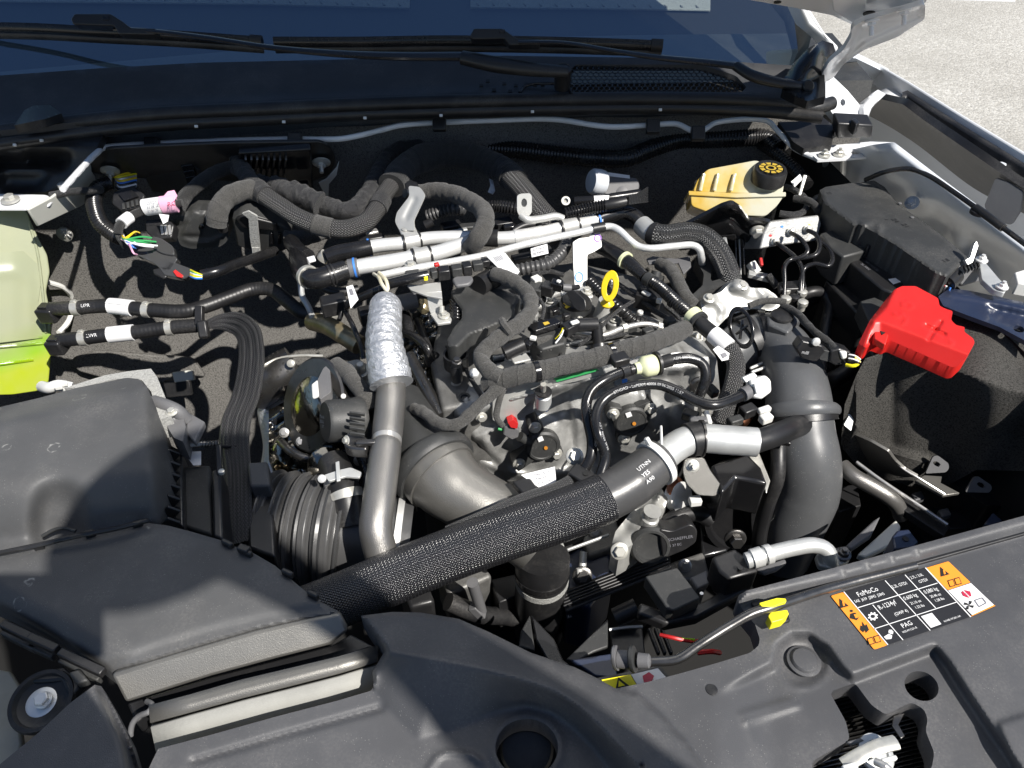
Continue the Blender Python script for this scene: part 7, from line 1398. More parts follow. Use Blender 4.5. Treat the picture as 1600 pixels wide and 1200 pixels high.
T('control_module', 'black module with faint white print below the fuse box', 'module', (1372, 425, -.02))
slab('case', [(1328, 410), (1348, 394), (1364, 398), (1420, 440), (1398, 458), (1380, 452)], zpl(.008), .05, 'plastic_black', bevel=.003)
for i, s_ in enumerate(['FE SPL 1235', '14F 1415 SE', '26 3002']): text('print', s_, (1356 + i * -6, 404 + i * 4), (1380 + i * -6, 422 + i * 4), 6, zpl(.008), 'ink_grey', h=.0008)
slab('white_corner', [(1388, 436), (1400, 434), (1408, 440), (1396, 444)], zpl(.0088), .0005, 'paper_white', bevel=0)
slab('lower_case', [(1290, 438), (1312, 418), (1378, 466), (1362, 500), (1350, 500)], zpl(-.03), .08, 'plastic_black', bevel=.003); slab('wing', [(1344, 470), (1372, 462), (1392, 482), (1360, 505)], zpl(-.01), .03, 'plastic_matte')
# red battery terminal cover
T('terminal_cover', 'bright red battery terminal cover with a moulded plus sign', 'battery cover', (1430, 510, .0))
rc = roundpoly([(1409, 447), (1431, 447), (1466, 466), (1468, 478), (1479, 483), (1489, 486), (1486, 500), (1494, 508), (1508, 511), (1506, 518), (1521, 529), (1523, 536), (1509, 560), (1495, 573), (1487, 574), (1440, 553), (1391, 532), (1383, 537), (1366, 530), (1354, 544), (1341, 538), (1350, 519), (1359, 501), (1381, 472), (1397, 453)], 3)
relief('shell', rc, zpl(.04), 'red_plastic', cell=2, feats=[('fn', lambda a, b, h: h - .017 * np.clip((b - np.interp(a, [1340, 1362, 1376, 1392, 1440, 1502, 1530], [512, 502, 502, 508, 526, 549, 559])) / 28, 0, 1.2)), ('fn', lambda a, b, h: h - .012 * np.clip((np.interp(b, [440, 453, 480, 501, 545], [1406, 1399, 1386, 1366, 1350]) - a) / 16, 0, 1.2)), ('line', [(1446, 508), (1476, 522)], 2.5, -.004), ('line', [(1470, 503), (1452, 528)], 2.5, -.004), ('line', [(1409, 474), (1418, 472), (1427, 478), (1420, 483), (1410, 479), (1409, 474)], 1.8, .0016), ('line', [(1397, 490), (1403, 496), (1409, 490), (1416, 500), (1411, 506)], 1.8, .0016), ('line', [(1483, 532), (1489, 536), (1485, 538)], 1.8, .0014)], sig=.7, skirt=.018)
slab('latch_tab', [(1366, 506), (1382, 501), (1393, 508), (1384, 538), (1366, 528)], zpl(.022), .01, 'red_plastic', h=.008, bevel=.0015); slab('latch_slot', [(1374, 513), (1384, 510), (1386, 518), (1378, 523)], zpl(.031), .0015, 'ink_black', h=.0, bevel=0)
slab('terminal_block', [(1356, 540), (1392, 530), (1400, 556), (1370, 566)], zpl(-.01), .04, 'plastic_black')
T('battery', 'battery wrapped in black speckled felt insulation', 'battery', (1480, 650, -.2))
cr = [(1338, 586), (1352, 560), (1394, 546), (1440, 560), (1500, 582), (1560, 602), (1630, 624)]; bt = [(1300, 670), (1346, 712), (1392, 732), (1440, 746), (1504, 746), (1560, 718), (1650, 718)]
relief('felt_cover', [(1338, 586), (1352, 560), (1394, 546), (1440, 520), (1474, 470), (1520, 490), (1630, 530), (1630, 694), (1550, 694), (1500, 722), (1440, 722), (1392, 708), (1356, 690), (1330, 655)], zpl(0), 'felt_dark', cell=4, base=lambda a, b: .005 + .004 * np.sin(a * .05) - .165 * np.clip((b - np.interp(a, [x for x, _ in cr], [y for _, y in cr])) / 150, 0, 1) - .03 * np.clip((1352 - a) / 20, 0, 1), post=[('fn', lambda a, b, h: h + .003 * np.sin(a * .035 + b * .02) * np.sin(b * .045 + 1))], sig=.7, skirt=.05)
relief('dark_base', [(1440, 720), (1500, 716), (1552, 690), (1630, 690), (1630, 790), (1540, 790)], zpl(-.2), 'plastic_black', cell=6, skirt=.1)
T('battery_strap', 'dark blue black steel battery hold-down strap with pressed ribs', 'battery strap', (1540, 490, .02))
relief('strap', [(1466, 463), (1484, 450), (1520, 455), (1625, 478), (1625, 545), (1562, 511), (1510, 492), (1474, 478)], zpl(.025), 'blue_black', cell=3, feats=[('line', [(1484, 458), (1520, 464), (1570, 474), (1625, 486)], 6, .006), ('poly', [(1540, 478), (1625, 496), (1625, 520), (1560, 500)], -.006)], holes=[ell(1592, 514, 10, 5, rot=15)], sig=1.2, skirt=.006)
T('ground_sensor', 'silver battery cable clamp with black sensor plug behind the red cover', 'battery clamp', (1520, 420, .02))
stub('plug', (1478, 444, .03), (1492, 430, .034), 14, 'plastic_black', n=20)
for i, c in enumerate(('red_small', 'ink_white', 'plastic_gloss', 'blue_mark')): tube('wire', [(1476 + i * 3, 446 + i, .03), (1472 + i * 3, 452 + i * 2, .022), (1468 + i * 4, 462, .01)], 1.8, c, n=6)
slab('body', [(1494, 432), (1500, 414), (1530, 404), (1540, 420), (1530, 440), (1504, 448)], pl3((1500, 414, .05), (1530, 404, .05), (1515, 446, .02)), .03, 'plastic_grey', rnd=3)
for i in range(5): slab('body_rib', [(1506 + i * 5, 414 - i * 1.6), (1508 + i * 5, 413 - i * 1.6), (1512 + i * 5, 422 - i * 1.6), (1510 + i * 5, 423 - i * 1.6)], zpl(.052), .004, 'plastic_black', bevel=0)
slab('lever', [(1508, 406), (1516, 402), (1522, 382), (1526, 376), (1529, 384), (1520, 410), (1512, 414)], (pt(1518, 396, .065), TOCAM), .006, 'alu_dull', rnd=2); bolt((1534, 406, .055), Z, 6, 'alu', stud=.5)
slab('clamp_arm', [(1530, 412), (1540, 410), (1562, 436), (1574, 448), (1570, 458), (1552, 452), (1534, 436)], zpl(.045), .008, 'alu_dull', rnd=3); lathe('terminal', (1545, 445, .035), Z, [(12, 0), (12, 6), (8, 8)], 'alu_dull', n=18); bolt((1566, 448, .048), Z, 6, 'alu', stud=.6)
CUR = None
slab('apron_corner_block', [(1585, 425), (1610, 418), (1610, 445), (1590, 442)], zpl(.03), .02, 'white_plastic', par=None, label='small white block at the right edge beside the apron', cat='clip')
# hoses right of the elbow
hose('satin black hose curving down between intake elbow and battery', [(1252, 462, -.05), (1268, 456, -.045), (1286, 458, -.05), (1296, 476, -.06), (1290, 510, -.075), (1286, 560, -.10), (1282, 620, -.13), (1276, 650, -.16)], 9, m='rubber', name='rubber_hose')
hose('grey rubber hose behind the pressure sensor', [(1258, 470, -.08), (1276, 462, -.075), (1294, 462, -.08), (1302, 480, -.09), (1298, 520, -.11), (1290, 580, -.14)], 12, m='rubber', name='rubber_hose')
hose('black corrugated elbow hose under the sensor plug', [(1340, 560, -.08), (1318, 584, -.09), (1300, 594, -.10), (1290, 610, -.13)], 13, m='rubber', name='rubber_hose')
hose('narrow dark drain hose along the left side of the lower intake pipe', [(1218, 672, -.08), (1216, 700, -.085), (1214, 745, -.11), (1200, 785, -.15), (1188, 830, -.2), (1184, 880, -.26)], 12, m='rubber', name='drain_hose')
T('hose_band', 'black band clip beside the intake elbow flange', 'clip', (1216, 680, -.07)); stub('band', (1214, 686, -.07), (1216, 696, -.074), 15, 'plastic_black', n=20); bar('lug', (1222, 688, -.06), (1236, 690, -.06), 8, 8, 'plastic_gloss')
# battery tray bracket and lower right
T('battery_tray', 'dark grey stamped battery tray bracket with two eyelet tabs', 'bracket', (1420, 735, -.17))
BTP = pl3((1320, 674, -.13), (1430, 744, -.15), (1360, 728, -.2))
slab('plate', roundpoly([(1320, 673), (1360, 690), (1388, 706), (1398, 720), (1412, 733), (1434, 746), (1400, 744), (1366, 732), (1316, 702)], 3), BTP, .004, 'duct_coated', bevel=.001)
tube('plate_edge', [(1320, 673, -.128), (1360, 690, -.135), (1388, 706, -.14), (1398, 720, -.143), (1412, 733, -.147), (1434, 746, -.15), (1476, 772, -.16)], 1.6, 'steel', n=6)
slab('finger', roundpoly([(1322, 636), (1328, 630), (1333, 640), (1335, 652), (1330, 674), (1318, 664), (1326, 650)], 2), (pt(1326, 655, -.10), TOCAM), .004, 'alu_dull', bevel=.001)
for P, hc_ in (([(1446, 740), (1458, 713), (1466, 712), (1482, 724), (1483, 732), (1478, 738)], (1464, 725)), ([(1508, 769), (1522, 746), (1530, 745), (1549, 758), (1550, 764), (1546, 770)], (1533, 758))):
    pl_ = (pt(hc_[0], hc_[1], -.15), Vector((-.2, -.8, .55)).normalized()); relief('eyelet_tab', roundpoly(P, 3), pl_, 'plastic_grey', cell=2, holes=[ell(hc_[0], hc_[1], 7, 3.6, rot=30)], skirt=.004, sig=.5)
slab('shelf', [(1430, 750), (1444, 742), (1472, 744), (1470, 754), (1500, 770), (1474, 774)], zpl(-.165), .005, 'duct_coated', bevel=.001)
for a, b in [(1424, 770), (1466, 796)]: slab('spacer', [(a, b), (a + 16, b - 4), (a + 22, b + 8), (a + 6, b + 12)], zpl(-.19), .01, 'plastic_cover')
hose('dark satin pipe descending beside the battery tray', [(1316, 728, -.15), (1334, 744, -.15), (1362, 760, -.155), (1388, 776, -.165), (1402, 790, -.18), (1408, 806, -.2)], 12.5, m='pipe_coated', name='coolant_tube')
T('support_rod', 'thin bright metal edge strip below the battery tray', 'rod', (1430, 790, -.17)); tube('rod', [(1338, 722, -.155), (1376, 750, -.16), (1430, 786, -.168), (1480, 820, -.175)], 3, 'steel', n=8); bar('tray_rail', (1350, 745, -.17), (1480, 830, -.185), 26, 14, 'plastic_black')
CUR = None
for i, (P, m_, lb) in enumerate([([(1366, 812), (1376, 806), (1362, 836), (1330, 858), (1322, 852)], 'plastic_grey', 'grey folded shroud flap near the bolted pipe plate'), ([(1400, 812), (1408, 822), (1402, 846), (1352, 870), (1340, 866)], 'cream_paint', 'pale metal radiator support strip below the battery tray'), ([(1538, 818), (1552, 800), (1568, 814), (1550, 822)], 'blue_black', 'blue black triangular bracket end at the cover edge')]):
    slab('support_strip', P, zpl(-.12 - .01 * i), .01, m_, par=None, label=lb, cat='bracket')
T('mount_block', 'dark block with a bolt hole behind the front cover lip', 'block', (1415, 840, -.06)); slab('block', [(1394, 838), (1402, 828), (1420, 826), (1436, 846), (1428, 856), (1398, 858)], zpl(-.05), .05, 'blue_black'); lathe('hole', (1415, 842, -.0495), Z, [(5, 0), (5, .8)], 'ink_black', n=14)
for P in ([(1300, 760), (1340, 756), (1346, 790), (1310, 800)], [(1450, 790), (1510, 800), (1520, 826), (1470, 826)]): slab('shroud_box', P, zpl(-.24), .1, 'plastic_black', par=None, label='dark plastic shroud box deep beside the intake pipe' if P[0][0] == 1300 else 'dark plastic shroud box deep below the battery', cat='shroud')
# ================================================================== LOWER CENTRE
T('water_pump_pulley', 'glossy black pulley housing below the drip tab', 'pulley', (1150, 800, -.3))
pax = (TOCAM * .7 - Y * .6 + Z * -.1).normalized(); lathe('drum', (1165, 800, -.20), pax, [(70, -50), (72, 10), (68, 18), (60, 18), (56, 10), (24, 10)], 'black_paint', n=48); bolt((1149, 842, -.17), pax, 11, 'steel_dark', hh=1.0)
slab('drip_shield', [(1110, 726), (1168, 708), (1190, 730), (1200, 756), (1180, 752), (1150, 746), (1128, 770)], zpl(-.075), .06, 'black_paint', bevel=.004)
slab('side_plate', [(1166, 706), (1184, 700), (1204, 750), (1198, 770)], zpl(-.09), .004, 'zinc')
T('thermostat_housing', 'cast aluminium thermostat housing under the woven hose end', 'housing', (1000, 810, -.2))
relief('casting', [(1006, 772), (1034, 764), (1044, 780), (1036, 800), (1020, 808), (1016, 830), (990, 850), (968, 862), (956, 850), (962, 830), (980, 808)], zpl(-.13), 'cast_smooth', cell=3, base=lambda a, b: .006 * np.sin(a * .15) * np.sin(b * .12), feats=[('dome', 1022, 800, 14, 12, .014), ('line', [(1000, 830), (1018, 800), (1030, 776)], 5, .01)], sig=1, skirt=.05)
lathe('neck', (1014, 815, -.12), Z + X * .1, [(14, -10), (14, 10), (11, 12), (11, 24), (14, 26)], 'cast_smooth', n=20); bolt((968, 861, -.13), TOCAM, 9, 'zinc')
lathe('coil_rings', (1062, 776, -.13), (X * .7 + TOCAM), [(20, -14), (24, -10), (20, -7), (24, -3), (20, 0), (24, 4), (18, 8)], 'alu', n=28); lathe('copper_ring', (1056, 762, -.12), (X * .7 + TOCAM), [(16, -4), (18, 0), (14, 3)], 'copper', n=24); bar('white_lug', (1078, 780, -.10), (1096, 778, -.10), 14, 12, 'white_plastic')
tube('tensioner_belt', [(1040, 820, -.15), (1060, 806, -.145), (1090, 802, -.15), (1110, 812, -.16)], 13, 'rubber', n=16, par=None, label='black rubber idler arc above the belt tensioner', cat='idler')
T('belt_tensioner', 'black belt tensioner with a large ring and tapered arm', 'tensioner', (1020, 850, -.2))
nax = (TOCAM + Z * -.2 - Y * .2).normalized(); lathe('ring', (1016, 852, -.14), nax, [(30, -16), (33, -8), (33, 4), (29, 9), (25, 9), (23, 2), (8, 0)], 'plastic_matte', n=40)
slab('arm', [(1030, 826), (1050, 830), (1080, 818), (1090, 828), (1088, 848), (1070, 860), (1036, 874)], (pt(1060, 846, -.13), nax), .03, 'plastic_black', rnd=6, bevel=.004); text('print', 'SCHAEFFLER', (1044, 846), (1064, 843), 7, (pt(1060, 846, -.13), nax), 'ink_grey', h=.0008); text('print', '1 37 EC', (1046, 855), (1064, 852), 6, (pt(1060, 846, -.13), nax), 'ink_grey', h=.0008)
T('drive_belt', 'ribbed black drive belt running below the tensioner', 'belt', (950, 910, -.25))
for i in range(5): bar('belt_rib', (880, 926 + i * 5, -.2), (1046, 862 + i * 5, -.2), 3.5, 4, 'rubber')
slab('belt_back', [(876, 924), (1046, 858), (1050, 888), (884, 956)], zpl(-.205), .004, 'rubber')
T('radiator_hose', 'black vertical radiator hose with pale collar below the woven hose', 'hose', (845, 950, -.35))
rh = Path([(848, 870, -.14), (847, 890, -.16), (845, 930, -.22), (842, 985, -.33)]); sweep('hose', rh, px(rh, 40), 'rubber', n=32); band('pale_collar', rh, (848, 880), 24, 41.5, 'cast_smooth', n=36); band('ring', rh, (847, 902), 12, 42.5, 'felt_light', n=36); band('black_band', rh, (847, 893), 7, 43.5, 'rubber_gloss', n=36)
lathe('pale_cap', (852, 858, -.15), Z, [(30, -4), (30, 2), (26, 3)], 'cast_smooth', n=32)
T('oil_cooler', 'dark engine accessory with silver studs behind the radiator hose', 'accessory', (910, 880, -.25))
slab('body', [(880, 860), (950, 840), (960, 900), (920, 950), (884, 940)], zpl(-.21), .1, 'blue_black', bevel=.006, seg=3); tube('stud', [(912, 862, -.19), (910, 886, -.2)], 6, 'alu_dull', n=10); tube('stud', [(905, 888, -.19), (906, 904, -.2)], 5, 'alu', n=10); bolt((910, 900, -.2), TOCAM, 10, 'steel_dark')
bar('metal_edge', (886, 858, -.15), (952, 834, -.15), 4, 6, 'alu_dull'); slab('barcode_sticker', [(884, 952), (914, 944), (922, 958), (886, 966)], zpl(-.24), .001, 'ink_grey', bevel=0)
for i in range(9): bar('barcode_line', (887 + i * 3.6, 953 - i * .9, -.238), (888.5 + i * 3.8, 964 - i * .9, -.238), 1.4, 1, 'ink_white', bevel=0)
T('side_fitting', 'small grey fitting and pipe left of the radiator hose', 'fitting', (740, 935, -.2)); stub('pipe', (738, 910, -.15), (752, 955, -.22), 9, 'plastic_grey'); bar('cap', (744, 944, -.2), (760, 960, -.22), 16, 14, 'plastic_grey'); slab('box', [(765, 905), (806, 896), (812, 930), (780, 942)], zpl(-.22), .06, 'plastic_black')
T('fan_shroud', 'black fan shroud with angled blades between engine and front cover', 'fan shroud', (900, 1010, -.3))
for P, z_, m_ in [([(828, 960), (836, 1016), (810, 1010), (814, 985)], -.16, 'plastic_matte'), ([(830, 960), (866, 998), (880, 1030), (892, 1040), (858, 1036), (838, 1000)], -.12, 'plastic_gloss'), ([(950, 966), (950, 1010), (928, 1018), (900, 1034), (884, 1030)], -.14, 'plastic_matte'), ([(952, 984), (1004, 980), (1010, 1036), (960, 1040)], -.18, 'plastic_black'), ([(892, 1030), (960, 1020), (966, 1060), (930, 1056)], -.10, 'blue_black')]: slab('fan_blade', P, zpl(z_), .006, m_, bevel=.0015)
tube('shroud_edge', [(952, 984, -.17), (980, 980, -.17), (1004, 979, -.17)], 2.5, 'alu_dull', n=6)
for i in range(3): bar('clip_rail', (1014 + i * 10, 980, -.15), (1030 + i * 10, 1020, -.15), 5, 10, 'plastic_black')
stub('dark_port', (962, 966, -.17), (996, 950, -.16), 16, 'plastic_black', n=20)
T('wire_pair', 'red and green wires beneath the prop rod', 'wire', (1060, 1000, -.08))
tube('red_wire', [(1032, 992, -.08), (1050, 996, -.075), (1080, 1002, -.08), (1110, 1000, -.09)], 3, 'red_small', n=6); tube('green_wire', [(1040, 994, -.078), (1060, 998, -.076), (1085, 1000, -.08)], 2.2, 'tank_green', n=6); tube('red_wire', [(1090, 1020, -.07), (1110, 1018, -.07), (1125, 1020, -.08)], 4, 'red_small', n=6)
T('sensor_cover', 'dark rectangular plastic lid over the fan shroud edge', 'lid', (1040, 910, -.1))
slab('lid', [(1008, 900), (1058, 886), (1095, 934), (1052, 954), (1042, 950)], zpl(-.07), .02, 'plastic_matte', rnd=3, bevel=.003); slab('frame', [(1000, 940), (1040, 955), (1095, 940), (1160, 905), (1180, 915), (1090, 965), (1040, 975), (996, 958)], zpl(-.09), .015, 'plastic_black', bevel=.003)
lathe('white_pin', (1096, 928, -.075), Z, [(3, 0), (3, 2)], 'alu', n=10); slab('grey_web', [(1078, 902), (1104, 890), (1108, 912), (1090, 920)], zpl(-.11), .01, 'plastic_grey')
T('pipe_holder', 'dark plastic pipe holder block in front of the pulley', 'holder', (1150, 875, -.09))
slab('block', [(1112, 870), (1148, 856), (1178, 878), (1186, 892), (1140, 905), (1124, 892)], zpl(-.06), .04, 'plastic_black', bevel=.003); lathe('pip', (1156, 890, -.058), Z, [(4, 0), (4, 5)], 'plastic_black', n=10)
T('ac_pipe', 'bent aluminium air conditioning pipe with crimped rings', 'pipe', (1240, 860, -.06))
ac = Path([(1166, 876, -.055), (1200, 866, -.05), (1240, 856, -.048), (1270, 852, -.048), (1290, 858, -.05), (1298, 874, -.06), (1296, 892, -.08)]); sweep('pipe', ac, px(ac, 12.5), 'alu_dull', n=22, step=.003)
for a, b in [(1177, 872), (1189, 869), (1201, 866)]: band('crimp_ring', ac, (a, b), 9, 15.5, 'alu', n=24)
slab('cradle', [(1180, 888), (1226, 872), (1230, 878), (1214, 890), (1196, 896)], zpl(-.065), .006, 'plastic_grey')
slab('flange_plate', roundpoly([(1274, 866), (1290, 858), (1318, 854), (1332, 862), (1328, 876), (1300, 888), (1280, 884)], 5), zpl(-.062), .008, 'cast_smooth', bevel=.0015); bolt((1317, 866, -.06), Z, 9, 'steel_dark', washer=1.4, stud=.5)
CUR = None
# ================================================================== PHOTOGRAPHER (stands behind the camera and throws the soft shadow)
def skinned(name, verts, edges, root, m, par):
    me = bpy.data.meshes.new(name); o0 = Vector(verts[root][0]); me.from_pydata([tuple(Vector(v[0]) - o0) for v in verts], edges, []); me.update()
    o = bpy.data.objects.new(name, me); COL.objects.link(o); o.parent = par; o.location = o0 - wloc(par); me.materials.append(MT[m])
    md = o.modifiers.new('skin', 'SKIN'); md.use_smooth_shade = True
    for i, v in enumerate(verts): me.skin_vertices[0].data[i].radius = (v[1], v[1]); me.skin_vertices[0].data[i].use_root = (i == root)
    s = o.modifiers.new('sub', 'SUBSURF'); s.levels = 1; s.render_levels = 1; return o
T('person', 'person in a dark shirt standing before the vehicle and taking the picture', 'person', (.78, -.46, -1.05) if False else Vector((.78, -.46, -1.05)))
BV = [((.78, -.46, -.10), .15), ((.76, -.45, .2), .14), ((.74, -.43, .60), .15), ((.68, -.38, .97), .06), ((.575, -.30, 1.09), .04), ((.475, -.25, 1.115), .042), ((.40, -.215, 1.13), .05), ((.37, -.20, 1.17), .045),
      ((.55, -.47, .66), .065), ((.14, -.22, .36), .052), ((.01, -.10, .47), .045), ((-.02, -.065, .575), .042), ((.66, -.30, .62), .065), ((.14, -.14, .24), .05), ((-.08, -.08, .42), .042), ((-.115, -.055, .56), .038),
      ((.70, -.46, -.3), .095), ((.68, -.44, -.62), .06), ((.68, -.47, -.98), .04), ((.68, -.36, -1.02), .035), ((.88, -.46, -.3), .095), ((.90, -.44, -.62), .06), ((.90, -.47, -.98), .04), ((.90, -.36, -1.02), .035)]
BE = [(0, 1), (1, 2), (2, 3), (3, 4), (4, 5), (5, 6), (6, 7), (2, 8), (8, 9), (9, 10), (10, 11), (2, 12), (12, 13), (13, 14), (14, 15), (0, 16), (16, 17), (17, 18), (18, 19), (0, 20), (20, 21), (21, 22), (22, 23)]
for base, d in ((11, [(-.10, -.045, .60), (-.105, -.045, .625), (-.10, -.045, .65), (-.095, -.05, .675), (-.03, -.03, .60)]), (15, [(-.10, -.04, .64), (-.11, -.04, .635), (-.12, -.042, .63), (-.13, -.045, .62), (-.07, -.035, .60)])):
    b0 = Vector(BV[base][0])
    for e in d:
        e = Vector(e); k_ = len(BV); BV.append((tuple(b0.lerp(e, .55) + Vector((0, .01, .004))), .010)); BV.append((tuple(e), .008)); BE += [(base, k_), (k_, k_ + 1)]
skinned('body', BV, BE, 0, 'shirt', CUR)
lathe('hat', Vector((.375, -.195, 1.135)), Vector((-.2, .15, 1)), [(.133, -.004), (.135, .002), (.085, .008), (.066, .03), (.06, .05), (.04, .06), (.01, .063)], 'hair', unit=1.0)
T('phone', 'black phone held up to photograph the engine', 'phone', Vector((-.015, -.03, .58)))
pc = Vector((-.035, -.022, .655)); u_ = X; v_ = UPV
V = [pc + u_ * a * .078 + v_ * b * .038 - FW * c for c in (.0, .009) for a, b in ((-1, -1), (1, -1), (1, 1), (-1, 1))]
V = [v - FW * .004 for v in V]
mk('case', V, [(0, 1, 2, 3), (7, 6, 5, 4), (0, 4, 5, 1), (1, 5, 6, 2), (2, 6, 7, 3), (3, 7, 4, 0)], 'plastic_gloss', bevel=.003, smooth=30)
mk('screen', [pc + u_ * a * .073 + v_ * b * .034 - FW * .0139 for a, b in ((-1, -1), (1, -1), (1, 1), (-1, 1))], [(3, 2, 1, 0)], 'ink_black', smooth=0)
CUR = None
# ================================================================== SMALL ENGINE DETAIL
T('engine_loom', 'tangle of thin black wires and small plugs over the cylinder head', 'wiring', (900, 500, -.01))
for P, r in [([(780, 470, -.02), (830, 500, -.01), (880, 520, -.005), (930, 530, -.01), (980, 520, -.02)], 3), ([(812, 448, .0), (836, 462, .004), (850, 480, .0), (846, 500, -.005)], 3), ([(990, 470, -.01), (960, 490, .0), (930, 520, .0), (905, 540, -.01)], 3), ([(720, 560, -.03), (735, 590, -.03), (752, 618, -.035)], 4), ([(960, 440, -.02), (990, 460, -.015), (1030, 490, -.02), (1060, 505, -.02)], 4), ([(880, 430, -.01), (858, 424, .0), (830, 430, .004)], 4), ([(1040, 480, -.02), (1062, 500, -.02), (1070, 530, -.03), (1060, 560, -.04)], 3.5)]: tube('wire', P, r, 'vinyl_tape', n=8)
for a, b, l, h_ in [(790, 486, 16, 12), (838, 466, 14, 10), (862, 484, 12, 10), (978, 510, 16, 12), (1006, 516, 14, 12), (958, 536, 12, 10), (818, 476, 10, 12), (880, 492, 10, 10), (1040, 500, 14, 14), (1046, 470, 12, 12)]: bar('plug', (a, b, -.012), (a + l, b - l * .3, -.012), h_, h_, random.choice(['plastic_black', 'plastic_matte', 'plastic_gloss']), bevel=.0015)
for a, b in [(850, 470), (828, 458), (906, 500), (972, 486), (1000, 490), (880, 462), (996, 532), (1028, 514)]: lathe('cap_screw', (a, b, -.022), Z, [(5, 0), (5, 4), (4, 5), (2.4, 5), (2.4, 3.5)], random.choice(['zinc', 'alu', 'steel_dark']), n=12)
T('fuel_rail', 'bright steel fuel line with tube nuts along the cylinder head', 'pipe', (960, 500, -.02))
fr_ = tube('line', [(870, 530, -.02), (900, 520, -.012), (940, 524, -.012), (975, 512, -.012), (1010, 506, -.014), (1036, 512, -.02)], 4.5, 'steel', n=10)
for a, b in [(905, 521), (975, 512), (1030, 510)]: band('nut', fr_, (a, b), 8, 7.5, 'zinc', n=6)
T('rear_head_parts', 'jumble of black rear cover parts and silver clips behind the coolant pipes', 'engine part', (720, 345, -.03))
for a, b, c, d, wd_, m_ in [(690, 352, 720, 346, 18, 'plastic_black'), (716, 352, 744, 350, 14, 'plastic_matte'), (700, 362, 730, 356, 8, 'alu_matte'), (770, 346, 800, 342, 20, 'plastic_black'), (786, 352, 806, 350, 12, 'plastic_gloss'), (850, 346, 872, 340, 16, 'plastic_black'), (560, 372, 600, 366, 14, 'plastic_black'), (572, 362, 590, 358, 12, 'steel'), (800, 402, 830, 396, 16, 'plastic_black'), (838, 392, 862, 386, 20, 'plastic_matte'), (852, 402, 882, 396, 10, 'alu_matte'), (500, 470, 540, 462, 26, 'plastic_black'), (560, 486, 586, 480, 24, 'plastic_black')]: bar('piece', (a, b, -.005), (c, d, -.005), wd_, wd_, m_, bevel=.002)
for P, r, m_ in [([(492, 440, -.02), (512, 452, -.02), (536, 456, -.02), (560, 452, -.02)], 7, 'rubber'), ([(620, 470, -.04), (636, 500, -.04), (640, 530, -.05)], 9, 'rubber_gloss'), ([(742, 404, -.01), (770, 416, -.01), (790, 428, -.01)], 8, 'vinyl_tape'), ([(800, 362, .0), (820, 352, .004), (850, 350, .0)], 6, 'rubber')]: tube('hose', P, r, m_, n=10)
T('printed_tag', 'small white printed tag below the upper coolant pipe', 'tag', (843, 388, .03)); slab('tag', [(829, 388), (855, 381), (857, 396), (831, 402)], (pt(843, 391, .03), TOCAM), .0008, 'paper_white', bevel=0)
for i in range(2): text('print', 'XT16US' if i == 0 else '0679M0', (833, 393 + i * 6), (853, 388 + i * 6), 6, (pt(843, 391, .0305), TOCAM), 'ink_grey', h=.0004)
T('turbo_plumbing', 'dark crumpled turbo shielding and oil pipes below the actuator', 'engine part', (470, 700, -.18))
relief('shield', [(420, 640), (450, 625), (490, 690), (530, 700), (540, 740), (500, 770), (450, 760), (420, 720)], zpl(-.15), 'chrome_dark', cell=4, base=lambda a, b: .012 * np.sin(a * .13 + b * .06) * np.sin(b * .11), skirt=.02)
for P, r, m_ in [([(438, 690, -.12), (456, 706, -.11), (480, 716, -.11), (506, 712, -.12)], 7, 'steel_dark'), ([(430, 660, -.13), (446, 650, -.12), (462, 668, -.12)], 6, 'rubber_gloss'), ([(560, 700, -.06), (572, 730, -.07), (566, 770, -.09), (560, 810, -.1)], 10, 'rubber_gloss'), ([(628, 690, -.09), (636, 740, -.1), (640, 800, -.12)], 12, 'plastic_black')]: tube('pipe', P, r, m_, n=12)
for a, b in [(470, 690), (444, 676), (516, 700), (560, 720)]: bolt((a, b, -.10), TOCAM, 5, 'steel')
for i in range(4): tax2 = (TOCAM + X * -.9 + Z * .2).normalized(); lathe('housing_ring', pt(494, 634, -.062) + tax2 * (i * .004 - .012), tax2, [(70 - i * 4, -1), (71 - i * 4, 0), (70 - i * 4, 1)], 'chrome_dark' if i % 2 else 'steel_dark', n=44)
T('right_head_parts', 'black connectors and pale clips between engine and intake elbow', 'engine part', (1100, 640, -.06))
for a, b, c, d, wd_, m_ in [(1068, 640, 1092, 648, 16, 'plastic_black'), (1078, 652, 1106, 654, 12, 'plastic_grey'), (1108, 600, 1120, 612, 14, 'plastic_black'), (1104, 640, 1110, 660, 8, 'white_plastic'), (1160, 640, 1180, 632, 18, 'plastic_black'), (1186, 640, 1204, 634, 10, 'white_plastic'), (1172, 574, 1200, 562, 5, 'alu_matte'), (1174, 580, 1202, 570, 5, 'alu_matte'), (1140, 656, 1160, 650, 14, 'plastic_matte'), (1190, 652, 1206, 646, 14, 'white_plastic')]: bar('piece', (a, b, -.045), (c, d, -.045), wd_, wd_, m_, bevel=.002)
cpq = Path([(1092, 676, -.07), (1110, 662, -.06), (1124, 650, -.055), (1136, 640, -.06)], step=.002); sweep('corrugated', cpq, px(cpq, 9), 'conduit', n=12, prof=corr(.0045, .15), step=.0008); cpq2 = Path([(1120, 676, -.075), (1138, 662, -.07), (1152, 650, -.07)], step=.002); sweep('corrugated', cpq2, px(cpq2, 8), 'conduit', n=12, prof=corr(.0045, .15), step=.0008)
tube('red_hose', [(1150, 664, -.09), (1162, 656, -.09), (1172, 640, -.1)], 10, 'copper', n=12); lathe('port', (1090, 600, -.04), TN, [(14, 0), (15, 4), (13, 8), (9, 8), (8, 4)], 'steel_dark', n=20)
T('lower_engine', 'dark lower engine accessories behind the belt', 'engine part', (960, 900, -.3))
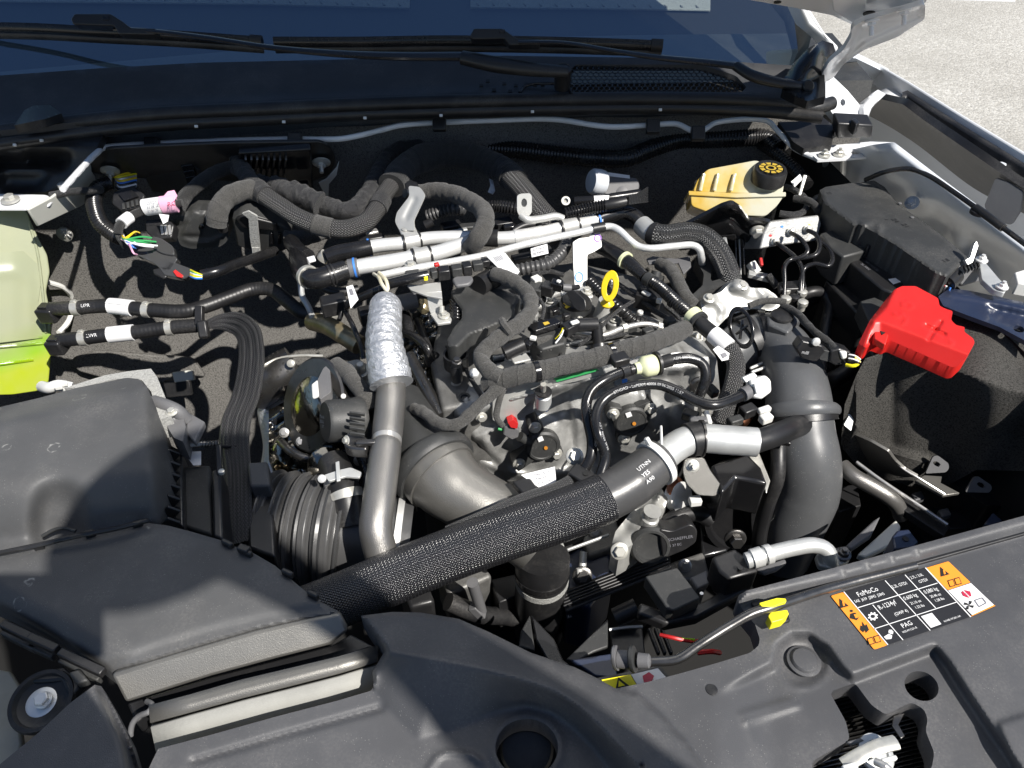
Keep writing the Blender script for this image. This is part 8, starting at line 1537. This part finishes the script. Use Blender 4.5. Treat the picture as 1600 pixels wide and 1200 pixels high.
for P, z_, m_ in [([(680, 880), (740, 860), (770, 900), (700, 930)], -.2, 'cast_dark'), ([(900, 820), (960, 800), (975, 850), (920, 870)], -.2, 'cast_dark'), ([(1040, 880), (1100, 860), (1110, 900), (1060, 910)], -.24, 'cast_dark'), ([(1090, 800), (1130, 790), (1140, 860), (1096, 870)], -.24, 'black_paint'), ([(620, 900), (660, 890), (680, 940), (640, 950)], -.18, 'plastic_black'), ([(1190, 760), (1220, 780), (1210, 850), (1186, 840)], -.26, 'cast_dark')]: slab('casting', P, zpl(z_), .08, m_, bevel=.005, seg=3)
for a, b, z_ in [(700, 890, -.195), (740, 884, -.195), (930, 830, -.195), (1070, 884, -.235), (1112, 830, -.235), (1200, 800, -.255)]: bolt((a, b, z_), TOCAM, 7, 'steel')
T('hidden_hose', 'black hose deep beside the radiator hose', 'hose', (780, 950, -.25)); tube('hose', [(700, 940, -.2), (750, 960, -.23), (800, 965, -.26), (850, 990, -.3)], 14, 'rubber', n=14)
# scuffs, clips and part gaps on the front cover
T('cover_clip', 'round black push clip on the front cover left of the raised ring', 'clip', (1110, 1075, .0)); lathe('clip', (1112, 1078, .0), Z, [(9, 0), (9, 1.6), (6, 2.4), (2, 2.4)], 'plastic_black', n=20)
CUR = None
# firewall clutter at the left: junction blocks, plugs, extra tape lumps
T('junction_block', 'black stepped junction block beside the white paper tag', 'junction block', (215, 315, .02))
JP = (pt(215, 312, .03), (TOCAM + Z * .4).normalized())
slab('block', [(176, 300), (208, 290), (226, 304), (222, 322), (190, 330), (174, 318)], JP, .02, 'plastic_black', rnd=3); slab('cover', [(184, 302), (206, 296), (216, 306), (194, 314)], JP, .006, 'plastic_gloss', h=.005, rnd=2)
for i in range(4): slab('rib', [(190 + i * 7, 318 - i * 2), (194 + i * 7, 317 - i * 2), (195 + i * 7, 326 - i * 2), (191 + i * 7, 327 - i * 2)], JP, .003, 'plastic_matte', h=.004, bevel=.0004)
T('relay_plug', 'black relay plug with silver contacts under the pink tag', 'plug', (262, 358, -.01))
RP2 = (pt(258, 356, .0), (TOCAM + Z * .2).normalized())
slab('body', [(226, 344), (262, 340), (272, 352), (268, 372), (240, 374), (228, 362)], RP2, .02, 'plastic_black', rnd=3)
for i in range(3): slab('contact', [(250 + i * 6, 352), (254 + i * 6, 351), (256 + i * 6, 366), (252 + i * 6, 367)], RP2, .002, 'steel', h=.002, bevel=0)
T('harness_joint', 'lump of shiny black tape where harnesses meet on the module plate', 'tape joint', (470, 308, .02))
jp = Path([(430, 292, .03), (452, 300, .034), (478, 308, .032), (500, 318, .026)]); sweep('tape', jp, px(jp, 17), 'vinyl_tape', n=16, wob=.14, step=.003)
T('module_connector', 'wide black connector row along the heat sink on the module plate', 'connector', (430, 290, .03))
for i in range(5): bar('plug', onp(384 + i * 20, 286, MPL, .03), onp(400 + i * 20, 285, MPL, .03), 18, 26, 'plastic_black', bevel=.002)
# firewall fasteners and mat seams
T('insulation_mat', 'pressed felt insulation pad on the lower firewall behind the hoses', 'insulation', pty(250, 560, 1.1))
slab('pad', roundpoly([(110, 560), (150, 548), (300, 560), (322, 590), (250, 600), (180, 596), (120, 580)], 8), (pty(220, 575, 1.09), Vector((.1, -.9, .4)).normalized()), .012, 'felt_wall', bevel=.004)
slab('white_bracket', [(268, 582), (300, 578), (304, 594), (272, 598)], (pty(286, 588, 1.06), Vector((.1, -.8, .6)).normalized()), .01, 'cream_paint'); slab('black_clip', [(254, 596), (296, 594), (300, 618), (260, 622)], (pty(278, 606, 1.05), Vector((.1, -.9, .4)).normalized()), .01, 'plastic_black')
CUR = None
